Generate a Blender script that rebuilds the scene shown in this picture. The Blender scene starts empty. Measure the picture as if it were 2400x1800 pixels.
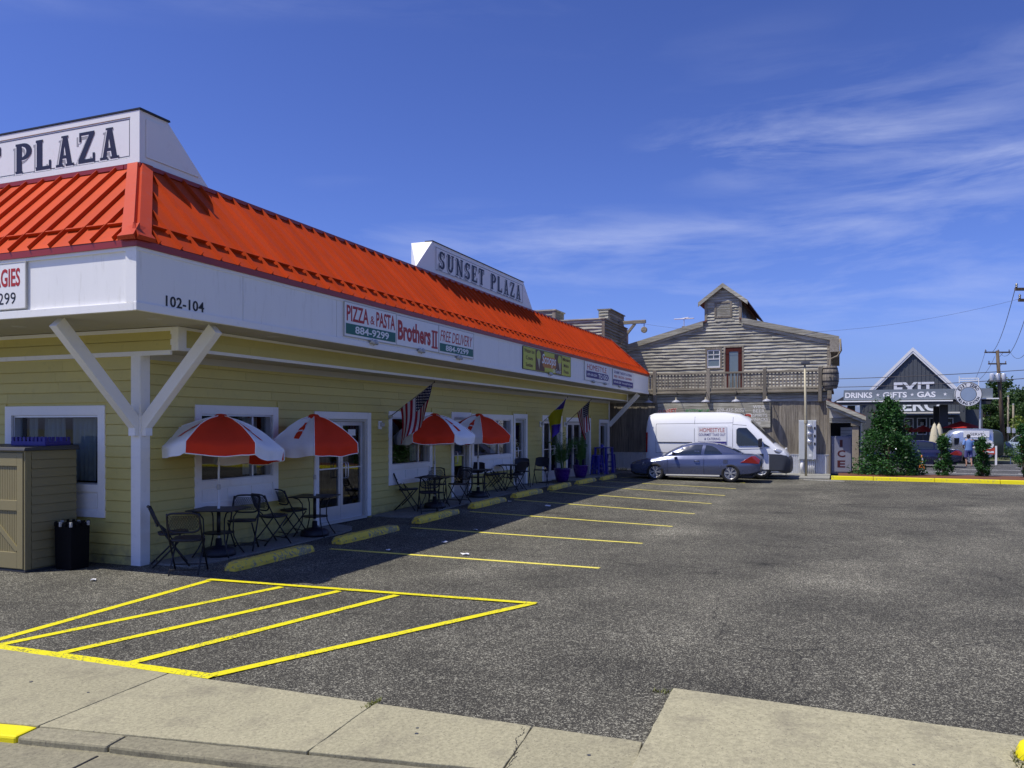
import bpy, bmesh, math, random
from mathutils import Vector, Matrix, noise as mnoise
random.seed(7)
PI = math.pi
sc = bpy.context.scene
COL = sc.collection
# ---------------------------------------------------------------- camera
# the scene frame is the plaza's: x runs along the long shop front (away from the street), y runs into the building, z up
CAM = (-8.919, -9.302, 2.0)
YAW = .3813
cam = bpy.data.cameras.new('camera'); camo = bpy.data.objects.new('camera', cam); COL.objects.link(camo)
camo.location = CAM
camo.rotation_euler = (PI / 2, 0, -(PI / 2 - YAW))
cam.sensor_width = 36; cam.lens = 36 * 1924 / 2400
cam.shift_y = (998.3 - 900) / 2400
cam.clip_end = 3000
sc.camera = camo
sc.render.resolution_x, sc.render.resolution_y = 1024, 768
# ---------------------------------------------------------------- light
LS = Vector((-.323, .377, 1.0)).normalized()          # towards the sun
SUN_EL = math.asin(LS.z); SUN_AZ = math.atan2(LS.x, LS.y)
sd = bpy.data.lights.new('sun', 'SUN'); so = bpy.data.objects.new('sun', sd); COL.objects.link(so)
sd.energy = 4.9; sd.angle = math.radians(.53); sd.color = (1, .945, .85)
so.rotation_euler = LS.to_track_quat('Z', 'Y').to_euler(); so.location = (0, 0, 30)
W = bpy.data.worlds.new('World'); sc.world = W; W.use_nodes = True
wn = W.node_tree.nodes; wl = W.node_tree.links; wn.clear()
def wnode(t, **k):
    n = wn.new(t)
    for a, b in k.items(): setattr(n, a, b)
    return n
sky = wnode('ShaderNodeTexSky', sky_type='NISHITA', sun_disc=False, sun_elevation=SUN_EL, sun_rotation=SUN_AZ,
            altitude=0, air_density=1.0, dust_density=.9, ozone_density=3.2)
grade = wnode('ShaderNodeMixRGB', blend_type='MULTIPLY'); grade.inputs[0].default_value = 1; grade.inputs[2].default_value = (.60, .71, 1.36, 1)
wl.new(sky.outputs[0], grade.inputs[1])
hs = wnode('ShaderNodeSeparateColor', mode='HSV'); wl.new(grade.outputs[0], hs.inputs[0]); vg = wnode('ShaderNodeMath', operation='POWER'); wl.new(hs.outputs[2], vg.inputs[0]); vg.inputs[1].default_value = 1.4
vs = wnode('ShaderNodeMath', operation='MULTIPLY'); wl.new(vg.outputs[0], vs.inputs[0]); vs.inputs[1].default_value = 7.0 ** -.4
hc_ = wnode('ShaderNodeCombineColor', mode='HSV'); wl.new(hs.outputs[0], hc_.inputs[0]); wl.new(hs.outputs[1], hc_.inputs[1]); wl.new(vs.outputs[0], hc_.inputs[2])
tc = wnode('ShaderNodeTexCoord'); sep = wnode('ShaderNodeSeparateXYZ'); wl.new(tc.outputs['Generated'], sep.inputs[0])
def wmath(op, a, b=None, c=None):
    n = wnode('ShaderNodeMath', operation=op)
    for i, v in enumerate((a, b, c)):
        if v is None: continue
        if hasattr(v, 'links') or hasattr(v, 'is_linked'): wl.new(v, n.inputs[i])
        else: n.inputs[i].default_value = v
    return n.outputs[0]
cmb = wnode('ShaderNodeMapping'); wl.new(tc.outputs['Generated'], cmb.inputs[0]); cmb.inputs['Rotation'].default_value = (.0, -.02, .3); cmb.inputs['Scale'].default_value = (2.7, 2.7, 15.0); cmb.inputs['Location'].default_value = (3.3, 7.1, .9)
n1 = wnode('ShaderNodeTexNoise'); n1.inputs['Scale'].default_value = 1.5; n1.inputs['Detail'].default_value = 9; n1.inputs['Roughness'].default_value = .60; n1.inputs['Distortion'].default_value = .35
wl.new(cmb.outputs[0], n1.inputs['Vector'])
n2 = wnode('ShaderNodeTexNoise'); n2.inputs['Scale'].default_value = .55; n2.inputs['Detail'].default_value = 2
wl.new(cmb.outputs[0], n2.inputs['Vector'])
mr = wnode('ShaderNodeMapRange'); mr.inputs['From Min'].default_value = .43; mr.inputs['From Max'].default_value = .84; wl.new(n1.outputs['Fac'], mr.inputs['Value'])
mr2 = wnode('ShaderNodeMapRange'); mr2.inputs['From Min'].default_value = .42; mr2.inputs['From Max'].default_value = .60; wl.new(n2.outputs['Fac'], mr2.inputs['Value'])
band = wnode('ShaderNodeValToRGB'); wl.new(sep.outputs[2], band.inputs[0]); be = band.color_ramp.elements
be[0].position = .05; be[0].color = (0, 0, 0, 1); be[1].position = .17; be[1].color = (.75, .75, .75, 1)
for p_, k_ in ((.30, 1), (.40, .35), (.62, .12), (1, .10)):
    q_ = be.new(p_); q_.color = (k_, k_, k_, 1)
cm = wmath('MULTIPLY', mr.outputs[0], mr2.outputs[0]); cm = wmath('MULTIPLY', cm, band.outputs[0]); cm = wmath('MULTIPLY', cm, .8)
cmix = wnode('ShaderNodeMixRGB'); wl.new(cm, cmix.inputs[0]); wl.new(hc_.outputs[0], cmix.inputs[1]); cmix.inputs[2].default_value = (6.0, 6.6, 9.0, 1)
bg = wnode('ShaderNodeBackground'); bg.inputs['Strength'].default_value = .108
wl.new(cmix.outputs[0], bg.inputs[0])
wo = wnode('ShaderNodeOutputWorld'); wl.new(bg.outputs[0], wo.inputs[0])
sc.view_settings.view_transform = 'Standard'; sc.view_settings.look = 'None'; sc.view_settings.gamma = 1
sc.view_settings.exposure = 0; sc.view_settings.use_curve_mapping = False
sc.render.engine = 'CYCLES'
sc.cycles.max_bounces = 8; sc.cycles.transparent_max_bounces = 12
sc.cycles.use_denoising = True
sc.cycles.sample_clamp_indirect = 6

# ---------------------------------------------------------------- materials
MATS = {}
def newmat(name):
    m = bpy.data.materials.new(name); m.use_nodes = True
    nt = m.node_tree; nt.nodes.clear()
    out = nt.nodes.new('ShaderNodeOutputMaterial'); b = nt.nodes.new('ShaderNodeBsdfPrincipled')
    nt.links.new(b.outputs[0], out.inputs[0]); MATS[name] = m
    return m, nt, b
def nd(nt, t, ins=None, **k):
    n = nt.nodes.new(t)
    for a, v in k.items(): setattr(n, a, v)
    for a, v in (ins or {}).items():
        if hasattr(v, 'is_linked'): nt.links.new(v, n.inputs[a])
        else: n.inputs[a].default_value = v
    return n
def c4(c, k=1): return (c[0] * k, c[1] * k, c[2] * k, 1)
def coords(nt, scale=(1, 1, 1), kind='Object'):
    t = nd(nt, 'ShaderNodeTexCoord')
    return nd(nt, 'ShaderNodeMapping', {'Vector': t.outputs[kind], 'Scale': scale}).outputs[0]
def ramp(nt, fac, stops):
    r = nd(nt, 'ShaderNodeValToRGB', {'Fac': fac}); e = r.color_ramp.elements
    while len(e) > 1: e.remove(e[-1])
    e[0].position = stops[0][0]; e[0].color = c4(stops[0][1])
    for p, c in stops[1:]:
        x = e.new(p); x.color = c4(c)
    return r.outputs[0]
def mix(nt, fac, a, b, mode='MIX'):
    m = nd(nt, 'ShaderNodeMixRGB', blend_type=mode)
    for i, v in ((0, fac), (1, a), (2, b)):
        if hasattr(v, 'is_linked'): nt.links.new(v, m.inputs[i])
        else: m.inputs[i].default_value = v if i == 0 else c4(v) if len(v) == 3 else v
    return m.outputs[0]
def noise(nt, vec, scale, detail=4, rough=.55, dist=0):
    return nd(nt, 'ShaderNodeTexNoise', {'Vector': vec, 'Scale': scale, 'Detail': detail, 'Roughness': rough, 'Distortion': dist}).outputs['Fac']
def bump(nt, b, h, strength, dist=.01):
    n = nd(nt, 'ShaderNodeBump', {'Height': h, 'Strength': strength, 'Distance': dist}); nt.links.new(n.outputs[0], b.inputs['Normal'])
def pm(name, col, rough=.6, var=.12, scale=4, bumpk=.15, bscale=60, metal=0, spec=.5, stretch=(1, 1, 1), objvar=0, dirt=None, coat=0, splash=None):
    """a plain painted or moulded surface: colour drift, fine relief, optional dirt and a tint that differs from piece to piece"""
    if name in MATS: return MATS[name]
    m, nt, b = newmat(name)
    v = coords(nt, stretch)
    n = noise(nt, v, scale, 5, .6)
    c = mix(nt, n, c4(col, 1 - var), c4(col, 1 + var))
    if dirt:
        n2 = noise(nt, v, scale * 2.7, 6, .7)
        f = nd(nt, 'ShaderNodeMapRange', {'Value': n2, 'From Min': .56, 'From Max': .78}).outputs[0]
        f = nd(nt, 'ShaderNodeMath', {0: f, 1: dirt[1]}, operation='MULTIPLY').outputs[0]
        c = mix(nt, f, c, c4(dirt[0]))
    if splash:                                                     # soil thrown up by rain along the foot of a wall
        z_ = nd(nt, 'ShaderNodeSeparateXYZ', {0: nd(nt, 'ShaderNodeTexCoord').outputs['Object']}).outputs[2]
        f = nd(nt, 'ShaderNodeMapRange', {'Value': z_, 'From Min': .02, 'From Max': .42, 'To Min': 1, 'To Max': 0}).outputs[0]
        f = nd(nt, 'ShaderNodeMath', {0: f, 1: nd(nt, 'ShaderNodeMapRange', {'Value': noise(nt, v, 7, 6, .7), 'From Min': .35, 'From Max': .7}).outputs[0]}, operation='MULTIPLY').outputs[0]
        c = mix(nt, f, c, c4(splash))
    if objvar:
        oi = nd(nt, 'ShaderNodeObjectInfo')
        k = nd(nt, 'ShaderNodeMapRange', {'Value': oi.outputs['Random'], 'To Min': 1 - objvar, 'To Max': 1 + objvar}).outputs[0]
        h = nd(nt, 'ShaderNodeHueSaturation', {'Value': k, 'Color': c}); c = h.outputs[0]
    nt.links.new(c, b.inputs['Base Color'])
    r = nd(nt, 'ShaderNodeMapRange', {'Value': n, 'To Min': max(.02, rough - .08), 'To Max': min(1, rough + .08)}).outputs[0]
    nt.links.new(r, b.inputs['Roughness'])
    b.inputs['Metallic'].default_value = metal; b.inputs['Specular IOR Level'].default_value = spec
    if coat: b.inputs['Coat Weight'].default_value = coat; b.inputs['Coat Roughness'].default_value = .06
    if bumpk: bump(nt, b, noise(nt, v, bscale, 3), bumpk, .004)
    return m
def asphalt(name, base, light, dark, sc1=95., patch=.35):
    m, nt, b = newmat(name); v = coords(nt)
    vo = nd(nt, 'ShaderNodeTexVoronoi', {'Vector': v, 'Scale': sc1}); rnd = nd(nt, 'ShaderNodeSeparateColor', {'Color': vo.outputs['Color']}).outputs[0]
    vo2 = nd(nt, 'ShaderNodeTexVoronoi', {'Vector': v, 'Scale': sc1 * .48}); rnd2 = nd(nt, 'ShaderNodeSeparateColor', {'Color': vo2.outputs['Color']}).outputs[1]
    c = ramp(nt, rnd, [(0, dark), (.5, base), (.82, c4(base, 1.35)[:3]), (.93, light), (1, c4(light, 1.4)[:3])])
    c = mix(nt, nd(nt, 'ShaderNodeMapRange', {'Value': rnd2, 'From Min': .91, 'From Max': .96}).outputs[0], c, light)
    big = noise(nt, v, .55, 5, .6); sm = noise(nt, v, 5, 5, .65)
    k = nd(nt, 'ShaderNodeMapRange', {'Value': big, 'From Min': .3, 'From Max': .7, 'To Min': 1 - patch, 'To Max': 1 + patch}).outputs[0]
    k2 = nd(nt, 'ShaderNodeMapRange', {'Value': sm, 'From Min': .3, 'From Max': .7, 'To Min': .82, 'To Max': 1.18}).outputs[0]
    kk = nd(nt, 'ShaderNodeMath', {0: k, 1: k2}, operation='MULTIPLY').outputs[0]
    # oil drips and old tyre marks
    st = noise(nt, coords(nt, (1.2, .35, 1)), 1.3, 4, .6)
    st = nd(nt, 'ShaderNodeMapRange', {'Value': st, 'From Min': .62, 'From Max': .74, 'To Min': 1, 'To Max': .62}).outputs[0]
    kk = nd(nt, 'ShaderNodeMath', {0: kk, 1: st}, operation='MULTIPLY').outputs[0]
    # drips where parked engines stand: one loose spot per bay
    ov_ = nd(nt, 'ShaderNodeTexVoronoi', {'Vector': coords(nt, (.372, .30, 1)), 'Scale': 1.0, 'Randomness': .7}).outputs['Distance']
    ov_ = nd(nt, 'ShaderNodeMath', {0: ov_, 1: nd(nt, 'ShaderNodeMath', {0: noise(nt, v, 6, 5, .7), 1: .22}, operation='MULTIPLY').outputs[0]}, operation='ADD').outputs[0]
    ov_ = nd(nt, 'ShaderNodeMapRange', {'Value': ov_, 'From Min': .14, 'From Max': .27, 'To Min': .55, 'To Max': 1}).outputs[0]
    kk = nd(nt, 'ShaderNodeMath', {0: kk, 1: ov_}, operation='MULTIPLY').outputs[0]
    # pale worn wheel lanes and fine dark cracks
    ln = nd(nt, 'ShaderNodeMapRange', {'Value': noise(nt, coords(nt, (.16, .42, 1)), 1.0, 3, .5), 'From Min': .52, 'From Max': .68, 'To Min': 1, 'To Max': 1.45}).outputs[0]
    kk = nd(nt, 'ShaderNodeMath', {0: kk, 1: ln}, operation='MULTIPLY').outputs[0]
    wob = nd(nt, 'ShaderNodeVectorMath', {0: v, 1: nd(nt, 'ShaderNodeVectorMath', {0: nd(nt, 'ShaderNodeTexNoise', {'Vector': v, 'Scale': 1.6, 'Detail': 5}).outputs['Color'], 1: (.7, .7, 0)}, operation='MULTIPLY').outputs[0]}, operation='ADD').outputs[0]
    ck = nd(nt, 'ShaderNodeTexVoronoi', {'Vector': wob, 'Scale': .17}, feature='DISTANCE_TO_EDGE').outputs['Distance']
    ck = nd(nt, 'ShaderNodeMapRange', {'Value': ck, 'From Min': .0, 'From Max': .0035, 'To Min': .45, 'To Max': 1}).outputs[0]
    kk = nd(nt, 'ShaderNodeMath', {0: kk, 1: ck}, operation='MULTIPLY').outputs[0]
    c = nd(nt, 'ShaderNodeHueSaturation', {'Value': kk, 'Color': c}).outputs[0]
    nt.links.new(c, b.inputs['Base Color']); b.inputs['Roughness'].default_value = .88; b.inputs['Specular IOR Level'].default_value = .3
    bump(nt, b, vo.outputs['Distance'], .5, .008)
    return m
asphalt('asphalt', (.060, .056, .042), (.26, .25, .19), (.018, .017, .014), 138., .34)
asphalt('asphalt_far', (.065, .064, .062), (.16, .16, .155), (.035, .035, .034), 60, .2)
def concrete(name, col, wear=(.12, .105, .08)):
    m, nt, b = newmat(name); v = coords(nt)
    a = noise(nt, v, 1.1, 6, .62); f = noise(nt, v, 34, 5, .7); s = noise(nt, v, 78, 3, .6)
    c = mix(nt, a, c4(col, .72), c4(col, 1.22)); c = mix(nt, .5, c, ramp(nt, f, [(.34, c4(col, .55)[:3]), (.66, c4(col, 1.4)[:3])]))
    pit = nd(nt, 'ShaderNodeMapRange', {'Value': s, 'From Min': .615, 'From Max': .66}).outputs[0]
    pit = nd(nt, 'ShaderNodeMath', {0: pit, 1: .8}, operation='MULTIPLY').outputs[0]
    c = mix(nt, pit, c, wear)
    st = nd(nt, 'ShaderNodeMapRange', {'Value': noise(nt, v, 2.6, 7, .72), 'From Min': .5, 'From Max': .78}).outputs[0]
    c = mix(nt, nd(nt, 'ShaderNodeMath', {0: st, 1: .62}, operation='MULTIPLY').outputs[0], c, wear)
    oi = nd(nt, 'ShaderNodeObjectInfo'); k = nd(nt, 'ShaderNodeMapRange', {'Value': oi.outputs['Random'], 'To Min': .9, 'To Max': 1.1}).outputs[0]
    c = nd(nt, 'ShaderNodeHueSaturation', {'Value': k, 'Color': c}).outputs[0]
    nt.links.new(c, b.inputs['Base Color']); b.inputs['Roughness'].default_value = .9; b.inputs['Specular IOR Level'].default_value = .25
    bump(nt, b, f, .35, .006)
concrete('concrete', (.325, .30, .19)); concrete('concrete_walk', (.26, .26, .235)); concrete('concrete_kerb', (.25, .23, .15))
def worn_paint(name, col, under, amount=.55, scale=22, rough=.6):
    m, nt, b = newmat(name); v = coords(nt)
    n = noise(nt, v, scale, 6, .75); n2 = noise(nt, v, 2.2, 3, .5)
    s = nd(nt, 'ShaderNodeMath', {0: n, 1: nd(nt, 'ShaderNodeMath', {0: n2, 1: .35}, operation='MULTIPLY').outputs[0]}, operation='ADD').outputs[0]
    f = nd(nt, 'ShaderNodeMapRange', {'Value': s, 'From Min': amount + .12, 'From Max': amount + .2}).outputs[0]
    c = mix(nt, f, mix(nt, n2, c4(col, .88), c4(col, 1.1)), under)
    nt.links.new(c, b.inputs['Base Color']); b.inputs['Roughness'].default_value = rough
    bump(nt, b, noise(nt, v, 90, 3), .4, .004)
worn_paint('line_yellow', (.74, .66, .0), (.10, .095, .05), .605, 42)
worn_paint('line_pale', (.78, .68, .10), (.12, .115, .09), .62, 30)
worn_paint('line_white', (.62, .62, .58), (.09, .09, .085), .62, 30)
worn_paint('stop_yellow', (.86, .62, .07), (.30, .27, .17), .56, 16, .85)
worn_paint('kerb_yellow', (.76, .66, .0), (.30, .27, .1), .62, 14, .75)
def wood(name, light, dark, axis=1, objvar=.22, streak=26.):
    """silvered timber: long streaks along the grain, knots and a tint per board"""
    m, nt, b = newmat(name)
    s = [streak, streak, streak]; s[axis] = 1.1
    v = coords(nt, tuple(s)); oi = nd(nt, 'ShaderNodeObjectInfo')
    off = nd(nt, 'ShaderNodeVectorMath', {0: v, 1: nd(nt, 'ShaderNodeVectorMath', {0: oi.outputs['Location'], 1: (1, 1, 1)}, operation='MULTIPLY').outputs[0]}, operation='ADD').outputs[0]
    n = noise(nt, off, 1, 6, .7, .6); n2 = noise(nt, coords(nt, (1, 1, 1)), 1.3, 4, .6)
    c = ramp(nt, n, [(.28, dark), (.48, tuple((a + d) / 2 for a, d in zip(light, dark))), (.66, light), (.9, c4(light, 1.18)[:3])])
    c = mix(nt, nd(nt, 'ShaderNodeMapRange', {'Value': n2, 'From Min': .4, 'From Max': .75, 'To Min': 0, 'To Max': .5}).outputs[0], c, c4(dark, 1.2))
    k = nd(nt, 'ShaderNodeMapRange', {'Value': oi.outputs['Random'], 'To Min': 1 - objvar, 'To Max': 1 + objvar}).outputs[0]
    c = nd(nt, 'ShaderNodeHueSaturation', {'Value': k, 'Color': c}).outputs[0]
    nt.links.new(c, b.inputs['Base Color']); b.inputs['Roughness'].default_value = .88; b.inputs['Specular IOR Level'].default_value = .2
    bump(nt, b, n, .6, .012)
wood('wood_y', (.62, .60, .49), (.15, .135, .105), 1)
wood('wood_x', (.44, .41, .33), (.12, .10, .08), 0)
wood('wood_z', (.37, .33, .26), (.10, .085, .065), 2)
wood('wood_beam', (.40, .36, .27), (.12, .10, .075), 1, .12)
wood('pole_wood', (.17, .13, .09), (.07, .05, .035), 2, .05)
wood('door_wood', (.10, .024, .02), (.05, .012, .01), 2, .05)
pm('siding', (.59, .505, .155), .55, .07, 3, .25, 40, objvar=.05, dirt=((.32, .28, .09), .35), splash=(.20, .175, .10))
pm('trim', (.86, .85, .82), .5, .04, 3, .12, 50, dirt=((.52, .52, .5), .35))
pm('fascia_white', (.86, .85, .82), .5, .05, 1.5, .10, 50, dirt=((.55, .53, .47), .55), stretch=(3, 3, .4))
pm('lamp_enamel', (.36, .37, .41), .4, .08, 6, .04, 30)
pm('trim_grey', (.50, .49, .45), .6, .06, 3, .12, 50)
pm('soffit', (.44, .42, .35), .65, .06, 2.4, .12, 60, objvar=.04, dirt=((.42, .41, .37), .4))
pm('sign_white', (.84, .83, .81), .45, .03, 2, .03, 40, dirt=((.6, .59, .56), .3))
pm('roof_red', (.49, .055, .006), .55, .18, 1.6, .05, 9, spec=.14, objvar=.10, dirt=((.33, .05, .022), .7), stretch=(2.2, .7, .7))
pm('roof_red_dark', (.30, .028, .022), .4, .12, 3, .06, 20)
pm('hip_red', (.48, .062, .022), .55, .12, 3, .08, 14, spec=.15, dirt=((.36, .10, .08), .6))
pm('alu', (.66, .67, .70), .38, .05, 6, .04, 90, metal=.6)
pm('black_metal', (.012, .012, .015), .45, .15, 8, .08, 80)
pm('black_plastic', (.016, .016, .024), .5, .2, 8, .1, 70)
pm('white_metal', (.78, .78, .76), .4, .05, 6, .04, 80)
pm('navy_paint', (.014, .013, .038), .5, .1, 8, 0)
pm('grey_paint', (.34, .34, .35), .55, .08, 8, 0)
pm('ink_black', (.012, .012, .014), .5, .1, 8, 0)
pm('ink_red', (.42, .022, .018), .5, .08, 8, 0)
pm('ink_maroon', (.07, .010, .012), .5, .1, 8, 0)
pm('ink_green', (.01, .13, .10), .5, .08, 8, 0)
pm('ink_white', (.82, .82, .82), .5, .03, 8, 0)
pm('ink_navy', (.035, .03, .20), .5, .08, 8, 0)
pm('ink_lime', (.55, .56, .06), .5, .06, 8, 0)
pm('ink_brown', (.12, .045, .02), .5, .2, 6, 0)
pm('ink_orange', (.55, .20, .02), .5, .1, 6, 0)
pm('paint_green', (.04, .30, .08), .6, .1, 8, 0)
pm('paint_red', (.50, .06, .03), .7, .2, 12, .1, 60)
pm('paint_white', (.72, .70, .64), .7, .1, 12, .1, 60)
pm('fabric_red', (.74, .050, .016), .8, .10, 5, .25, 120, spec=.2)
pm('fabric_white', (.90, .90, .90), .8, .05, 5, .25, 120, spec=.2)
pm('fabric_cream', (.58, .52, .36), .85, .08, 5, .25, 120, spec=.2)
pm('fabric_blue', (.012, .012, .05), .8, .1, 5, .2, 120, spec=.2)
pm('fabric_purple', (.07, .04, .36), .75, .12, 5, .2, 120, spec=.2)
pm('fabric_gold', (.44, .42, .02), .75, .12, 5, .2, 120, spec=.2)
pm('flag_red', (.32, .012, .03), .75, .1, 5, .2, 120, spec=.2)
pm('flag_white', (.62, .58, .62), .75, .06, 5, .2, 120, spec=.2)
pm('curtain', (.50, .56, .58), .85, .12, 5, .1, 30)
pm('shed_resin', (.25, .212, .10), .55, .06, 4, .12, 60)
pm('shed_lid', (.05, .05, .05), .5, .2, 4, .2, 30)
pm('crate_blue', (.03, .02, .22), .45, .1, 6, .05, 40)
pm('bin_black', (.005, .005, .006), .6, .3, 20, .5, 40, spec=.15)
pm('metal_pipe', (.42, .38, .26), .55, .12, 8, .1, 50, metal=.2, dirt=((.25, .14, .06), .5))
pm('galv', (.60, .62, .66), .42, .10, 6, .08, 30, metal=.35, dirt=((.4, .36, .3), .3))
pm('meter_grey', (.52, .55, .55), .5, .06, 6, .06, 40, dirt=((.3, .28, .24), .3))
pm('ice_grey', (.23, .24, .30), .5, .06, 4, .06, 40)
pm('stone', (.33, .28, .21), .9, .25, 9, .6, 18)
pm('brown_roof', (.15, .055, .04), .6, .2, 9, .3, 30)
pm('dark_shingle', (.05, .052, .058), .85, .2, 12, .3, 40)
pm('ez_grey', (.085, .095, .105), .7, .08, 3, .1, 40, objvar=.06)
pm('ez_band', (.19, .22, .25), .6, .06, 3, .05, 40)
pm('ez_blue', (.30, .38, .50), .55, .06, 3, .05, 40)
pm('ez_dark', (.03, .032, .036), .6, .1, 3, .05, 40)
pm('cone_orange', (.75, .22, .01), .5, .08, 6, .05, 40)
pm('pot_purple', (.055, .012, .17), .28, .12, 4, .04, 30, coat=.4)
pm('stool_blue', (.03, .03, .34), .3, .15, 6, .05, 30, coat=.4)
pm('soil', (.05, .03, .018), .95, .3, 20, .5, 40)
pm('mulch', (.13, .05, .022), .95, .45, 28, .9, 70)
pm('dry_ground', (.11, .115, .055), .95, .25, .4, .3, 6)
pm('tar', (.022, .021, .019), .75, .3, 12, .3, 60)
pm('paper', (.80, .80, .78), .8, .05, 8, .1, 40)
pm('skin', (.45, .25, .17), .55, .08, 9, .05, 60)
pm('hair', (.03, .022, .018), .6, .2, 20, .2, 90)
pm('shirt_blue', (.13, .23, .48), .85, .1, 9, .3, 60)
pm('shorts_blue', (.09, .09, .25), .85, .1, 9, .3, 60)
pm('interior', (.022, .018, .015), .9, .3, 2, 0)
pm('tyre', (.018, .018, .018), .85, .2, 9, .2, 60)
pm('rim', (.58, .57, .55), .32, .08, 9, .02, 60, metal=.7)
pm('van_white', (.80, .81, .82), .32, .03, 2, 0, coat=.6, dirt=((.62, .6, .56), .25))
pm('car_blue', (.095, .112, .19), .26, .04, 2, 0, metal=.45, coat=.8)
pm('dark_car_paint', (.012, .013, .05), .25, .05, 2, 0, metal=.3, coat=.8)
pm('bumper_grey', (.05, .055, .065), .55, .1, 6, .1, 60)
pm('lamp_amber', (.65, .22, .03), .15, .05, 6, 0, coat=.5)
pm('lamp_red', (.30, .012, .010), .12, .1, 6, 0, coat=.7)
pm('lamp_clear', (.55, .56, .58), .12, .1, 6, 0, metal=.4, coat=.7)
pm('insulator', (.07, .06, .055), .3, .1, 6, 0)
pm('trailer_alu', (.55, .58, .60), .26, .08, 3, .05, 20, metal=.8)
pm('trailer_dark', (.06, .075, .06), .35, .1, 3, .05, 20, metal=.4)
pm('car_window', (.02, .026, .03), .05, .1, 3, 0, spec=.9)
pm('dark_screen', (.01, .012, .016), .12, .1, 3, 0)
def leafmat(name, a, b_, trans=.25):
    m, nt, b = newmat(name)
    g = nd(nt, 'ShaderNodeNewGeometry')
    c = mix(nt, g.outputs['Random Per Island'], a, b_)
    nt.links.new(c, b.inputs['Base Color']); b.inputs['Roughness'].default_value = .5; b.inputs['Specular IOR Level'].default_value = .35
    t = nd(nt, 'ShaderNodeBsdfTranslucent'); nt.links.new(c, t.inputs[0])
    ms = nd(nt, 'ShaderNodeMixShader', {0: trans}); nt.links.new(b.outputs[0], ms.inputs[1]); nt.links.new(t.outputs[0], ms.inputs[2])
    nt.links.new(ms.outputs[0], [n for n in nt.nodes if n.type == 'OUTPUT_MATERIAL'][0].inputs[0])
leafmat('leaf', (.022, .062, .014), (.085, .165, .035)); leafmat('leaf_shrub', (.012, .055, .012), (.05, .15, .03))
leafmat('leaf_palm', (.03, .10, .02), (.09, .19, .05)); leafmat('leaf_tree', (.018, .05, .012), (.07, .125, .03))
leafmat('leaf_lime', (.10, .16, .02), (.22, .27, .04)); leafmat('leaf_rust', (.22, .06, .015), (.30, .15, .03)); leafmat('grass_blade', (.09, .12, .02), (.2, .2, .04))
def glassmat(name, tint, ior=1.6, rough=.02):
    m = bpy.data.materials.new(name); m.use_nodes = True; nt = m.node_tree; nt.nodes.clear(); MATS[name] = m
    out = nd(nt, 'ShaderNodeOutputMaterial'); gm_ = nd(nt, 'ShaderNodeNewGeometry'); ex = nd(nt, 'ShaderNodeMath', {0: gm_.outputs['Backfacing'], 1: -2.0, 2: 1.0}, operation='MULTIPLY_ADD'); fr = nd(nt, 'ShaderNodeFresnel', {'IOR': nd(nt, 'ShaderNodeMath', {0: ior, 1: ex.outputs[0]}, operation='POWER').outputs[0]})
    t = nd(nt, 'ShaderNodeBsdfTransparent', {'Color': c4(tint)}); g = nd(nt, 'ShaderNodeBsdfGlossy', {'Roughness': rough, 'Color': (.95, .97, 1, 1)})
    ms = nd(nt, 'ShaderNodeMixShader', {0: fr.outputs[0], 1: t.outputs[0], 2: g.outputs[0]}); nt.links.new(ms.outputs[0], out.inputs[0])
glassmat('glass', (.60, .64, .64), 1.62); glassmat('car_glass', (.30, .34, .36), 1.7)
# ---------------------------------------------------------------- helpers
def empty(name, loc=(0, 0, 0), rz=0):
    o = bpy.data.objects.new(name, None); COL.objects.link(o); o.location = loc; o.rotation_euler = (0, 0, rz); o.empty_display_size = .1
    return o
def tag(o, label=None, cat=None, group=None, kind=None):
    for k, v in (('label', label), ('category', cat), ('group', group), ('kind', kind)):
        if v: o[k] = v
    return o
def thing(name, label, cat, loc=(0, 0, 0), rz=0, group=None):
    return tag(empty(name, loc, rz), label, cat, group)
KIDS = {}
def link(name, me, mat, parent=None):
    o = bpy.data.objects.new(name, me); COL.objects.link(o)
    if mat and not me.materials: me.materials.append(MATS[mat])
    if parent is not None: o.parent = parent; KIDS.setdefault(parent.name, []).append(o)
    return o
def copy_tree(o, parent=None):
    c = o.copy(); COL.objects.link(c)
    if parent is not None: c.parent = parent; KIDS.setdefault(parent.name, []).append(c)
    for ch in KIDS.get(o.name, []): copy_tree(ch, c)
    return c
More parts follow.
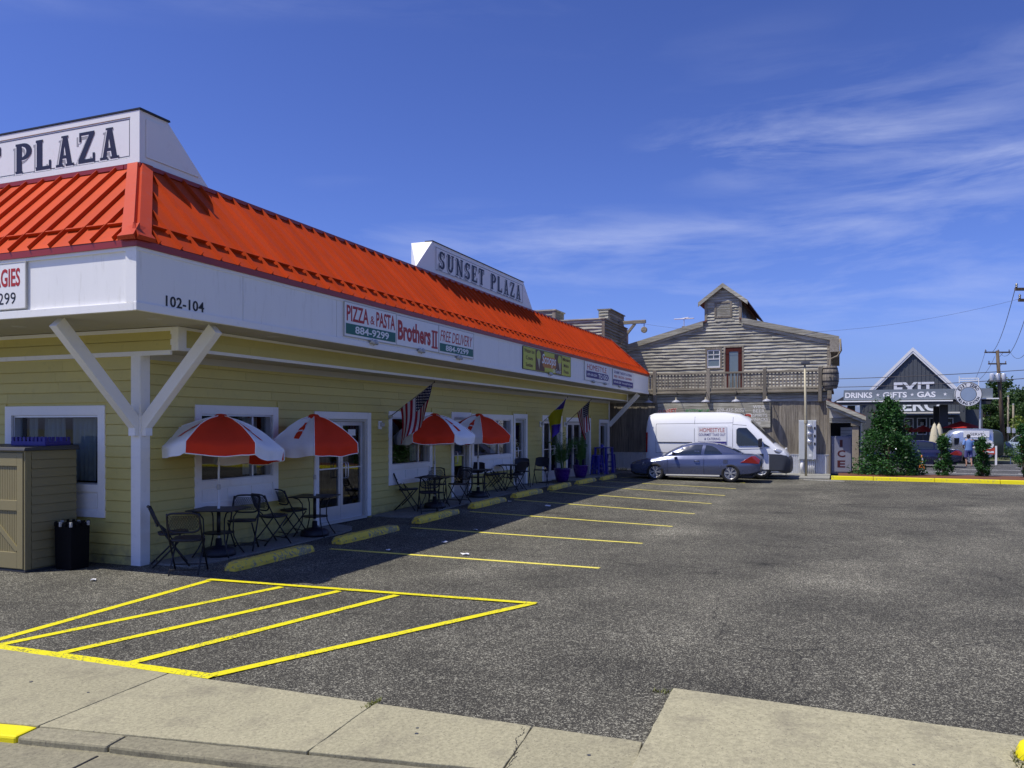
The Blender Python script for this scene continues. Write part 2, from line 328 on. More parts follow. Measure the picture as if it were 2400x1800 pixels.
class MB:
    def __init__(s): s.v = []; s.f = []; s.m = []; s.cur = 0
    def face(s, *idx): s.f.append(idx); s.m.append(s.cur)
    def poly(s, pts):
        n = len(s.v); s.v += [tuple(p) for p in pts]; s.face(*range(n, n + len(pts))); return s
    def box(s, x0, x1, y0, y1, z0, z1):
        n = len(s.v); s.v += [(x, y, z) for z in (z0, z1) for y in (y0, y1) for x in (x0, x1)]
        for q in ((0, 2, 3, 1), (4, 5, 7, 6), (0, 1, 5, 4), (2, 6, 7, 3), (0, 4, 6, 2), (1, 3, 7, 5)): s.face(*[n + i for i in q])
        return s
    def hexa(s, p):                                            # 8 points, bottom ring then top ring
        n = len(s.v); s.v += [tuple(q) for q in p]
        for q in ((3, 2, 1, 0), (4, 5, 6, 7), (0, 1, 5, 4), (1, 2, 6, 5), (2, 3, 7, 6), (3, 0, 4, 7)): s.face(*[n + i for i in q])
        return s
    def beam(s, p, q, w, h, up=(0, 0, 1)):
        p = Vector(p); q = Vector(q); d = (q - p).normalized(); u = Vector(up); r = d.cross(u)
        if r.length < 1e-4: r = d.cross(Vector((1, 0, 0)))
        r.normalize(); u = r.cross(d); r *= w / 2; u *= h / 2
        return s.hexa([p - r - u, p + r - u, p + r + u, p - r + u, q - r - u, q + r - u, q + r + u, q - r + u])
    def prism(s, pts, vec):                                    # planar polygon swept along vec
        n = len(s.v); k = len(pts); vec = Vector(vec)
        s.v += [tuple(p) for p in pts] + [tuple(Vector(p) + vec) for p in pts]
        s.face(*range(n + k - 1, n - 1, -1)); s.face(*range(n + k, n + 2 * k))
        for i in range(k):
            j = (i + 1) % k; s.face(n + i, n + j, n + k + j, n + k + i)
        return s
    def tube(s, pts, r, n=8, cap=True):
        pts = [Vector(p) for p in pts]; R = r if isinstance(r, (list, tuple)) else [r] * len(pts)
        base = len(s.v); ref = None
        for i, p in enumerate(pts):
            a = pts[max(i - 1, 0)]; b = pts[min(i + 1, len(pts) - 1)]; d = (b - a).normalized()
            if ref is None: ref = Vector((0, 0, 1)) if abs(d.z) < .9 else Vector((1, 0, 0))
            u = (ref - d * ref.dot(d)).normalized(); ref = u; w = d.cross(u)
            for k in range(n):
                t = 2 * PI * k / n; s.v.append(tuple(p + (u * math.cos(t) + w * math.sin(t)) * R[i]))
        for i in range(len(pts) - 1):
            for k in range(n):
                a = base + i * n + k; b = base + i * n + (k + 1) % n; s.face(a, b, b + n, a + n)
        if cap:
            s.face(*[base + k for k in range(n - 1, -1, -1)]); e = base + (len(pts) - 1) * n; s.face(*[e + k for k in range(n)])
        return s
    def lathe(s, prof, n=20, c=(0, 0, 0), ax='z', a0=0, a1=2 * PI):
        base = len(s.v); full = abs(a1 - a0 - 2 * PI) < 1e-6; m = n if full else n + 1
        for r, z in prof:
            for k in range(m):
                t = a0 + (a1 - a0) * k / n; x, y = r * math.cos(t), r * math.sin(t)
                p = (x, y, z) if ax == 'z' else (z, x, y) if ax == 'x' else (x, z, y)
                s.v.append((p[0] + c[0], p[1] + c[1], p[2] + c[2]))
        for i in range(len(prof) - 1):
            for k in range(n):
                a = base + i * m + k; b = base + i * m + (k + 1) % m; s.face(a, b, b + m, a + m)
        return s
    def loft(s, secs, cap=True, closed=True):
        base = len(s.v); n = len(secs[0])
        for q in secs: s.v += [tuple(p) for p in q]
        for i in range(len(secs) - 1):
            for k in range(n if closed else n - 1):
                a = base + i * n + k; b = base + i * n + (k + 1) % n; s.face(a, b, b + n, a + n)
        if cap:
            s.face(*[base + k for k in range(n - 1, -1, -1)]); e = base + (len(secs) - 1) * n; s.face(*[e + k for k in range(n)])
        return s
    def mesh(s, name, mats=None, smooth=False, fix=True):
        me = bpy.data.meshes.new(name); me.from_pydata(s.v, [], s.f)
        if mats:
            for m in mats: me.materials.append(MATS[m])
            me.polygons.foreach_set('material_index', s.m)
        if smooth: me.polygons.foreach_set('use_smooth', [True] * len(me.polygons))
        if fix:
            bm = bmesh.new(); bm.from_mesh(me); bmesh.ops.recalc_face_normals(bm, faces=bm.faces); bm.to_mesh(me); bm.free()
        return me
    def build(s, name, mat, parent=None, smooth=False, bevel=0, fix=True):
        mats = mat if isinstance(mat, (list, tuple)) else None
        o = link(name, s.mesh(name, mats, smooth, fix), None if mats else mat, parent)
        if bevel:
            b = o.modifiers.new('edge', 'BEVEL'); b.width = bevel; b.segments = 2; b.limit_method = 'ANGLE'; b.angle_limit = math.radians(40)
        return o
def box(name, mat, parent, x0, x1, y0, y1, z0, z1, bevel=0):
    return MB().box(x0, x1, y0, y1, z0, z1).build(name, mat, parent, bevel=bevel, fix=False)
def autosmooth(o, ang=40):
    me = o.data; me.polygons.foreach_set('use_smooth', [True] * len(me.polygons))
    bm = bmesh.new(); bm.from_mesh(me); lim = math.radians(ang)
    for e in bm.edges:
        if len(e.link_faces) == 2 and e.calc_face_angle(0) > lim: e.smooth = False
    bm.to_mesh(me); bm.free(); return o
def apply_mods(o):
    dg = bpy.context.evaluated_depsgraph_get(); me = bpy.data.meshes.new_from_object(o.evaluated_get(dg))
    o.modifiers.clear(); o.data = me; return o
def text_mesh(body, bold=0, shear=0, ext=0, space=1, line=1, align='LEFT', res=3):
    cu = bpy.data.curves.new('t', 'FONT'); cu.body = body; cu.size = 1; cu.offset = bold; cu.shear = shear; cu.extrude = ext; cu.space_character = space; cu.space_line = line
    cu.resolution_u = res; cu.align_x = align
    o = bpy.data.objects.new('t', cu); COL.objects.link(o)
    dg = bpy.context.evaluated_depsgraph_get(); me = bpy.data.meshes.new_from_object(o.evaluated_get(dg))
    bpy.data.objects.remove(o); bpy.data.curves.remove(cu)
    return me
def lettering(body, mat, parent, O, R, U, w, h, d=.004, bold=0, shear=0, space=1, line=1, align='LEFT', name='lettering', keep=False, res=3):
    """words laid on a plane: O lower left corner, R and U the directions of reading and up, fitted into w by h"""
    me = text_mesh(body, bold, shear, .5, space, line, align, res)
    R = Vector(R).normalized(); U = Vector(U).normalized(); N = R.cross(U); O = Vector(O)
    xs = [v.co.x for v in me.vertices]; ys = [v.co.y for v in me.vertices]
    x0, x1, y0, y1 = min(xs), max(xs), min(ys), max(ys); sx = w / (x1 - x0); sy = h / (y1 - y0)
    if keep:
        s_ = min(sx, sy); O = O + R * (w - s_ * (x1 - x0)) / 2 + U * (h - s_ * (y1 - y0)) / 2; sx = sy = s_
    for v in me.vertices:
        v.co = O + R * ((v.co.x - x0) * sx) + U * ((v.co.y - y0) * sy) + N * (v.co.z * d)
    me.materials.clear()
    return link(name, me, mat, parent)
# slab-serif letters of the roof signs: strokes in a unit box
def slab_letters(word, parent, O, R, U, w, h, N_off, mat, d=.003, shift=(0, 0), gap=.16, thin=1.0):
    R = Vector(R).normalized(); U = Vector(U).normalized(); N = R.cross(U); O = Vector(O)
    def rect(x0, x1, y0, y1): return [[(x0, y0), (x1, y0), (x1, y1), (x0, y1)]]
    def arc(cx, cy, rx, ry, a0, a1, tx, ty, n=14):
        q = []
        for i in range(n):
            a = math.radians(a0 + (a1 - a0) * i / n); b = math.radians(a0 + (a1 - a0) * (i + 1) / n)
            f = lambda t, k: (cx + (rx - tx * k) * math.cos(t), cy + (ry - ty * k) * math.sin(t))
            q.append([f(a, 0), f(b, 0), f(b, 1), f(a, 1)])
        return q
    T, H, S = .26 * thin, .12, .08
    ser = lambda cx, y, k=.17: rect(cx - k, cx + k, y, y + S)
    G = {
        'L': (.72, rect(.17 - T / 2, .17 + T / 2, 0, 1) + ser(.17, .93) + rect(0, .72, 0, H) + rect(.62, .72, H, .30)),
        'P': (.78, rect(.17 - T / 2, .17 + T / 2, 0, 1) + ser(.17, 0) + rect(0, .30, .93, 1) + arc(.36, .72, .42, .28, 90, -90, T, H) + rect(.26, .37, .90, 1) + rect(.26, .37, .44, .54)),
        'A': (.86, [[(.36, 1), (.50, 1), (.28, 0), (.13, 0)], [(.36, 1), (.54, 1), (.78, 0), (.56, 0)]] + rect(.25, .62, .26, .36) + ser(.20, 0, .17) + ser(.67, 0, .19) + rect(.28, .60, .94, 1)),
        'Z': (.74, rect(.04, .72, .9, 1) + rect(.0, .74, 0, H) + [[(.48, .9), (.72, .9), (.26, H), (.0, H)]] + rect(.04, .13, .70, .9) + rect(.64, .74, H, .30)),
        'T': (.74, rect(.37 - T / 2, .37 + T / 2, 0, 1) + rect(.0, .74, .9, 1) + ser(.37, 0) + rect(0, .09, .70, .9) + rect(.65, .74, .70, .9)),
        'E': (.74, rect(.17 - T / 2, .17 + T / 2, 0, 1) + rect(0, .70, .9, 1) + rect(0, .74, 0, H) + rect(.2, .52, .46, .55) + rect(.61, .70, .72, .9) + rect(.65, .74, H, .30) + rect(.46, .54, .38, .63)),
        'N': (.90, rect(.11, .11 + T * .6, 0, 1) + rect(.68, .68 + T * .6, 0, 1) + [[(.08, 1), (.30, 1), (.80, 0), (.60, 0)]] + ser(.17, 0, .16) + ser(.74, .93, .16) + rect(0, .2, .93, 1)),
        'U': (.86, rect(.10, .10 + T, .3, 1) + rect(.62, .62 + T * .6, .3, 1) + arc(.425, .32, .325, .32, 180, 360, T * .8, H) + ser(.2, .93) + ser(.69, .93)),
        'S': (.70, arc(.36, .73, .33, .27, 25, 262, T * .9, H) + arc(.34, .27, .34, .27, 90, -155, T * .9, H) + rect(.60, .68, .68, .98) + rect(.0, .08, .02, .32)),
    }
    sw = {' ': .55}
    tot = sum((G[c][0] if c in G else sw[c]) + gap for c in word) - gap
    mb = MB(); x = 0; k = 0
    for c in word:
        if c in G:
            for q in G[c][1]:
                off = N_off + k * .00002; k = (k + 1) % 40
                P3 = [O + R * ((x + px) / tot * w + shift[0]) + U * (py * h + shift[1]) + N * off for px, py in q]
                mb.prism(P3, N * d)
        x += (G[c][0] if c in G else sw[c]) + gap
    return mb.build('lettering', mat, parent)
def sst(t): t = max(0, min(1, t)); return t * t * (3 - 2 * t)
def gz(x, y):
    """height of the lot: it climbs a little towards the shop fronts and dips outside the parking bays"""
    g = .14 * sst((x - 1) / 11) * (1 - .6 * sst((x - 15) / 8))
    if y > -1.5: h = 1
    elif y > -6.5: h = 1 - 1.4 * (-1.5 - y) / 5
    else: h = -.4 * (1 - sst((-6.5 - y) / 5))
    return g * h
def strip(mb, pts, w, zoff, step=.13):
    """a painted line that follows the ground"""
    for (ax, ay), (bx, by) in zip(pts, pts[1:]):
        L = math.hypot(bx - ax, by - ay); n = max(1, int(L / step)); nx, ny = -(by - ay) / L * w / 2, (bx - ax) / L * w / 2
        base = len(mb.v)
        for i in range(n + 1):
            t = i / n; x = ax + (bx - ax) * t; y = ay + (by - ay) * t
            jw = 1 + random.gauss(0, .035)
            for s in (jw, -jw): mb.v.append((x + nx * s, y + ny * s, gz(x + nx * s, y + ny * s) + zoff))
        for i in range(n): a = base + 2 * i; mb.face(a, a + 1, a + 3, a + 2)
    return mb
def segments(a0, a1, z0, z1, holes, joint=3.66, jit=0):
    """what is left of a run a0..a1 between heights z0 and z1 once the openings are taken out, cut at butt joints"""
    cuts = sorted((h[0], h[1]) for h in holes if h[2] < z1 - .01 and h[3] > z0 + .01)
    out = []; x = a0
    for c0, c1 in cuts:
        if c0 > x + .02: out.append((x, c0))
        x = max(x, c1)
    if a1 > x + .02: out.append((x, a1))
    res = []
    for s0, s1 in out:
        k = s0 + joint * (.35 + .65 * random.random())
        p = s0
        while k < s1 - .5: res.append((p, k - .002)); p = k + .002; k += joint
        res.append((p, s1))
    return res
# ---------------------------------------------------------------- ground
def sheet(name, mat, x0, x1, y0, y1, z, kind='structure', step=None, zf=None):
    mb = MB()
    if step:
        nx = int((x1 - x0) / step); ny = int((y1 - y0) / step)
        for i in range(nx + 1):
            for j in range(ny + 1):
                x = x0 + (x1 - x0) * i / nx; y = y0 + (y1 - y0) * j / ny; mb.v.append((x, y, z + zf(x, y)))
        for i in range(nx):
            for j in range(ny): a = i * (ny + 1) + j; mb.face(a, a + ny + 1, a + ny + 2, a + 1)
    else: mb.poly([(x0, y0, z), (x1, y0, z), (x1, y1, z), (x0, y1, z)])
    return tag(mb.build(name, mat, fix=False), kind=kind)
ground = sheet('ground', 'dry_ground', -400, 1500, -900, 900, -.34)
lot = sheet('parking_lot', 'asphalt', -4.1, 24.2, -46, 12, 0, step=.5, zf=gz)
far_lot = sheet('far_parking_lot', 'asphalt_far', 25.4, 76, -60, 20, -.25)
street = sheet('street', 'concrete_kerb', -14, -5.0, -40, 12, -.022)
# bays, hatching
def painted(name, mat, pts, w, parent=lot):
    return strip(MB(), pts, w, painted.z).build(name, mat, parent, fix=False)
painted.z = .005
hatch = [((-.50, -1.72), (-3.80, -2.01)), ((-.53, -2.86), (-3.80, -2.16)), ((-.48, -3.67), (-3.80, -2.92)), ((-.44, -4.44), (-3.80, -3.73)), ((-.27, -6.09), (-3.76, -4.62))]
for i, (a, b) in enumerate(hatch):
    painted.z = .005 + .0011 * i; painted('painted_line', 'line_yellow', [a, b], .105)
painted.z = .0125; painted('painted_line', 'line_yellow', [(-.50, -1.68), (-.27, -6.13)], .10)
painted.z = .0140; painted('painted_line', 'line_yellow', [(-3.78, -1.8), (-3.76, -4.68)], .12)
painted.z = .005
for k in range(8):
    x = 2.33 + 2.69 * k
    painted('painted_line', 'line_pale', [(x, -1.62), (x - .08, -6.15)], .10)
painted('painted_line', 'line_white', [(23.7, -8.0), (23.2, -9.4)], .12)
for x, y0, y1 in ((33.2, -11.5, -19), (35.0, -11.5, -19), (39.0, -15, -24), (42, -18, -30)):
    MB().box(x, x + .12, y1, y0, -.247, -.244).build('painted_line', 'line_white', far_lot, fix=False)
MB().poly([(36.8, -13.2, -.245), (37.0, -13.2, -.245), (35.9, -14.5, -.245), (35.7, -14.4, -.245)]).build('painted_arrow', 'line_white', far_lot, fix=False)
MB().poly([(35.4, -17.0, -.245), (35.7, -17.0, -.245), (35.6, -19.0, -.245), (35.3, -19.0, -.245)]).build('painted_arrow', 'line_white', far_lot, fix=False)
# street pavement: slabs with tooled joints
pave = tag(empty('pavement'), kind='structure')
def slab(pts, z1=.028, z0=-.10, name='slab', mat='concrete', parent=pave, bevel=.006):
    out = []                                                       # edges chipped and uneven
    for (ax, ay), (bx, by) in zip(pts, pts[1:] + pts[:1]):
        L = math.hypot(bx - ax, by - ay); n = max(1, int(L / .11)); nx, ny = -(by - ay) / L, (bx - ax) / L
        for k in range(n):
            u = k / n; j = 0 if k == 0 else abs(random.gauss(0, .0032)) + (.012 * random.random() if random.random() < .07 else 0)
            out.append((ax + (bx - ax) * u + nx * j * slab.s, ay + (by - ay) * u + ny * j * slab.s))
    return MB().prism([(x, y, z0) for x, y in out], (0, 0, z1 - z0)).build(name, mat, parent, bevel=bevel)
slab.s = 1
def bkx(y): return -5.06 + (.41 / 2.55) * (-4.39 - y)          # back of the kerb, slightly askew to the shops
ys = [9.0, 6.2, 3.4, .6, -2.2, -4.32, -6.22, -7.42, -8.155]
for a, b in zip(ys, ys[1:]):
    ka = .06 if a > -8 else 0
    slab([(-3.86, a - .006), (-3.86, b + .006), (bkx(b) + .008 if b > -7.5 else bkx(-7.5), b + .006 - .08), (bkx(a) + .008 if a > -7.5 else bkx(-7.5), a - .006 - (.08 if a < 0 else 0))])
slab([(-2.78, -8.14), (-2.92, -10.42), (-4.62, -10.52), (-4.62, -8.20)], .045)
for a, b in ((-10.46, -12.4), (-12.42, -14.6), (-14.62, -17.5)):
    slab([(-2.93, a), (-3.0, b), (-4.62, b - .1), (-4.62, a - .1)], .045)
for a, b in ((9, 5.9), (5.9, 2.8), (2.8, -.4), (-.4, -4.40), (-4.40, -5.06), (-5.06, -7.9), (-7.9, -10.9), (-10.9, -14)):
    xa, xb = bkx(max(a, -7.5)), bkx(max(b, -7.5))
    slab([(xa - .006, a - .006), (xb - .006, b + .006), (xb - .185, b + .006 - .03), (xa - .185, a - .006 - .03)], .022, -.12, 'kerb_stone', 'kerb_yellow' if a == -.4 else 'concrete_kerb', bevel=.016)
for y0 in (-2.0, -5.08, -8.2):
    MB().beam((-5.2, y0, -.020), (-9, y0 - .3, -.020), .014, .004).build('joint', 'ink_black', street, fix=False)
# cracks, gum and drips on the pavement
random.seed(3)
for pts, w_ in (([(-3.9, -7.36), (-4.0, -7.41), (-4.1, -7.40), (-4.25, -7.46), (-4.4, -7.50), (-4.62, -7.52)], .003),):
    mb = MB(); z = .0290
    for (ax, ay), (bx, by) in zip(pts, pts[1:]):
        for k in range(5):
            p = Vector((ax, ay, z)).lerp(Vector((bx, by, z)), k / 5); q = Vector((ax, ay, z)).lerp(Vector((bx, by, z)), (k + 1) / 5); j = random.gauss(0, .006); mb.beam(p + Vector((j, -j, 0)), q + Vector((random.gauss(0, .006), 0, 0)), w_ + .002 * random.random(), .001)
    mb.build('crack', 'ink_black', pave)
for k in range(7):
    y = random.uniform(-10, -3); x = random.uniform(-4.55, -4.0) if y > -8.1 else random.uniform(-4.4, -3.2); z = .0290 if y > -8.1 else .0460; r = random.uniform(.008, .018)
    MB().prism([(x + r * math.cos(a) * (.7 + .5 * random.random()), y + r * math.sin(a) * (.7 + .5 * random.random()), z) for a in [i * PI / 5 for i in range(10)]], (0, 0, .001)).build('gum_spot', 'bumper_grey', pave)
painted.z = .003
for pts in ([(.35, -12.05), (-.05, -12.0), (-.5, -12.2), (-.82, -12.22), (-1.15, -12.3), (-1.6, -12.5)], [(9.0, -13.2), (8.2, -13.6), (7.1, -13.5), (6.0, -14.1), (4.6, -14.4)], [(14, -7.4), (13.2, -8.6), (13.4, -10.2), (12.9, -12.0)]):
    painted('tar_seam', 'tar', pts, .035)
# shop walk
# shop walk
walk = tag(empty('shop_walk'), kind='structure')
def walk_slab(x0, x1, y1, rise=.03):
    n = max(1, int((x1 - x0) / .6)); secs = []
    for i in range(n + 1):
        x = x0 + (x1 - x0) * i / n; z = gz(x, -.5) + rise
        secs.append([(x, .02, -.2), (x, .02, z), (x, y1, z - .012), (x, y1, -.2)])
    return MB().loft(secs).build('slab', 'concrete_walk', walk)
WALKS = [(.14, 1.5, -.80), (1.506, 2.9, -.80), (2.906, 3.95, -.80), (6.22, 7.6, -.92), (7.606, 9.1, -.92), (9.106, 10.6, -.92), (10.606, 12.1, -.92), (12.106, 13.6, -.92), (13.606, 15.9, -.92), (17.9, 20.0, -.85), (20.006, 22.2, -.85), (22.206, 25.6, -.85)]
for a in WALKS: walk_slab(*a)
MB().prism([(3.955, .0, -.1), (3.955, -.8, -.1), (4.35, -.72, -.1), (4.7, -.5, -.1), (4.85, -.2, -.1), (4.9, 0, -.1)], (0, 0, .155)).build('slab', 'concrete_walk', walk)
def wz(x): return gz(x, -.5) + .03
# mulch bed and yellow kerb at the far side of the lot
bed = tag(MB().loft([[(24.0, y, .0), (24.15, y, .10), (25.3, y, .13), (26.9, y, .10), (27.4, y, -.26), (24.2, y, -.26)] for y in (-9.2, -12, -15, -18, -24, -32)]).build('mulch_bed', 'mulch'), kind='structure')
ykerb = tag(empty('yellow_kerb'), kind='structure')
KP = [(24.0, -8.95), (23.9, -10.4), (23.75, -12.4), (23.55, -14.4), (23.4, -16.4), (23.2, -18.6), (23.0, -21), (22.8, -24)]
for (ax, ay), (bx, by) in zip(KP, KP[1:]):
    d = Vector((bx - ax, by - ay)).normalized() * .006
    MB().hexa([(ax + d.x, ay + d.y, -.05), (bx - d.x, by - d.y, -.05), (bx - d.x + .17, by - d.y, -.05), (ax + d.x + .17, ay + d.y, -.05),
               (ax + d.x + .03, ay + d.y, .135), (bx - d.x + .03, by - d.y, .135), (bx - d.x + .17, by - d.y, .135), (ax + d.x + .17, ay + d.y, .135)]).build('kerb_stone', 'kerb_yellow', ykerb, bevel=.02)
# apron under the timber building
slabw = tag(MB().box(24.2, 28, -8.9, 3, -.3, .035).build('apron', 'concrete_walk', bevel=.01), kind='structure')
for (x, y, s, a) in ((3.6, -3.05, .10, .3), (2.6, -3.9, .09, 1.2), (5.2, -2.9, .07, .5), (9.6, -2.8, .13, .2), (9.9, -1.7, .07, 1.1), (2.5, -2.6, .05, 2), (-1.1, -.35, .06, .9)):
    mb = MB(); random.seed(int(x * 100)); c = [(math.cos(t) * s * (.6 + .5 * random.random()), math.sin(t) * s * .55) for t in [k * PI / 4 for k in range(8)]]
    z = gz(x, y) + .008
    mb.prism([(x + math.cos(a) * px - math.sin(a) * py, y + math.sin(a) * px + math.cos(a) * py, z + .02 * random.random()) for px, py in c], (0, 0, .006))
    o = mb.build('litter_scrap', 'paper'); LIT = globals().setdefault('LIT', []); LIT.append(o)
for o, w in zip(LIT, ('largest white paper scrap lying on the open bay between two painted lines', 'white paper scrap beside the second painted bay line', 'small white scrap near the shadow edge in the second bay', 'crumpled white paper lying in the far bay by the shadow edge',
                      'small white scrap beside the fourth wheel stop', 'tiny white scrap just outside the shadow of the eave', 'small pale scrap on the asphalt before the corner post')):
    tag(o, w, 'litter', 'paper scraps on the lot')
# ---------------------------------------------------------------- the plaza
LX = 25.51; OV = 1.46; XE = 26.70; ZB = 3.39; ZT = 4.21; ZR = 5.68; DI = 1.363; YB = 9.5
YR = -OV + DI                                                   # -0.097: top edge of the red roof
plaza = thing('plaza_building', 'long yellow clapboard shopping plaza with a red metal roof and white fascia', 'building')
# --- walls: backing sheets (with the openings left out) and one piece per clapboard
WIN = [(1.04, 3.06), (6.90, 8.98), (11.29, 14.28)]
DOORS = [(4.14, 6.15, 2.28), (10.04, 11.24, 2.36), (14.34, 15.52, 2.37), (16.94, 19.05, 2.36), (19.51, 22.65, 2.31), (23.90, 25.36, 2.27)]
holes = [(a, b, .68, 2.33) for a, b in WIN] + [(a, b, -.3, t) for a, b, t in DOORS]
EXP = .158
def clap_run(parent, axis, a0, a1, z0, z1, holes, off, out, jitter=0):
    """lapped boards; axis 'x': boards run along x and face -y, axis 'y': run along y and face -x"""
    n = int(round((z1 - z0) / EXP)); e = (z1 - z0) / n
    for i in range(n):
        b, t = z0 + i * e + .006, z0 + (i + 1) * e - .006
        for s0, s1 in segments(a0, a1, b, t, holes):
            lo, hi = off + out * .026, off + out * .010
            if axis == 'x': pts = [(s0, off, b), (s1, off, b), (s1, lo, b), (s0, lo, b), (s0, off, t), (s1, off, t), (s1, hi, t), (s0, hi, t)]
            else: pts = [(off, s0, b), (off, s1, b), (lo, s1, b), (lo, s0, b), (off, s0, t), (off, s1, t), (hi, s1, t), (hi, s0, t)]
            MB().hexa(pts).build('siding_board', 'siding', parent)
def backing(a0, a1, z0, z1, holes, axis, at, th):
    xs = sorted({a0, a1, *[h[0] + .03 for h in holes], *[h[1] - .03 for h in holes]}); zs = sorted({z0, z1, *[min(max(h[2] + .03, z0), z1) for h in holes], *[h[3] - .03 for h in holes]})
    mb = MB()
    for x0, x1 in zip(xs, xs[1:]):
        for q0, q1 in zip(zs, zs[1:]):
            mx, mz = (x0 + x1) / 2, (q0 + q1) / 2
            if any(h[0] < mx < h[1] and h[2] < mz < h[3] for h in holes): continue
            if axis == 'x': mb.box(x0, x1, at, at + th, q0, q1)
            else: mb.box(at, at + th, x0, x1, q0, q1)
    return mb
fw = backing(.0, LX, -.2, 3.3, holes, 'x', .002, .14).build('front_wall', 'siding', plaza)
clap_run(fw, 'x', .155, LX - .10, -.03, 3.06, holes, 0, -1)
sholes = [(.65, 2.73, .66, 2.30), (5.2, 7.3, .66, 2.30)]
sw = backing(.15, YB, -.2, 3.35, sholes, 'y', .002, .14).build('street_wall', 'siding', plaza)
clap_run(sw, 'y', .155, YB, -.03, 2.97, sholes, 0, -1)
clap_run(sw, 'y', -.60, YB, 3.06, 3.36, [], -.008, -1)
MB().box(-.007, .03, -.66, .0, 3.06, 3.385).build('return_panel', 'siding', sw, fix=False)
MB().box(LX - .14, LX, .145, YB, -.2, 3.35).build('end_wall', 'siding', plaza, fix=False)
MB().box(-.0, LX, YB, YB + .12, -.2, 5.4).build('rear_wall', 'siding', plaza, fix=False)
# dark rooms behind the glass
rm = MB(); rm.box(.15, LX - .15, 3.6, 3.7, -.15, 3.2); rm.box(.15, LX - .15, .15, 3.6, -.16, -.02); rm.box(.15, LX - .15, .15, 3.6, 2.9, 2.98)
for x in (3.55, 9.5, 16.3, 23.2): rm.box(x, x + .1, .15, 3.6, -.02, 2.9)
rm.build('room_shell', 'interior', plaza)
# --- corner post and end trim
cp = MB(); cp.box(-.028, .15, -.028, .0, -.02, 3.06); cp.box(-.028, .0, -.0, .15, -.02, 3.06)
cp.build('corner_post', 'trim', plaza, bevel=.003)
MB().box(LX - .10, LX + .03, -.03, .0, 0, 3.06).build('corner_post', 'trim', plaza, bevel=.003, fix=False)
# --- dropped box under the eave along the shop fronts
PB = -.70; XBE = 26.0
bx = MB(); bx.box(.03, XBE, PB + .02, .0, 3.065, 3.385); bulk = bx.build('bulkhead', 'soffit', plaza)
for i in range(2):
    b = 3.105 + i * .125
    for s0, s1 in segments(.13, XBE - .10, b, b + .1, [], 3.66):
        MB().hexa([(s0, PB + .019, b), (s1, PB + .019, b), (s1, PB - .004, b), (s0, PB - .004, b), (s0, PB + .019, b + .135), (s1, PB + .019, b + .135), (s1, PB + .008, b + .135), (s0, PB + .008, b + .135)]).build('siding_board', 'siding', bulk)
box('trim_strip', 'trim', bulk, .03, XBE, PB - .012, PB + .019, 3.058, 3.104)
box('trim_strip', 'trim', bulk, .03, XBE, PB - .016, PB + .012, 3.352, 3.388)
cb = MB(); cb.box(.0, .13, PB - .022, PB + .018, 3.055, 3.389); cb.box(-.026, .0, PB - .022, PB + .12, 3.055, 3.389); cb.build('corner_board', 'trim', bulk)
box('corner_board', 'trim', bulk, XBE - .10, XBE + .012, PB - .022, PB + .018, 3.052, 3.389)
box('frieze_board', 'trim_grey', plaza, .155, LX - .1, -.034, -.0, 2.96, 3.064)
# street side bands
box('trim_strip', 'trim', plaza, -.034, -.0, -.60, YB, 3.335, 3.388)
box('trim_strip', 'trim', plaza, -.040, -.0, -.59, YB, 3.0, 3.064)
# --- soffit panels
sof = empty('soffit'); sof.parent = plaza; KIDS.setdefault(plaza.name, []).append(sof)
x = -OV + .03
while x < XE - .05:
    x1 = min(x + 1.22, XE - .03)
    box('soffit_panel', 'soffit', sof, x + .003, x1 - .003, -OV + .03, PB + .03, 3.395, 3.42); x = x1
y = PB - .016
while y < YB:
    y1 = min(y + 1.22, YB)
    box('soffit_panel', 'soffit', sof, -OV + .03, -.04, y + .003, y1 - .003, 3.396, 3.421); y = y1
for (a, b) in ((-.72, -1.0), (-.8, 1.4), (1.6, -1.05)):
    MB().lathe([(.001, 3.39), (.085, 3.388), (.10, 3.393), (.10, 3.398)], 18, (a, b, 0)).build('vent_cover', 'trim_grey', plaza)
# --- fascia in panels with a bottom board
fas = MB()
fas.box(-OV + .03, XE - .02, -OV + .03, -OV + .06, ZB + .01, ZT); fas.box(-OV + .03, -OV + .06, -OV + .06, YB, ZB + .01, ZT); fas.box(XE - .05, XE - .02, -OV + .06, YB, ZB + .01, ZT)
fascia = fas.build('fascia', 'trim', plaza)
cuts = [-OV, .43, 2.75, 6.2, 9.76, 13.3, 16.82, 20.4, 24.0, XE]
for a, b in zip(cuts, cuts[1:]): box('fascia_panel', 'fascia_white', fascia, a + .006, b - .006, -OV, -OV + .029, ZB + .10, ZT - .03)
scuts = [-OV + .03, 2.3, 5.0, 8.0, YB]
for a, b in zip(scuts, scuts[1:]): box('fascia_panel', 'fascia_white', fascia, -OV + .012, -OV + .029, a + .006, b - .006, ZB + .10, ZT - .03)
box('fascia_board', 'trim', fascia, -OV - .02, XE + .02, -OV - .02, -OV + .029, ZB, ZB + .098, .004)
box('fascia_board', 'trim', fascia, -OV - .02, -OV + .029, -OV + .031, YB, ZB - .003, ZB + .094, .004)
box('corner_board', 'trim', fascia, -OV - .012, -OV + .011, -OV - .010, -OV + .16, ZB + .099, ZT - .01)
box('fascia_panel', 'fascia_white', fascia, XE - .018, XE, -OV + .03, YB, ZB + .02, ZT - .03)
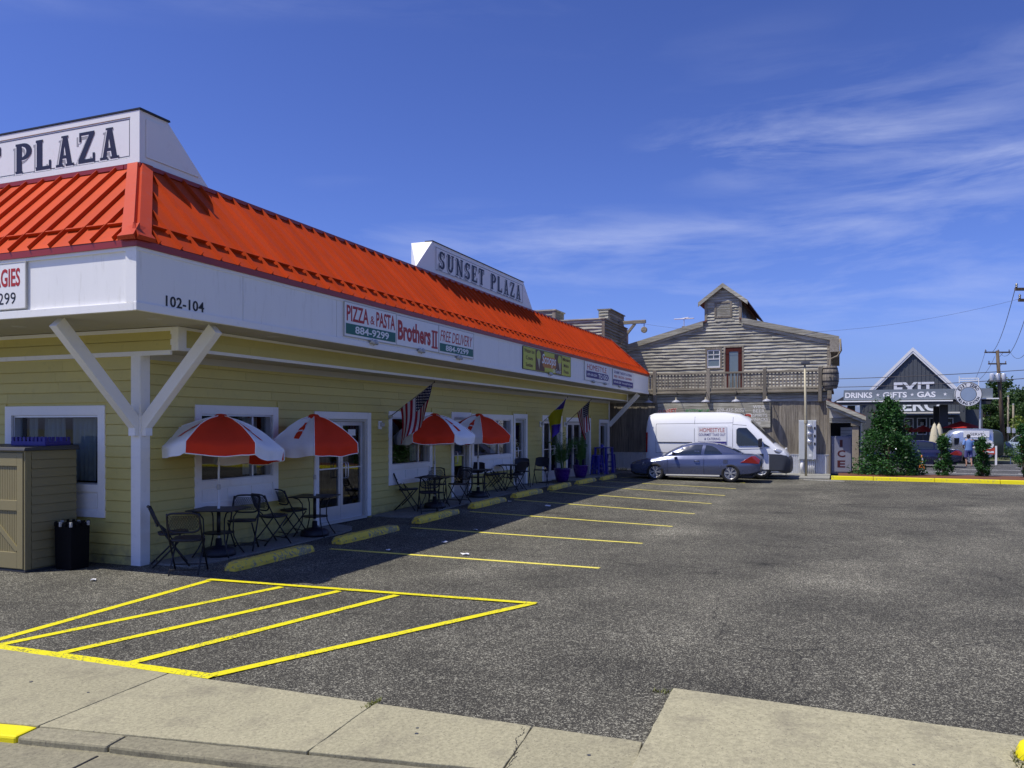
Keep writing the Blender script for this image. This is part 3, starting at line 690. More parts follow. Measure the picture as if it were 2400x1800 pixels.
# --- braces
def brace(p, q, nm='brace'):
    return MB().beam(p, q, .13, .17).build(nm, 'trim', plaza, bevel=.004)
brace((.06, -.03, 2.02), (.06, -1.30, 3.34)); brace((-.03, .06, 2.02), (-1.30, .06, 3.34)); brace((LX - .06, -.03, 2.02), (LX - .06, -1.30, 3.34))
MB().box(-.10, -.03, .0, .12, 1.86, 2.12).build('brace_block', 'trim', plaza, fix=False); MB().box(.0, .12, -.10, -.03, 1.86, 2.12).build('brace_block', 'trim', plaza, fix=False)
# --- red standing-seam roof
roof = empty('roof'); roof.parent = plaza; KIDS.setdefault(plaza.name, []).append(roof)
SL = math.hypot(DI, ZR - ZT - .04); EV = OV + .035               # eave edge stands a little proud of the fascia
def roof_side(a0, a1, tmax, P, pitch=.36, guard=True):
    """a runs along the eave, t up the slope (0..1); P maps (a, t, lift) to space"""
    a = a0; k = 0
    while a < a1 - .02:
        b = min(a + pitch, a1); t0, t1 = tmax(a), tmax(b)
        if t0 < .02 and t1 < .02: a = b; continue
        mb = MB(); n = len(mb.v)
        mid = (a + b) / 2; tm = tmax(mid)
        if tm > max(t0, t1): ring = [(a, 0), (b, 0), (b, t1), (mid, tm), (a, t0)]
        else: ring = [(a, 0), (b, 0), (b, t1), (a, t0)]
        lift = .0012 * ((k * 7) % 5)
        mb.poly([P(x, t, .0 + lift) for x, t in ring])
        tr = t0 - .02
        if tr > .05:
            w, h = .011, .052
            mb.hexa([P(a - w, .004, .001), P(a + w, .004, .001), P(a + w, tr, .001), P(a - w, tr, .001), P(a - w * .45, .004, h), P(a + w * .45, .004, h), P(a + w * .45, tr, h), P(a - w * .45, tr, h)])
        mb.build('roof_panel', 'roof_red', roof, fix=False)
        if guard and min(t0, t1) > .25:
            g = MB(); t = .17
            g.hexa([P(a + .03, t, .004), P(b - .03, t, .004), P(b - .03, t + .012, .004), P(a + .03, t + .012, .004), P(a + .03, t - .004, .05), P(b - .03, t - .004, .05), P(b - .03, t + .006, .05), P(a + .03, t + .006, .05)])
            g.build('snow_guard', 'roof_red', roof, fix=False)
        a = b; k += 1
rise = ZR - (ZT + .03); nn = Vector((0, -rise, DI)).normalized()  # outward normal of the long slope is (0,-rise,DI)
Z0 = ZT + .03; RD = YR + EV
def PL(a, t, l): return (a, -EV + RD * t - l * rise / SL, Z0 + rise * t + l * DI / SL)
def PS(a, t, l): return (-EV + RD * t - l * rise / SL, a, Z0 + rise * t + l * DI / SL)
def PE(a, t, l): return (XE + .035 - RD * t + l * rise / SL, a, Z0 + rise * t + l * DI / SL)
XF = XE + .035
roof_side(-EV, XF, lambda a: max(0, min(1, (a + EV) / RD, (XF - a) / RD)), PL)
roof_side(-EV, YB, lambda a: max(0, min(1, (a + EV) / RD)), PS)
roof_side(-EV, YB, lambda a: max(0, min(1, (a + EV) / RD)), PE, guard=False)
# hip caps, ridge flashing, drip edge
hc = MB(); w = .19; L = .062
hc.hexa([PL(-EV + .0, .0, .0), PL(-EV + w, .0, .0), PL(YR + w, 1.0, .0), PL(YR, 1, .0), PL(-EV, .0, L), PL(-EV + w, .0, L), PL(YR + w, 1, L), PL(YR, 1, L)])
hc.hexa([PS(-EV + .0, .0, .0), PS(-EV + w, .0, .0), PS(YR + w, 1.0, .0), PS(YR, 1, .0), PS(-EV, .0, L + .001), PS(-EV + w, .0, L), PS(YR + w, 1, L), PS(YR, 1, L + .001)])
hc.build('hip_cap', 'hip_red', roof)
e = MB(); e.hexa([PL(-EV - .03, -.02, .02), PL(-EV + w + .07, -.015, .02), PL(-EV + w + .05, .06, .02), PL(-EV, .06, .02), PL(-EV - .05, -.02, .085), PL(-EV + w + .05, -.01, .07), PL(-EV + w + .03, .09, .075), PL(-EV, .09, .105)])
e.hexa([PS(-EV - .03, -.02, .02), PS(-EV + w + .07, -.015, .02), PS(-EV + w + .05, .06, .02), PS(-EV, .06, .02), PS(-EV - .05, -.02, .086), PS(-EV + w + .05, -.01, .07), PS(-EV + w + .03, .09, .075), PS(-EV, .09, .106)])
e.build('hip_foot', 'hip_red', roof)
hc2 = MB(); hc2.hexa([PL(XF - w, 0, 0), PL(XF, 0, 0), PL(XE - DI, 1, 0), PL(XE - DI - w, 1, 0), PL(XF - w, 0, .055), PL(XF, 0, .055), PL(XE - DI, 1, .055), PL(XE - DI - w, 1, .055)]); hc2.build('hip_cap', 'roof_red', roof)
rd = MB(); rd.box(YR - .05, XE - DI + .05, YR - .055, YR + .25, ZR - .03, ZR + .03); rd.box(YR - .055, YR + .25, YR + .26, YB, ZR - .03, ZR + .03)
rd.build('ridge_flashing', 'roof_red_dark', roof)
de = MB(); de.box(-EV + .002, XF - .004, -EV + .002, -EV + .022, ZT - .055, ZT + .028); de.box(-EV + .002, -EV + .022, -EV + .024, YB, ZT - .055, ZT + .028); de.box(XF - .024, XF - .004, -EV + .024, YB, ZT - .055, ZT + .028)
de.build('drip_edge', 'roof_red_dark', roof)
de = MB(); de.box(-OV - .014, XE + .012, -OV - .012, -OV + .01, ZT - .10, ZT - .056); de.box(-OV - .014, -OV + .01, -OV + .012, YB, ZT - .10, ZT - .056); de.build('eave_moulding', 'trim', roof)
MB().box(YR + .0, XE - DI + .0, YR + .0, YB, ZR - .2, ZR - .05).build('flat_roof', 'dark_shingle', roof, fix=False)
# --- windows of the plaza
def win_frame(mb, a0, a1, z0, z1, P, t=.14, d=.035):
    """flat casing round an opening; P maps (a, out, z)"""
    def bar(x0, x1, q0, q1, o0=-.0, o1=d): mb.hexa([P(x0, o0, q0), P(x1, o0, q0), P(x1, o1, q0), P(x0, o1, q0), P(x0, o0, q1), P(x1, o0, q1), P(x1, o1, q1), P(x0, o1, q1)])
    bar(a0, a0 + t, z0, z1); bar(a1 - t, a1, z0, z1); bar(a0 + t, a1 - t, z1 - t, z1)
    return bar
def shop_window(P, a0, a1, z0=.68, z1=2.33, sill=1.13, panels=3, mull=None):
    mb = MB(); bar = win_frame(mb, a0, a1, z0, z1, P)
    bar(a0 + .14, a1 - .14, z0, z0 + .10); bar(a0 + .14, a1 - .14, sill - .11, sill)
    w = mb.build('window', 'trim', plaza, bevel=.003)
    rv = MB(); i0, i1 = a0 + .14, a1 - .14                          # reveal: the glass sits back in the wall
    def rb(x0, x1, q0, q1, o0, o1, m=rv): m.hexa([P(x0, o0, q0), P(x1, o0, q0), P(x1, o1, q0), P(x0, o1, q0), P(x0, o0, q1), P(x1, o0, q1), P(x1, o1, q1), P(x0, o1, q1)])
    rb(i0, i0 + .03, sill, z1 - .14, -.13, -.002); rb(i1 - .03, i1, sill, z1 - .14, -.13, -.002); rb(i0 + .03, i1 - .03, z1 - .17, z1 - .14, -.13, -.002); rb(i0 + .03, i1 - .03, sill - .02, sill + .015, -.13, -.003)
    if mull: rb(mull - .02, mull + .02, sill + .015, z1 - .17, -.12, -.07)
    rv.build('sash', 'alu', w)
    g = MB(); g.poly([P(i0 + .03, -.10, sill + .015), P(i1 - .03, -.10, sill + .015), P(i1 - .03, -.10, z1 - .17), P(i0 + .03, -.10, z1 - .17)]); g.build('pane', 'glass', w, fix=False)
    q0, q1 = z0 + .10, sill - .11; step = (i1 - i0) / panels
    bk = MB(); rb(i0, i1, q0, q1, -.12, .004, bk); bk.build('apron', 'trim', w)
    for k in range(panels):
        pmb = MB(); x0 = i0 + k * step + .03; x1 = i0 + (k + 1) * step - .03
        rb(x0, x1, q0 + .03, q1 - .03, .004, .016, pmb); pmb.build('apron_panel', 'trim', w, bevel=.004)
    return w
FX = lambda a, o, z: (a, -o, z)
FY = lambda a, o, z: (-o, a, z)
w1 = shop_window(FX, 1.04, 3.06, mull=2.5); w2 = shop_window(FX, 6.90, 8.98, panels=3, mull=8.45); w3 = shop_window(FX, 11.29, 14.28, sill=1.16, panels=4, mull=13.4)
w0 = shop_window(FY, .65, 2.73, z0=.66, z1=2.30, sill=1.14, panels=1); shop_window(FY, 5.2, 7.3, z0=.66, z1=2.30, sill=1.14, panels=1)
def curtain(a0, a1, z0, z1, P, off, parent, waves=7, amp=.03, flare=0):
    mb = MB(); n = waves * 6
    for i in range(n + 1):
        t = i / n; a = a0 + (a1 - a0) * t; o = off + amp * math.sin(t * waves * 2 * PI) + amp * .4 * math.sin(t * waves * 4.7 + 1)
        mb.v += [P(a + flare * (t - .5), o, z0), P(a, o * 1.0, z1)]
    for i in range(n): mb.face(2 * i, 2 * i + 2, 2 * i + 3, 2 * i + 1)
    return mb.build('curtain', 'curtain', parent, smooth=True, fix=False)
curtain(.83, 1.02, 1.17, 2.12, FY, -.24, w0, 2); curtain(1.10, 1.62, 1.17, 2.12, FY, -.24, w0, 5, flare=-.03); curtain(1.78, 2.22, 1.5, 2.12, FY, -.26, w0, 4, flare=.05); curtain(2.34, 2.56, 1.17, 2.12, FY, -.24, w0, 2)
curtain(2.50, 2.88, 1.16, 2.15, FX, -.30, w1, 4); curtain(8.42, 8.80, 1.16, 2.15, FX, -.30, w2, 4); curtain(13.3, 13.7, 1.2, 2.15, FX, -.3, w3, 3)
# a television and a few shapes in the first room, stools behind the glazed doors
for (x, y, z, a, b, c, m) in ((1.55, 1.2, .0, .55, .5, 1.35, 'galv'), (2.15, 1.9, 0, .5, .4, 1.75, 'wood_z'), (5.2, 1.4, .98, 1.3, .5, .06, 'wood_beam'), (4.9, 1.2, .9, .7, .06, .05, 'ink_lime'), (5.3, 1.7, 0, .3, .3, .75, 'trim_grey'), (7.6, 1.8, 0, .6, .6, 1.9, 'wood_z'), (11.9, 1.5, 0, .7, .5, 1.3, 'trim_grey')):
    o = MB().box(-a / 2, a / 2, -b / 2, b / 2, 0, c).build('counter_unit', m, plaza, fix=False, bevel=.02); o.location = (x, y, z)
# --- doors
def handle(P, a, z, parent, r=.012):
    pts = [P(a, .03, z), P(a, .085, z), P(a, .095, z + .05), P(a, .095, z + .26), P(a, .085, z + .31), P(a, .03, z + .31)]
    return MB().tube(pts, r, 6).build('handle', 'alu', parent, smooth=True)
def glass_door(a0, a1, zt, z0, leaves, hand=True, side=None, mat='alu'):
    P = FX; mb = MB()
    bar = win_frame(mb, a0, a1, z0, zt, P, .14, .04)
    d = mb.build('door', 'trim', plaza, bevel=.003)
    i0, i1 = a0 + .14, a1 - .14; rv = MB()
    def rb(x0, x1, q0, q1, o0, o1, m): m.hexa([P(x0, o0, q0), P(x1, o0, q0), P(x1, o1, q0), P(x0, o1, q0), P(x0, o0, q1), P(x1, o0, q1), P(x1, o1, q1), P(x0, o1, q1)])
    rb(i0, i0 + .05, z0, zt - .14, -.13, .0, rv); rb(i1 - .05, i1, z0, zt - .14, -.13, .0, rv); rb(i0 + .05, i1 - .05, zt - .19, zt - .14, -.13, .0, rv); rb(i0, i1, z0 - .03, z0 + .02, -.13, .03, rv)
    rv.build('door_frame', 'trim_grey', d)
    step = (i1 - i0 - .1) / leaves
    for k in range(leaves):
        x0 = i0 + .05 + k * step + .004; x1 = i0 + .05 + (k + 1) * step - .004; lf = MB()
        rb(x0, x0 + .075, z0 + .02, zt - .195, -.10, -.055, lf); rb(x1 - .075, x1, z0 + .02, zt - .195, -.10, -.055, lf)
        rb(x0 + .075, x1 - .075, z0 + .02, z0 + .30, -.10, -.055, lf); rb(x0 + .075, x1 - .075, zt - .27, zt - .195, -.10, -.055, lf)
        rb(x0 + .075, x1 - .075, z0 + 1.04, z0 + 1.065, -.085, -.06, lf)
        lf.build('door_leaf', mat, d)
        MB().poly([P(x0 + .075, -.08, z0 + .30), P(x1 - .075, -.08, z0 + .30), P(x1 - .075, -.08, zt - .27), P(x0 + .075, -.08, zt - .27)]).build('pane', 'glass', d, fix=False)
        if hand: handle(P, (x1 - .04) if k == 0 and leaves > 1 else x0 + .04, z0 + .86, d)
    return d
d1 = glass_door(4.14, 6.15, 2.28, .10, 2); d2 = glass_door(10.04, 11.24, 2.36, wz(10.6), 1); glass_door(14.34, 15.52, 2.37, wz(15), 1); glass_door(16.94, 19.05, 2.36, wz(18), 2); glass_door(19.51, 22.65, 2.31, wz(21), 3); glass_door(23.90, 25.36, 2.27, wz(24.6), 1)
box('door_card', 'paper', d1, 4.86, 4.92, .076, .079, 1.52, 1.70); box('door_card', 'paper', d1, 5.45, 5.72, .076, .079, 1.80, 1.93)
box('door_poster', 'ink_lime', d2, 10.42, 10.82, .05, .07, .95, 1.22); box('door_poster', 'ink_orange', d2, 10.75, 10.95, .05, .07, 1.75, 1.95)
# --- wall lights and other small fittings (fixed boxes)
for i, (x, z) in enumerate(((6.50, 2.02), (16.72, 2.06), (19.28, 2.06))):
    t = thing('wall_light', ['small white box light beside the glazed double doors under the pizza sign', 'small white box light behind the purple and gold flag', 'small white box light between the flags over the palms'][i], 'light', (x, 0, z), 0, 'box lights on the yellow wall')
    MB().box(-.06, .06, -.06, -.022, -.09, .09).build('back_plate', 'trim', t, bevel=.008, fix=False); MB().beam((.0, -.06, .02), (.03, -.14, .0), .05, .09).build('lamp_head', 'trim_grey', t, bevel=.01)
for i, x in enumerate((3.85, 5.65, 7.41, 13.51, 17.91, 19.41, 21.46, 22.94)):
    t = thing('flood_light', ['white flood light under the pizza and pasta panel', 'white flood light under the middle panel of the pizza sign', 'white flood light under the free delivery panel', 'white flood light under the yellow ice cream sign',
        'white flood light under the arrow sign, nearer the street', 'white flood light under the arrow sign, farther from the street', 'white flood light under the far catering sign, nearer the street', 'white flood light under the far catering sign, last before the roof end'][i], 'light', (x, -OV - .02, 3.45), 0, 'flood lights along the fascia')
    MB().lathe([(.045, 0), (.045, .02), (.001, .02)], 12, (0, 0, 0), 'y').build('base', 'trim', t)
    MB().tube([(0, -.02, 0), (0, -.07, .03)], .012, 6).build('arm', 'trim_grey', t)
    for s in (-1, 1):
        o = MB().lathe([(.012, 0), (.03, .02), (.048, .07), (.05, .085), (.001, .08)], 12).build('lamp_head', 'trim_grey', t, smooth=True); o.location = (s * .05, -.08, .02); o.rotation_euler = (-.9, s * .5, 0)
# --- roof signs
def roof_sign(name, label, frame, N):
    t = thing(name, label, 'sign', (0, 0, 0)); return t
s1 = roof_sign('roof_sign', 'white roof sign above the street front, its board cut off by the picture edge', None, None)
X0, Y0 = YR - .02, YR - .02
pr = [(X0, Y0, ZR + .035), (X0, Y0, 6.46), (.39, Y0, 6.46), (1.24, Y0, ZR + .035)]
MB().prism(pr, (0, 6.2, 0)).build('sign_box', 'sign_white', s1)
MB().hexa([(X0 - .03, Y0 - .03, 6.462), (.42, Y0 - .03, 6.462), (.42, Y0 + 6.2, 6.462), (X0 - .03, Y0 + 6.2, 6.462), (X0 - .03, Y0 - .03, 6.486), (.41, Y0 - .03, 6.486), (.41, Y0 + 6.2, 6.486), (X0 - .03, Y0 + 6.2, 6.486)]).build('cap_flashing', 'ink_black', s1)
fr = MB(); xo = X0 - .022
fr.box(xo, X0 - .002, Y0 - .012, Y0 + .16, ZR + .04, 6.455); fr.box(xo, X0 - .002, Y0 + .16, Y0 + 6.1, ZR + .04, ZR + .12); fr.box(xo, X0 - .002, Y0 + .16, Y0 + 6.1, 6.38, 6.455); fr.build('board_frame', 'sign_white', s1)
pl = MB(); pl.box(X0 - .012, X0 - .003, Y0 + .17, Y0 + 3.0, ZR + .13, 6.37)
pl.build('sign_panel', 'sign_white', s1)
ol = MB(); xq = X0 - .0145
for (a, b, c, d_) in ((Y0 + .18, Y0 + 3.0, ZR + .145, ZR + .153), (Y0 + .18, Y0 + 3.0, 6.347, 6.355), (Y0 + .18, Y0 + .188, ZR + .154, 6.346)): ol.box(xq, xq + .001, a, b, c, d_)
ol.build('outline', 'navy_paint', s1)
se = MB(); se.prism([(X0 + .10, Y0 - .004, ZR + .14), (X0 + .10, Y0 - .004, 6.37), (.34, Y0 - .004, 6.37), (1.02, Y0 - .004, ZR + .14)], (0, -.014, 0)); se.build('end_panel', 'sign_white', s1, bevel=.004)
Rv, Uv = (0, -1, 0), (0, 0, 1)
for mat, off, sh in (('grey_paint', .0132, (-.056, -.055)), ('sign_white', .0152, (-.018, -.018)), ('navy_paint', .0172, (0, 0))):
    slab_letters('PLAZA', s1, (X0, 2.36, 5.83), Rv, Uv, 2.10, .45, off, mat, .0008, sh, .20)
    slab_letters('SUNSET', s1, (X0, 5.20, 5.83), Rv, Uv, 2.52, .45, off, mat, .0008, sh, .20)
s2 = roof_sign('roof_sign', 'white tapered roof sign with full dark lettering standing midway along the red roof', None, None)
pr = [(7.98, Y0, ZR + .035), (8.81, Y0, 6.47), (14.94, Y0, 6.47), (15.76, Y0, ZR + .035)]
MB().loft([[(x, Y0, z) for x, _, z in pr], [(8.76, Y0 + .55, ZR + .035), (8.76, Y0 + .55, 6.46), (14.98, Y0 + .55, 6.46), (14.98, Y0 + .55, ZR + .035)]]).build('sign_box', 'sign_white', s2)
MB().box(8.79, 14.96, Y0 - .02, Y0 + .2, 6.472, 6.490).build('cap_flashing', 'ink_black', s2, fix=False)
MB().box(8.95, 14.86, Y0 - .014, Y0 - .003, ZR + .12, 6.38).build('sign_panel', 'sign_white', s2, fix=False)
ol = MB(); yq = Y0 - .016
for (a, b, c, d_) in ((8.97, 14.84, ZR + .135, ZR + .145), (8.97, 14.84, 6.355, 6.365), (8.97, 8.985, ZR + .146, 6.354), (14.825, 14.84, ZR + .146, 6.354)): ol.box(a, b, yq, yq + .001, c, d_)
ol.build('outline', 'navy_paint', s2)
for mat, off, sh in (('grey_paint', .0152, (-.055, -.045)), ('sign_white', .0172, (-.022, -.017)), ('navy_paint', .0192, (0, 0))):
    slab_letters('SUNSET PLAZA', s2, (9.12, Y0, 5.87), (1, 0, 0), (0, 0, 1), 5.55, .44, off, mat, .0008, sh, .24)
# --- fascia signs
RX, UZ = (1, 0, 0), (0, 0, 1); YF = -OV
t = thing('house_number', 'black numerals on the white fascia above the corner post', 'numerals', (0, 0, 0))
lettering('102-104', 'ink_black', t, (-1.0, YF - .004, 3.50), RX, UZ, .66, .135, .006, .012, space=1.05)
def panel_sign(name, label, x0, x1, z0, z1, mat='sign_white', group=None, frame='ink_black', fw=.012):
    t = thing(name, label, 'sign', (0, 0, 0), 0, group)
    box('sign_panel', mat, t, x0, x1, YF - .026, YF - .002, z0, z1)
    if frame:
        f = MB(); y0, y1 = YF - .030, YF - .003
        f.box(x0 - fw, x0 - .001, y0, y1, z0 - fw, z1 + fw); f.box(x1 + .001, x1 + fw, y0, y1, z0 - fw, z1 + fw); f.box(x0, x1, y0, y1, z0 - fw, z0 - .001); f.box(x0, x1, y0, y1, z1 + .001, z1 + fw)
        f.build('sign_frame', frame, t)
    return t
YS = YF - .027
t = panel_sign('shop_sign', 'white fascia sign for pizza and pasta, red words over a green phone band', 2.95, 4.68, 3.54, 4.11, frame='trim_grey')
lettering('PIZZA', 'ink_red', t, (3.01, YS, 3.80), RX, UZ, .70, .27, .003, .02); lettering('&', 'ink_red', t, (3.77, YS, 3.82), RX, UZ, .14, .15, .003, 0)
lettering('PASTA', 'ink_red', t, (3.97, YS, 3.80), RX, UZ, .67, .27, .003, .02)
box('colour_band', 'ink_green', t, 2.985, 4.655, YS - .003, YS, 3.575, 3.755); lettering('884-9299', 'ink_white', t, (3.27, YS - .0035, 3.60), RX, UZ, 1.14, .13, .002, .02)
t = panel_sign('shop_sign', 'white fascia sign with tall red slab lettering between two phone panels', 4.70, 6.44, 3.545, 4.10, frame='trim_grey')
lettering('Brothers', 'ink_red', t, (4.75, YS, 3.64), RX, UZ, 1.34, .38, .003, .035)
mb = MB()
for a, b, c, d_ in ((6.13, 6.40, 3.93, 3.97), (6.13, 6.40, 3.60, 3.64), (6.17, 6.235, 3.64, 3.93), (6.295, 6.36, 3.64, 3.93)): mb.box(a, b, YS - .003, YS, c, d_)
mb.build('lettering', 'ink_red', t)
t = panel_sign('shop_sign', 'white fascia sign for free delivery above a green phone band', 6.47, 8.20, 3.54, 4.10, frame='trim_grey')
lettering('FREE DELIVERY', 'ink_red', t, (6.53, YS, 3.79), RX, UZ, 1.61, .23, .003, .0, .25)
box('colour_band', 'ink_green', t, 6.505, 8.175, YS - .003, YS, 3.575, 3.745); lettering('884-9299', 'ink_white', t, (6.78, YS - .0035, 3.60), RX, UZ, 1.14, .12, .002, .02)
t = panel_sign('shop_sign', 'yellow and brown ice cream fascia sign with white script and cones', 11.37, 15.48, 3.53, 4.12, 'ink_lime', frame='ink_black')
mb = MB().box(12.32, 14.60, YS - .004, YS, 3.54, 4.11); mb.build('colour_band', 'ink_brown', t)
MB().prism([(13.46 + .62 * math.cos(a), YS - .0042, 3.825 + .26 * math.sin(a)) for a in [k * PI / 12 for k in range(24)]], (0, -.0015, 0)).build('colour_band', 'ink_orange', t)
MB().box(13.05, 14.0, YS - .0075, YS - .0045, 3.545, 3.66).build('colour_band', 'ink_lime', t, fix=False); MB().box(13.0, 13.9, YS - .0075, YS - .0045, 3.98, 4.105).build('colour_band', 'ink_lime', t, fix=False)
lettering('Scoops', 'ink_white', t, (12.82, YS - .008, 3.68), RX, UZ, 1.22, .36, .002, .015, .2); lettering('On Sunset', 'ink_white', t, (13.78, YS - .008, 3.56), RX, UZ, .72, .12, .002, 0, .2)
for cx, cz in ((12.55, 3.84), (14.38, 3.84)):
    q = MB(); q.prism([(cx + .17 * math.cos(a), YS - .005, cz + .12 + .14 * math.sin(a)) for a in [k * PI / 8 for k in range(16)]], (0, -.004, 0)); q.build('cone_scoop', 'ink_lime', t)
    q = MB(); q.prism([(cx - .12, YS - .0095, cz + .03), (cx + .12, YS - .0095, cz + .03), (cx + .05, YS - .0095, cz - .27)], (0, -.002, 0)); q.build('cone_wafer', 'fabric_cream', t)
for x0, x1, ws in ((11.42, 12.26, ('Water Ice', 'Cones', 'Sundaes')), (14.66, 15.42, ('Milkshakes', 'Malts', 'Floats'))):
    for k, wd in enumerate(ws):
        ww = (x1 - x0) * (.92 if k == 0 else .62); lettering(wd, 'ink_brown', t, ((x0 + x1 - ww) / 2, YS - .001, 3.97 - .185 * k), RX, UZ, ww, .105, .003, .01)
t = panel_sign('shop_sign', 'white fascia sign with serif red word and a navy arrow band', 17.0, 20.05, 3.53, 4.14, frame='trim_grey')
lettering('HOMESTYLE', 'ink_red', t, (17.28, YS, 3.88), RX, UZ, 2.4, .19, .003, .0)
MB().prism([(17.18, YS, 3.62), (19.86, YS, 3.62), (20.0, YS, 3.73), (19.86, YS, 3.84), (17.18, YS, 3.84)], (0, -.003, 0)).build('colour_band', 'ink_navy', t)
lettering('609-600-2204', 'ink_white', t, (17.3, YS - .0035, 3.685), RX, UZ, 1.15, .085, .002, .01); lettering('TO GO', 'ink_white', t, (18.62, YS - .0035, 3.65), RX, UZ, 1.2, .155, .002, .03)
t = panel_sign('shop_sign', 'white catering fascia sign with navy strip, nearest the far roof end', 20.58, 23.72, 3.52, 4.13, frame='trim_grey')
lettering('GOURMET TAKEOUT & CATERING', 'ink_navy', t, (20.75, YS, 3.96), RX, UZ, 2.8, .10, .003, .01); lettering('FRESH · DELICIOUS · CONVENIENT', 'ink_red', t, (20.75, YS, 3.81), RX, UZ, 2.8, .085, .003, .01)
box('colour_band', 'ink_navy', t, 20.6, 23.70, YS - .003, YS, 3.53, 3.74); lettering('609-600-2204 · HomestyleToGo.com', 'ink_white', t, (20.72, YS - .0035, 3.585), RX, UZ, 2.86, .10, .002, .01)
# street-side sign
t = thing('shop_sign', 'white sign with red and black lettering on the street fascia at the picture edge', 'sign')
xs_ = -OV + .010
box('sign_panel', 'sign_white', t, xs_ - .03, xs_ - .001, .40, 1.62, 3.52, 4.10)
f = MB(); f.box(xs_ - .034, xs_ - .002, .385, .399, 3.505, 4.115); f.box(xs_ - .034, xs_ - .002, .40, 1.62, 3.505, 3.519); f.box(xs_ - .034, xs_ - .002, .40, 1.62, 4.101, 4.115); f.box(xs_ - .034, xs_ - .002, 1.621, 1.635, 3.505, 4.115); f.build('sign_frame', 'trim_grey', t)
lettering('HOAGIES', 'ink_red', t, (xs_ - .031, 1.25, 3.80), Rv, Uv, .76, .235, .003, .02); lettering('884-9299', 'ink_black', t, (xs_ - .031, 1.42, 3.575), Rv, Uv, .85, .15, .003, .0)
# ---------------------------------------------------------------- the weathered timber building
random.seed(11)
timber = thing('timber_building', 'weathered grey timber saloon-style building with balcony, cupola and gable', 'building')
XL, XG = 27.2, 31.5
def rough_board(name, mat, parent, p0, p1, h, th, out, up=(0, 0, 1), n=6, wav=.012):
    """a lapped board with an uneven lower edge: p0..p1 lower back edge, out the facing direction"""
    p0, p1, out, up = Vector(p0), Vector(p1), Vector(out), Vector(up); mb = MB(); secs = []
    for i in range(n + 1):
        t = i / n; p = p0.lerp(p1, t); w = (random.random() - .5) * 2 * wav; k = th * (.75 + .5 * random.random())
        secs.append([p + up * w, p + up * w + out * k, p + up * h + out * th * .22, p + up * h])
    return mb.loft(secs).build(name, mat, parent)
def cut(a0, a1, lim):
    """pieces of a board row a0..a1"""
    out = []; p = a0
    while a1 - p > .05:
        L = 1.8 + 2.2 * random.random(); q = a1 if a1 - p - L < .7 else p + L
        out.append((p + .002, q - .002)); p = q
    return out
# lower storey
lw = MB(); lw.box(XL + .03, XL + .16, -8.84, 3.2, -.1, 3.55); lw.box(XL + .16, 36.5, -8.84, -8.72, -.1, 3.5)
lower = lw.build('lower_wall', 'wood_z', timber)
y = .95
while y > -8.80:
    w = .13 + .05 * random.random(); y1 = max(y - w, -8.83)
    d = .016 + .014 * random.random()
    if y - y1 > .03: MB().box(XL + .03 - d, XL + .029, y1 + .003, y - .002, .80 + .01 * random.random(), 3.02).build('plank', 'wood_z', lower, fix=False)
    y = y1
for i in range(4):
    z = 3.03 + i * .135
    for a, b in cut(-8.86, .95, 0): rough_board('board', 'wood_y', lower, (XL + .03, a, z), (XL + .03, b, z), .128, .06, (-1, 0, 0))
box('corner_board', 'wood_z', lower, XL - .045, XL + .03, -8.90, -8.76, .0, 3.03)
# corrugated skirt: each sheet its own piece
y = .9
while y > -8.8:
    y1 = max(y - 1.15, -8.82); n = int((y - y1) / .019); mb = MB()
    for i in range(n + 1):
        yy = y + (y1 - y) * i / n; xx = XL - .035 + .014 * math.cos(i * PI / 2)
        mb.v += [(xx, yy, -.02), (xx, yy, .80)]
    for i in range(n): mb.face(2 * i, 2 * i + 1, 2 * i + 3, 2 * i + 2)
    mb.build('corrugated_sheet', 'galv', lower, fix=False, smooth=True); y = y1 + .02
box('skirt_cap', 'galv', lower, XL - .055, XL + .02, -8.84, .95, .80, .825)
# deck and railing
box('deck', 'wood_beam', timber, XL - .14, XG, -9.0, .66, 3.45, 3.53)
rail = empty('railing'); rail.parent = timber; KIDS.setdefault(timber.name, []).append(rail)
XR = XL - .09
for z0, z1, d in ((4.235, 4.315, .13), (3.555, 3.63, .10), (3.40, 3.47, .16)): box('rail', 'wood_beam', rail, XR - d / 2, XR + d / 2, -8.55, .6, z0, z1, .008)
for yy in (.5, -1.66, -3.99, -6.32, -8.5): box('post', 'wood_z', rail, XR - .09, XR + .05, yy - .075, yy + .075, 3.0, 4.44, .01)
y = .36
while y > -8.42:
    if min(abs(y - q) for q in (.5, -1.66, -3.99, -6.32, -8.5)) > .11:
        MB().box(XR - .03, XR + .02, y - .034 - .008 * random.random(), y + .034, 3.63, 4.235).build('baluster', 'wood_z', rail, fix=False)
    y -= .145
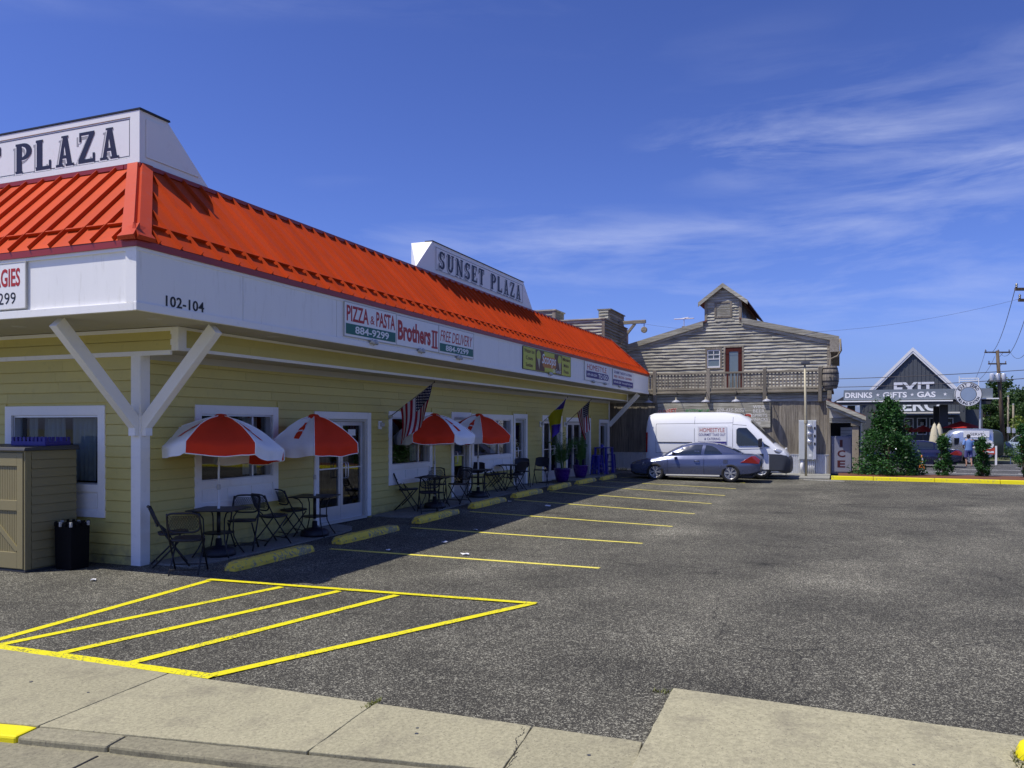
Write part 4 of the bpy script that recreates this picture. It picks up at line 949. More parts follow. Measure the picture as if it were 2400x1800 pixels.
# gable wall of the upper storey
PKY, PKZ = -4.1, 7.24
def gtop(y): return PKZ - (.268 if y > PKY else .245) * abs(y - PKY)
YL, YRr = .62, -8.80
ghole = [(-3.95, -3.22, 4.78, 5.74), (-4.98, -4.08, 3.5, 5.82)]
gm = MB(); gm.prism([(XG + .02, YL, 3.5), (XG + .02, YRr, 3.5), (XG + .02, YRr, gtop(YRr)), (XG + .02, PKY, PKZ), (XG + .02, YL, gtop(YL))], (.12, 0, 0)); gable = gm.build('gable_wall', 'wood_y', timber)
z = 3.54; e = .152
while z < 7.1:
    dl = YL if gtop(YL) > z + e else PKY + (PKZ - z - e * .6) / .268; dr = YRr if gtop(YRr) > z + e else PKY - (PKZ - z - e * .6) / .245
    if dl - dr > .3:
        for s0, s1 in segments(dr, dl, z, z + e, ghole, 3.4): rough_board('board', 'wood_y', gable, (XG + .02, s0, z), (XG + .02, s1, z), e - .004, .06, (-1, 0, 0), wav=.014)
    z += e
box('corner_board', 'wood_z', gable, XG - .04, XG + .02, -8.86, -8.70, 3.5, 5.95)
# upper side wall and window, door
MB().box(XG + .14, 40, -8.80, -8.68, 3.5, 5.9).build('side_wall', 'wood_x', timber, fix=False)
w = MB()
for a, b, c, d_ in ((-3.28, -3.20, 4.74, 5.78), (-3.98, -3.90, 4.74, 5.78), (-3.90, -3.28, 5.68, 5.78), (-3.90, -3.28, 4.74, 4.80)): w.box(XG - .045, XG + .02, a, b, c, d_)
uw = w.build('window', 'wood_z', timber)
w = MB()
for a, b, c, d_ in ((-3.33, -3.29, 4.81, 5.67), (-3.89, -3.85, 4.81, 5.67), (-3.85, -3.33, 5.62, 5.67), (-3.85, -3.33, 4.81, 4.88), (-3.85, -3.33, 5.21, 5.25), (-3.605, -3.575, 5.25, 5.62), (-3.85, -3.33, 5.42, 5.45)): w.box(XG - .02, XG + .03, a, b, c, d_)
w.build('sash', 'white_metal', uw); MB().poly([(XG + .0, -3.85, 4.88), (XG + .0, -3.33, 4.88), (XG + .0, -3.33, 5.62), (XG + .0, -3.85, 5.62)]).build('pane', 'glass', uw, fix=False)
box('curtain', 'curtain', uw, XG + .005, XG + .012, -3.84, -3.34, 4.86, 5.25)
w = MB()
for a, b, c, d_ in ((-4.14, -4.06, 3.54, 5.84), (-5.0, -4.92, 3.54, 5.84), (-4.92, -4.14, 5.76, 5.84)): w.box(XG - .045, XG + .02, a, b, c, d_)
ud = w.build('door', 'wood_z', timber)
w = MB()
for a, b, c, d_ in ((-4.32, -4.15, 3.55, 5.75), (-4.91, -4.74, 3.55, 5.75), (-4.74, -4.32, 5.56, 5.75), (-4.74, -4.32, 3.55, 3.8)): w.box(XG - .025, XG + .03, a, b, c, d_)
w.build('door_leaf', 'door_wood', ud); MB().box(XG - .004, XG + .0, -4.74, -4.32, 3.8, 5.56).build('pane', 'curtain', ud, fix=False); MB().poly([(XG - .010, -4.74, 3.8), (XG - .010, -4.32, 3.8), (XG - .010, -4.32, 5.56), (XG - .010, -4.74, 5.56)]).build('pane', 'glass', ud, fix=False)
MB().tube([(XG - .03, -4.84, 4.5), (XG - .09, -4.84, 4.5), (XG - .09, -4.76, 4.5)], .018, 6).build('handle', 'rim', ud)
# main roof with barge boards and gutter
rf = MB(); ov = .10
for s, sl, y0, yy in ((1, .268, -3.26, YL + .25), (-1, .245, -4.80, YRr - .42)):
    z_ = PKZ + .03 - sl * abs(yy - PKY); zq = PKZ + .03 - sl * abs(y0 - PKY)
    rf.hexa([(XG - ov, y0, zq), (XG - ov, yy, z_), (41, yy, z_), (41, y0, zq), (XG - ov, y0, zq + .07), (XG - ov, yy, z_ + .07), (41, yy, z_ + .07), (41, y0, zq + .07)])
troof = rf.build('roof', 'brown_roof', timber)
for s, sl, y0, yy in ((1, .268, -3.1, YL + .25), (-1, .245, -4.9, YRr - .42)):
    za, zb = PKZ + .02 - sl * abs(y0 - PKY), PKZ + .02 - sl * abs(yy - PKY)
    MB().hexa([(XG - ov - .035, y0, za - .17), (XG - ov - .035, yy, zb - .17), (XG - ov, yy, zb - .17), (XG - ov, y0, za - .17), (XG - ov - .035, y0, za + .09), (XG - ov - .035, yy, zb + .09), (XG - ov, yy, zb + .09), (XG - ov, y0, za + .09)]).build('barge_board', 'wood_y', troof)
    MB().hexa([(XG - .06, y0, za - .30), (XG - .06, yy * .96, zb - .28), (XG - .02, yy * .96, zb - .28), (XG - .02, y0, za - .30), (XG - .06, y0, za - .08), (XG - .06, yy * .96, zb - .06), (XG - .02, yy * .96, zb - .06), (XG - .02, y0, za - .08)]).build('barge_board', 'wood_y', troof)
ze = PKZ - .245 * abs(YRr - .42 - PKY)
MB().box(XG - .2, 41, YRr - .42, YRr - .02, ze - .60, ze - .02).build('eave_box', 'wood_x', troof, fix=False); MB().tube([(XG - .2, YRr - .46, ze - .02), (XG - .22, YRr - .50, ze - .55), (XG - .2, YRr - .36, ze - .80), (XG - .05, YRr - .06, ze - .9), (XG - .05, YRr - .04, 3.5)], .045, 8).build('downpipe', 'wood_beam', troof, smooth=True)
# cupola
cu = MB(); CL, CR, CZ0, CZ1 = -3.22, -4.84, 6.9, 8.12; CP = (CL + CR) / 2
cu.prism([(XG + .03, CL, CZ0), (XG + .03, CR, CZ0), (XG + .03, CR, CZ1), (XG + .03, CP, CZ1 + .62), (XG + .03, CL, CZ1)], (8.4, 0, 0)); cup = cu.build('cupola', 'wood_y', timber)
z = 6.86
while z < 8.62:
    hw = .80 if z < CZ1 - .05 else max(.04, .80 * (1 - (z + .07 - CZ1) / .66))
    if hw > .12:
        for s0, s1 in segments(CP - hw, CP + hw, z, z + .14, [(CP - .42, CP + .40, 7.20, 7.98)], 9): rough_board('board', 'wood_y', cup, (XG + .03, s0, z), (XG + .03, s1, z), .134, .055, (-1, 0, 0), n=4)
    z += .14
for yy in (CL, CR): box('corner_board', 'wood_z', cup, XG - .035, XG + .03, yy - .06, yy + .06, 6.95, 8.14)
lv = MB()
for a, b, c, d_ in ((CP - .42, CP - .33, 7.20, 7.98), (CP + .31, CP + .40, 7.20, 7.98), (CP - .33, CP + .31, 7.90, 7.98), (CP - .33, CP + .31, 7.20, 7.28)): lv.box(XG - .03, XG + .03, a, b, c, d_)
lvr = lv.build('louvre_vent', 'wood_z', timber)
for i in range(11): z = 7.29 + i * .055; MB().hexa([(XG - .01, CP - .33, z), (XG - .01, CP + .31, z), (XG + .03, CP + .31, z + .02), (XG + .03, CP - .33, z + .02), (XG - .01, CP - .33, z + .03), (XG - .01, CP + .31, z + .03), (XG + .03, CP + .31, z + .05), (XG + .03, CP - .33, z + .05)]).build('slat', 'wood_y', lvr)
for i in range(12):
    x = XG + .5 + i * .6; box('clerestory_frame', 'wood_z', cup, x, x + .12, CR - .03, CR, 7.05, 8.1)
    box('clerestory_pane', 'dark_screen', cup, x + .12, x + .6, CR - .012, CR - .002, 7.2, 8.0)
cr = MB()
for s in (1, -1):
    yo = CP + s * 1.16; zo = CZ1 + .62 + .05 - (1.16) * (.62 / .81)
    cr.hexa([(XG - .16, CP, CZ1 + .67), (XG - .16, yo, zo), (40.4, yo, zo), (40.4, CP, CZ1 + .67), (XG - .16, CP, CZ1 + .74), (XG - .16, yo, zo + .06), (40.4, yo, zo + .06), (40.4, CP, CZ1 + .74)])
croof = cr.build('cupola_roof', 'brown_roof', timber)
for s in (1, -1):
    yo = CP + s * 1.16; zo = CZ1 + .67 - 1.16 * (.62 / .81)
    MB().hexa([(XG - .20, CP, CZ1 + .53), (XG - .20, yo, zo - .14), (XG - .165, yo, zo - .14), (XG - .165, CP, CZ1 + .53), (XG - .20, CP, CZ1 + .73), (XG - .20, yo, zo + .07), (XG - .165, yo, zo + .07), (XG - .165, CP, CZ1 + .73)]).build('barge_board', 'wood_y', croof)
# false-front wing with the hoist beam
YW = .67
wm = MB(); wm.box(XL + .04, XG + .4, YW + .04, 4.4, 3.4, 6.85); wing = wm.build('wing_wall', 'wood_y', timber)
wm = MB(); wm.box(28.3, 30.9, YW + .042, 1.25, 6.85, 7.42); wm.box(XL + .04, 28.6, 3.05, 4.3, 6.85, 7.36); wm.build('wing_parapet', 'wood_x', timber)
for i in range(9):
    z = 5.55 + i * .148
    for a, b in cut(YW + .1, 4.4, 0): rough_board('board', 'wood_y', wing, (XL + .04, a, z), (XL + .04, b, z), .142, .06, (-1, 0, 0), wav=.018)
for i in range(22):
    z = 3.62 + i * .148
    rough_board('board', 'wood_x', wing, (XL + .1, YW + .04, z), (XG - .05, YW + .04, z), .142, .06, (0, -1, 0), wav=.015)
for i in range(4):
    z = 6.90 + i * .135
    rough_board('board', 'wood_x', wing, (28.34, YW + .04, z), (30.88, YW + .04, z), .145, .05, (0, -1, 0)); rough_board('board', 'wood_y', wing, (28.3, YW + .1, z), (28.3, 1.22, z), .145, .05, (-1, 0, 0), n=2)
    rough_board('board', 'wood_y', wing, (XL + .04, 3.1, z - .02), (XL + .04, 4.26, z - .02), .145, .05, (-1, 0, 0), n=3)
box('corner_board', 'wood_z', wing, XL - .02, XL + .04, YW - .02, YW + .12, 3.55, 6.84); box('corner_board', 'wood_z', wing, XL - .02, XL + .04, 3.0, 3.16, 6.8, 7.4)
box('cap_board', 'wood_x', wing, XL - .05, XG, YW - .04, YW + .16, 6.845, 6.90); box('cap_board', 'wood_y', wing, XL - .05, XL + .14, YW + .165, 4.45, 6.85, 6.905)
box('cap_board', 'wood_x', wing, 28.24, 30.96, YW - .04, 1.3, 7.42, 7.47); box('cap_board', 'wood_y', wing, XL - .05, 28.6, 2.98, 4.36, 7.36, 7.42)
hb = thing('hoist_beam', 'weathered hoist beam with diagonal strut and hanging pulley above the red roof end', 'beam')
MB().beam((29.9, YW - .0, 6.98), (29.9, YW - 1.30, 7.0), .16, .16).build('arm', 'wood_beam', hb, bevel=.01)
MB().beam((29.9, YW - .0, 5.98), (29.9, YW - .78, 6.92), .12, .12).build('strut', 'wood_beam', hb, bevel=.01)
MB().tube([(29.9, YW - 1.22, 6.92), (29.9, YW - 1.22, 6.72)], .018, 6).build('hook', 'black_metal', hb); MB().lathe([(.001, -.06), (.13, -.06), (.15, -.04), (.10, 0), (.15, .04), (.13, .06), (.001, .06)], 16, (29.9, YW - 1.22, 6.60), 'x').build('pulley', 'wood_beam', hb)
# aerial on the roof
an = thing('tv_aerial', 'small white aerial on a chimney stub on the timber roof', 'aerial', (33.0, -1.9, 0))
MB().box(-.1, .1, -.09, .09, 6.45, 7.05).build('stub', 'wood_z', an, fix=False); MB().tube([(0, 0, 7.05), (0, 0, 7.42)], .02, 6).build('mast', 'galv', an)
MB().box(-.05, .05, -.50, .50, 7.42, 7.46).build('bar', 'white_metal', an, fix=False, bevel=.01); MB().tube([(-.25, -.28, 7.47), (.25, .28, 7.47)], .02, 6).build('bar', 'white_metal', an)
# barrel on the balcony corner
br = thing('barrel', 'big wooden barrel at the balcony corner of the timber building', 'barrel', (27.2, -8.88, 3.53))
n = 16
for k in range(n):
    a0, a1 = 2 * PI * k / n + .012, 2 * PI * (k + 1) / n - .012; secs = []
    for zz, r in ((0, .26), (.22, .325), (.46, .345), (.70, .325), (.92, .26)):
        secs.append([(r * math.cos(a0), r * math.sin(a0), zz), (r * math.cos(a1), r * math.sin(a1), zz), ((r - .03) * math.cos(a1), (r - .03) * math.sin(a1), zz), ((r - .03) * math.cos(a0), (r - .03) * math.sin(a0), zz)])
    MB().loft(secs).build('stave', 'wood_z', br)
for zz, r in ((.10, .298), (.30, .342), (.62, .342), (.82, .298)): MB().lathe([(r - .01, zz - .022), (r + .003, zz - .022), (r + .003, zz + .022), (r - .01, zz + .022)], 24).build('hoop', 'black_metal', br)
MB().lathe([(.001, .90), (.25, .90)], 16).build('lid', 'wood_x', br); MB().lathe([(.001, -.0), (.25, .0)], 16).build('base', 'wood_x', br)
MB().lathe([(.001, 0), (.03, 0), (.03, .03), (.001, .03)], 8, (-.36, 0, .45), 'x').build('bung', 'black_metal', br)
box('bracket', 'wood_beam', timber, 26.95, 27.19, -8.95, -8.78, 3.1, 3.44, .02)
# gooseneck lamps over the board sign
for i, yy in enumerate((-1.45, -2.66, -3.92, -5.18, -6.43)):
    lp = thing('gooseneck_lamp', 'enamel gooseneck lamp on the timber wall, ' + ['half behind the plaza brace', 'second from the plaza, above the arched red word', 'third from the plaza, above the green words', 'fourth from the plaza, above the phone number', 'last in the row, nearest the service mast'][i], 'lamp', (XL, yy, 3.02), 0, 'lamps over the board sign')
    MB().tube([(-.02, 0, .34), (-.14, 0, .42), (-.30, 0, .44), (-.40, 0, .38), (-.42, 0, .26), (-.42, 0, .14)], .014, 6).build('arm', 'black_metal', lp, smooth=True)
    MB().lathe([(.03, .22), (.035, .15), (.05, .10)], 12, (-.42, 0, 0)).build('socket', 'metal_pipe', lp, smooth=True)
    MB().lathe([(.045, .11), (.08, .09), (.15, .055), (.20, .0), (.195, -.005), (.14, .045), (.045, .095)], 20, (-.42, 0, 0)).build('lamp_shade', 'lamp_enamel', lp, smooth=True)
    MB().lathe([(.05, 0), (.05, .015), (.001, .015)], 10, (-.02, 0, .34), 'x').build('base', 'black_metal', lp)
# painted board sign
sg = thing('board_sign', 'long weathered board sign with red, green and white painted words behind the van', 'sign')
for i in range(7):
    z = 1.94 + i * .15; MB().box(XL - .065, XL - .015, -6.54, -1.78, z, z + .144).build('board', 'wood_y', sg, fix=False)
XS = XL - .066; Ry, Uz = (0, -1, 0), (0, 0, 1)
def ptext(b, m, y0, z0, w, h, bold=.0, shear=0, up=(0, 0, 1), d=.003, off=0, rd=Ry): return lettering(b, m, sg, (XS - off, y0, z0), rd, up, w, h, d, bold, shear)
ptext('SUNSET', 'paint_white', -1.80, 2.46, .86, .25, .06, 0, (0, .1, 1), rd=(0, -1, .10)); ptext('SUNSET', 'paint_red', -1.82, 2.475, .82, .22, .02, 0, (0, .1, 1), off=.004, rd=(0, -1, .10))
ptext('BOTTOMS UP', 'paint_green', -3.0, 2.57, 1.02, .15, .01, .3); ptext('609-435-5052', 'paint_white', -4.33, 2.60, 1.16, .15, .01, .2)
ptext('LIQUORS', 'paint_white', -2.60, 1.98, 3.24, .56, .06); ptext('LIQUORS', 'paint_red', -2.66, 2.01, 3.12, .50, .03, off=.004)
for k, wd in enumerate(('WINE', 'BEER', 'SPIRITS', 'SNACKS', 'ICE')): ptext(wd, 'paint_white', -5.84, 2.74 - .178 * k, (.50, .48, .58, .60, .32)[k], .135, .01)
# meter panel, conduits, service mast
mt = thing('meter_panel', 'grey electric meter cabinet with three round meters on the timber wall', 'meter cabinet', (XL - .05, 0, 0))
box('cabinet', 'meter_grey', mt, -.24, -.0, -8.36, -7.68, .60, 2.24, .01); box('cabinet_door', 'meter_grey', mt, -.255, -.241, -7.98, -7.70, .64, 2.20, .004); box('cabinet_door', 'meter_grey', mt, -.252, -.241, -8.20, -8.0, .64, 2.20, .004); box('side_channel', 'galv', mt, -.27, -.241, -8.35, -8.24, .64, 2.20, .004)
for z in (1.98, 1.66, 1.34):
    MB().lathe([(.095, 0), (.095, -.06), (.08, -.09), (.001, -.10)], 18, (-.255, -8.10, z), 'x').build('meter', 'lamp_clear', mt, smooth=True); MB().lathe([(.10, 0), (.108, -.03), (.095, -.035)], 18, (-.255, -8.10, z), 'x').build('meter_ring', 'galv', mt)
    box('breaker', 'ink_black', mt, -.285, -.272, -8.33, -8.27, z - .12, z - .02)
box('tag_plate', 'paper', mt, -.258, -.2525, -8.18, -8.07, .74, .84)
for yy, r, z in ((-7.80, .07, .0), (-8.06, .03, .0), (-8.13, .03, 0), (-8.20, .03, 0), (-8.27, .025, 0)): MB().tube([(-.14, yy, .04), (-.14, yy, .60)], r, 10).build('conduit', 'white_metal', mt, smooth=True)
ms = thing('service_mast', 'tall rusty yellow pipe mast with a small head before the meter cabinet', 'pole', (25.3, -8.02, .035))
MB().tube([(0, 0, 0), (.0, .01, 2.2), (.0, .04, 4.35)], [.05, .048, .042], 10).build('pipe', 'metal_pipe', ms, smooth=True); MB().lathe([(.062, 2.05), (.068, 2.08), (.068, 2.16), (.062, 2.19)], 12).build('coupling', 'metal_pipe', ms)
MB().box(-.09, .09, -.14, .18, 4.36, 4.48).build('head', 'bumper_grey', ms, bevel=.02, fix=False); MB().tube([(0, .03, 4.48), (0, .03, 4.75)], .008, 5).build('tip', 'black_metal', ms)
ps = thing('vent_post', 'short white plastic post in front of the corrugated skirt', 'post', (25.9, -7.25, .035)); MB().tube([(0, 0, 0), (0, 0, 1.02)], .035, 10).build('pipe', 'white_metal', ps, smooth=True); MB().lathe([(.037, 1.02), (.05, 1.03), (.05, 1.07), (.001, 1.09)], 10).build('cap', 'white_metal', ps)
# lean-to porch with ice chest
po = thing('lean_to_porch', 'small lean-to porch with brown shingle roof beside the timber building', 'porch')
mb = MB(); a, b = (-8.74, 3.02), (-10.2, 2.36)
mb.hexa([(26.7, a[0], a[1]), (26.7, b[0], b[1]), (33, b[0], b[1]), (33, a[0], a[1]), (26.7, a[0], a[1] + .06), (26.7, b[0], b[1] + .06), (33, b[0], b[1] + .06), (33, a[0], a[1] + .06)]); mb.build('roof', 'brown_roof', po)
for k in range(2):
    o = .0 + k * .13; MB().hexa([(26.66 + k * .05, a[0], a[1] - .14 - o), (26.66 + k * .05, b[0] - .02, b[1] - .14 - o), (26.72 + k * .05, b[0] - .02, b[1] - .14 - o), (26.72 + k * .05, a[0], a[1] - .14 - o), (26.66 + k * .05, a[0], a[1] + .02 - o), (26.66 + k * .05, b[0] - .02, b[1] + .02 - o), (26.72 + k * .05, b[0] - .02, b[1] + .02 - o), (26.72 + k * .05, a[0], a[1] + .02 - o)]).build('barge_board', 'wood_y', po)
box('beam', 'wood_y', po, 26.95, 27.1, -10.15, -8.86, 2.12, 2.32, .008); MB().prism([(27.02, -8.86, 2.33), (27.02, -9.95, 2.33), (27.02, -8.86, 2.80)], (.05, 0, 0)).build('gable_infill', 'trim_grey', po)
MB().box(26.85, 27.15, -9.97, -9.72, -.2, 2.0).build('stone_column', 'stone', po, bevel=.02, fix=False); box('capital', 'wood_beam', po, 26.8, 27.2, -10.02, -9.67, 2.001, 2.118)
box('rear_wall', 'ez_dark', po, 31.5, 31.6, -10.1, -8.8, -.2, 2.6)
for k in range(9): box('siding_board', 'trim', po, 31.2, 31.25, -9.95, -9.28, .6 + k * .15, .6 + k * .15 + .14)
ic = thing('ice_chest', 'grey upright ice chest with dark red letters under the lean-to porch', 'ice chest', (27.3, 0, 0))
box('body', 'ice_grey', ic, 0, .8, -9.71, -8.90, .04, 1.58, .02); box('door_panel', 'ice_grey', ic, -.02, -.001, -9.68, -8.93, .12, 1.52, .008)
for k, ch in enumerate('ICE'): lettering(ch, 'ink_maroon', ic, (-.021, -9.31 + (.06 if ch == 'I' else .15), 1.14 - .42 * k), Ry, Uz, .11 if ch == 'I' else .30, .29, .004, .03)
MB().tube([(-.03, -8.98, .9), (-.06, -8.98, .95), (-.06, -8.98, 1.2), (-.03, -8.98, 1.25)], .012, 6).build('handle', 'galv', ic)
cl = thing('cooler_lid', 'white cooler with a round blue mark standing behind the ice chest', 'cooler', (29.4, -9.5, -.25)); MB().box(-.3, .3, -.45, .25, 0, 1.78).build('body', 'white_metal', cl, bevel=.03, fix=False); MB().lathe([(.001, 0), (.26, 0)], 18, (-.306, -.15, 1.62), 'x').build('round_mark', 'ez_blue', cl)
# ---------------------------------------------------------------- vehicles
def bool_cut(o, cyls):
    cs = []
    for c, r, h in cyls:
        q = MB().lathe([(.001, -h), (r, -h), (r, h), (.001, h)], 28, c, 'y').build('cut', None); cs.append(q)
        m = o.modifiers.new('b', 'BOOLEAN'); m.object = q; m.operation = 'DIFFERENCE'; m.solver = 'EXACT'
    bpy.context.view_layer.update(); mats = list(o.data.materials); apply_mods(o)
    for q in cs: bpy.data.objects.remove(q)
    return o
def wheel(parent, x, y, r, w, side, spokes=6, rimr=.66, mat='rim'):
    """side = +1: outer face towards +y"""
    t = MB().lathe([(r * .66, -w / 2), (r * .93, -w / 2), (r, -w * .34), (r, w * .34), (r * .93, w / 2), (r * .66, w / 2), (r * .64, w * .3)], 28, (0, 0, 0), 'y').build('wheel', 'tyre', parent, smooth=True)
    t.location = (x, y, r)
    s = side; rr = r * rimr
    MB().lathe([(rr, s * w * .46), (rr * .93, s * w * .44), (rr * .88, s * w * .2), (.001, s * w * .15)], 24, (0, 0, 0), 'y').build('rim', mat, t, smooth=True)
    mb = MB()
    for k in range(spokes):
        a = 2 * PI * k / spokes
        for d in (-.16, .16) if spokes == 6 else (0,):
            c, q = math.cos(a), math.sin(a); c2, q2 = math.cos(a + d), math.sin(a + d)
            mb.beam((c * .05, s * w * .42, q * .05), (c2 * rr * .94, s * w * .43, q2 * rr * .94), .028 if spokes == 6 else .055, .03, (0, 1, 0))
    mb.lathe([(.001, s * w * .46), (.05, s * w * .45), (.055, s * w * .35)], 12, (0, 0, 0), 'y'); mb.build('spokes', mat, t)
    MB().lathe([(rr * .86, s * w * .16), (.001, s * w * .155)], 20, (0, 0, 0), 'y').build('brake_disc', 'black_metal', t)
    return t
def section_y(sections, d, z):
    """half-width of a lofted body at station d and height z; sections = [(d, [(y, z), ...]), ...]"""
    def half(pts):
        for (y0, z0), (y1, z1) in zip(pts, pts[1:]):
            if min(z0, z1) <= z <= max(z0, z1) and abs(z1 - z0) > 1e-6: return y0 + (y1 - y0) * (z - z0) / (z1 - z0)
        return pts[-1][0] if z > pts[-1][1] else pts[0][0]
    for (d0, p0), (d1, p1) in zip(sections, sections[1:]):
        if d0 <= d <= d1:
            u = (d - d0) / (d1 - d0); return half(p0) * (1 - u) + half(p1) * u
    return half(sections[-1][1])
def side_patch(name, mat, parent, outline, Yf, Xf, s, off=.008, sub=3):
    """a pane or lamp that lies on the flank of a body: outline of (d, z) points, refined so that it follows the surface"""
    pts = []
    for (a, b), (c, e) in zip(outline, outline[1:] + outline[:1]):
        for k in range(sub): u = k / sub; pts.append((a + (c - a) * u, b + (e - b) * u))
    cd = sum(p[0] for p in pts) / len(pts); cz = sum(p[1] for p in pts) / len(pts); mb = MB(); n = len(pts)
    rings = [[(cd + (d - cd) * k, cz + (z - cz) * k) for d, z in pts] for k in (1, .66, .33)]
    for r in rings: mb.v += [(Xf(d), s * (Yf(d, z) + off), z) for d, z in r]
    mb.v.append((Xf(cd), s * (Yf(cd, cz) + off), cz))
    for q in range(2):
        for k in range(n): mb.face(q * n + k, q * n + (k + 1) % n, (q + 1) * n + (k + 1) % n, (q + 1) * n + k)
    for k in range(n): mb.face(2 * n + k, 2 * n + (k + 1) % n, 3 * n)
    return mb.build(name, mat, parent, smooth=True)
def car(name, label, cat, loc, rz, paint, sedan=False):
    """x forward, length 4.7; stations measured from the nose"""
    t = thing(name, label, cat, loc, rz)
    L = 4.70; X = lambda d: L / 2 - d
    st = [(0, .34, .58, .60, .50), (.06, .25, .64, .74, .60), (.22, .19, .70, .82, .70), (.55, .17, .77, .885, .74), (1.0, .17, .845, .905, .76), (1.35, .17, .90, .91, .78), (2.0, .17, .93, .91, .80), (2.8, .17, .95, .91, .80), (3.4, .18, .975, .91, .78), (3.9, .20, .99, .895, .74), (4.3, .24, .985, .87, .70), (4.55, .30, .95, .82, .66), (4.66, .36, .88, .77, .6), (4.70, .44, .78, .70, .55)]
    secs = []
    for d, z0, zt, w, wt in st:
        sh = z0 + (zt - z0) * .80
        half = [(w * .80, z0), (w * .97, z0 + .08), (w, z0 + (zt - z0) * .42), (w * .985, sh - .03), (w * .95, sh + .03), (wt, zt - .012), (wt * .55, zt + .012), (0, zt + .02)]
        ring = [(X(d), y, z) for y, z in half] + [(X(d), -y, z) for y, z in half[-2::-1]]
        secs.append(ring)
    body = MB().loft(secs).build('body', paint, t)
    wx = (X(.98), X(3.65)); r = .325
    bool_cut(body, [((x, s * .82, r + .01), r + .055, .22) for x in wx for s in (1, -1)])
    autosmooth(body, 32)
    for x in wx: box('wheel_well', 'black_plastic', t, x - .42, x + .42, -.58, .58, .2, .72)
    # greenhouse: a painted shell with glass patches laid on it
    if sedan: gs = [(1.18, .86, .885, .80, .74), (1.45, .88, 1.08, .80, .68), (1.72, .89, 1.26, .80, .62), (1.98, .90, 1.38, .795, .58), (2.4, .91, 1.44, .79, .565), (2.9, .92, 1.435, .79, .56), (3.25, .93, 1.38, .785, .565), (3.55, .945, 1.27, .78, .58), (3.85, .96, 1.12, .76, .62), (4.12, .97, .985, .74, .68)]
    else: gs = [(1.20, .86, .885, .79, .74), (1.45, .88, 1.05, .79, .67), (1.72, .895, 1.20, .785, .61), (2.0, .905, 1.315, .785, .565), (2.35, .92, 1.39, .78, .55), (2.7, .93, 1.405, .78, .545), (3.05, .945, 1.365, .775, .545), (3.35, .955, 1.285, .765, .56), (3.65, .965, 1.175, .75, .58), (4.02, .975, 1.0, .72, .63)]
    secs = []; gsec = []
    for d, zb, zt, wb, wt in gs:
        half = [(wb, zb), (wb * .985, zb + (zt - zb) * .35), (wt + .035, zt - .035), (wt - .02, zt - .008), (wt - .14, zt + .008), (0, zt + .022)]
        gsec.append((d, half[:4])); secs.append([(X(d), y, z) for y, z in half] + [(X(d), -y, z) for y, z in half[-2::-1]])
    gh = MB().loft(secs, closed=False, cap=False).build('cabin_shell', paint, t); autosmooth(gh, 35)
    GY = lambda d, z: section_y(gsec, d, z)
    def top_glass(name, d0, d1, inset, n=8):
        mb = MB()
        for i in range(n + 1):
            d = d0 + (d1 - d0) * i / n
            for (e0, _, b0, _, w0), (e1_, _, b1, _, w1) in zip(gs, gs[1:]):
                if e0 <= d <= e1_: u = (d - e0) / (e1_ - e0); zt, wt = b0 + (b1 - b0) * u, w0 + (w1 - w0) * u; break
            for q in (-1, -.8, -.4, 0, .4, .8, 1):
                y = q * (wt - inset); mb.v.append((X(d) + (.008 if d < 2.4 else -.008), y, zt + .022 - .014 * (abs(y) / max(.1, wt - .14)) + .010))
        for i in range(n):
            for k in range(6): a_ = i * 7 + k; mb.face(a_, a_ + 1, a_ + 8, a_ + 7)
        return mb.build(name, 'car_window', t, smooth=True)
    top_glass('windscreen', 1.27, 1.94, .07)
    if sedan: top_glass('rear_screen', 3.32, 4.0, .09)
    else: top_glass('rear_screen', 3.16, 3.92, .09)
    for s in (1, -1):
        if sedan: ws = ([(1.60, .965), (2.46, .975), (2.50, 1.36), (2.10, 1.345), (1.86, 1.25)], [(2.56, .98), (3.30, .99), (3.30, 1.30), (3.05, 1.36), (2.60, 1.37)], [(3.36, .995), (3.62, 1.0), (3.42, 1.22), (3.36, 1.25)])
        else: ws = ([(1.58, .96), (2.60, .985), (2.66, 1.325), (2.35, 1.32), (2.05, 1.24), (1.85, 1.15)], [(2.72, .99), (3.36, 1.005), (3.16, 1.19), (2.98, 1.28), (2.78, 1.31)])
        for w_ in ws: side_patch('side_window', 'car_window', t, w_, GY, X, s, .010)
        # mirror, door seams, handle, lamps
        MB().loft([[(X(1.66) + dx, s * (.86 + k * .2), .93 + dz) for dx, dz in ((-.05, 0), (.05, .02), (.05, .13), (-.05, .12))] for k in (0, 1)]).build('mirror', 'black_plastic' if not sedan else paint, t, bevel=.02)
        for d in (1.42, 2.72) if not sedan else (1.42, 2.5, 3.35): MB().beam((X(d), s * .912, .30), (X(d) , s * .905, .84), .008, .006, (0, 1, 0)).build('door_seam', 'ink_black', t)
        MB().tube([(X(2.56), s * .905, .74), (X(2.54), s * .935, .745), (X(2.40), s * .935, .745), (X(2.38), s * .905, .74)], .014, 6).build('handle', paint, t, smooth=True)
        MB().beam((X(1.36), s * .885, .215), (X(3.28), s * .885, .215), .05, .06, (0, 0, 1)).build('sill', 'trim_grey' if not sedan else paint, t, bevel=.015)
        MB().hexa([(X(.10), s * .60, .50), (X(.52), s * .885, .56), (X(.52), s * .83, .60), (X(.14), s * .5, .58), (X(.14), s * .60, .585), (X(.56), s * .875, .68), (X(.56), s * .76, .70), (X(.18), s * .46, .635)]).build('headlight', 'lamp_clear', t, bevel=.02)
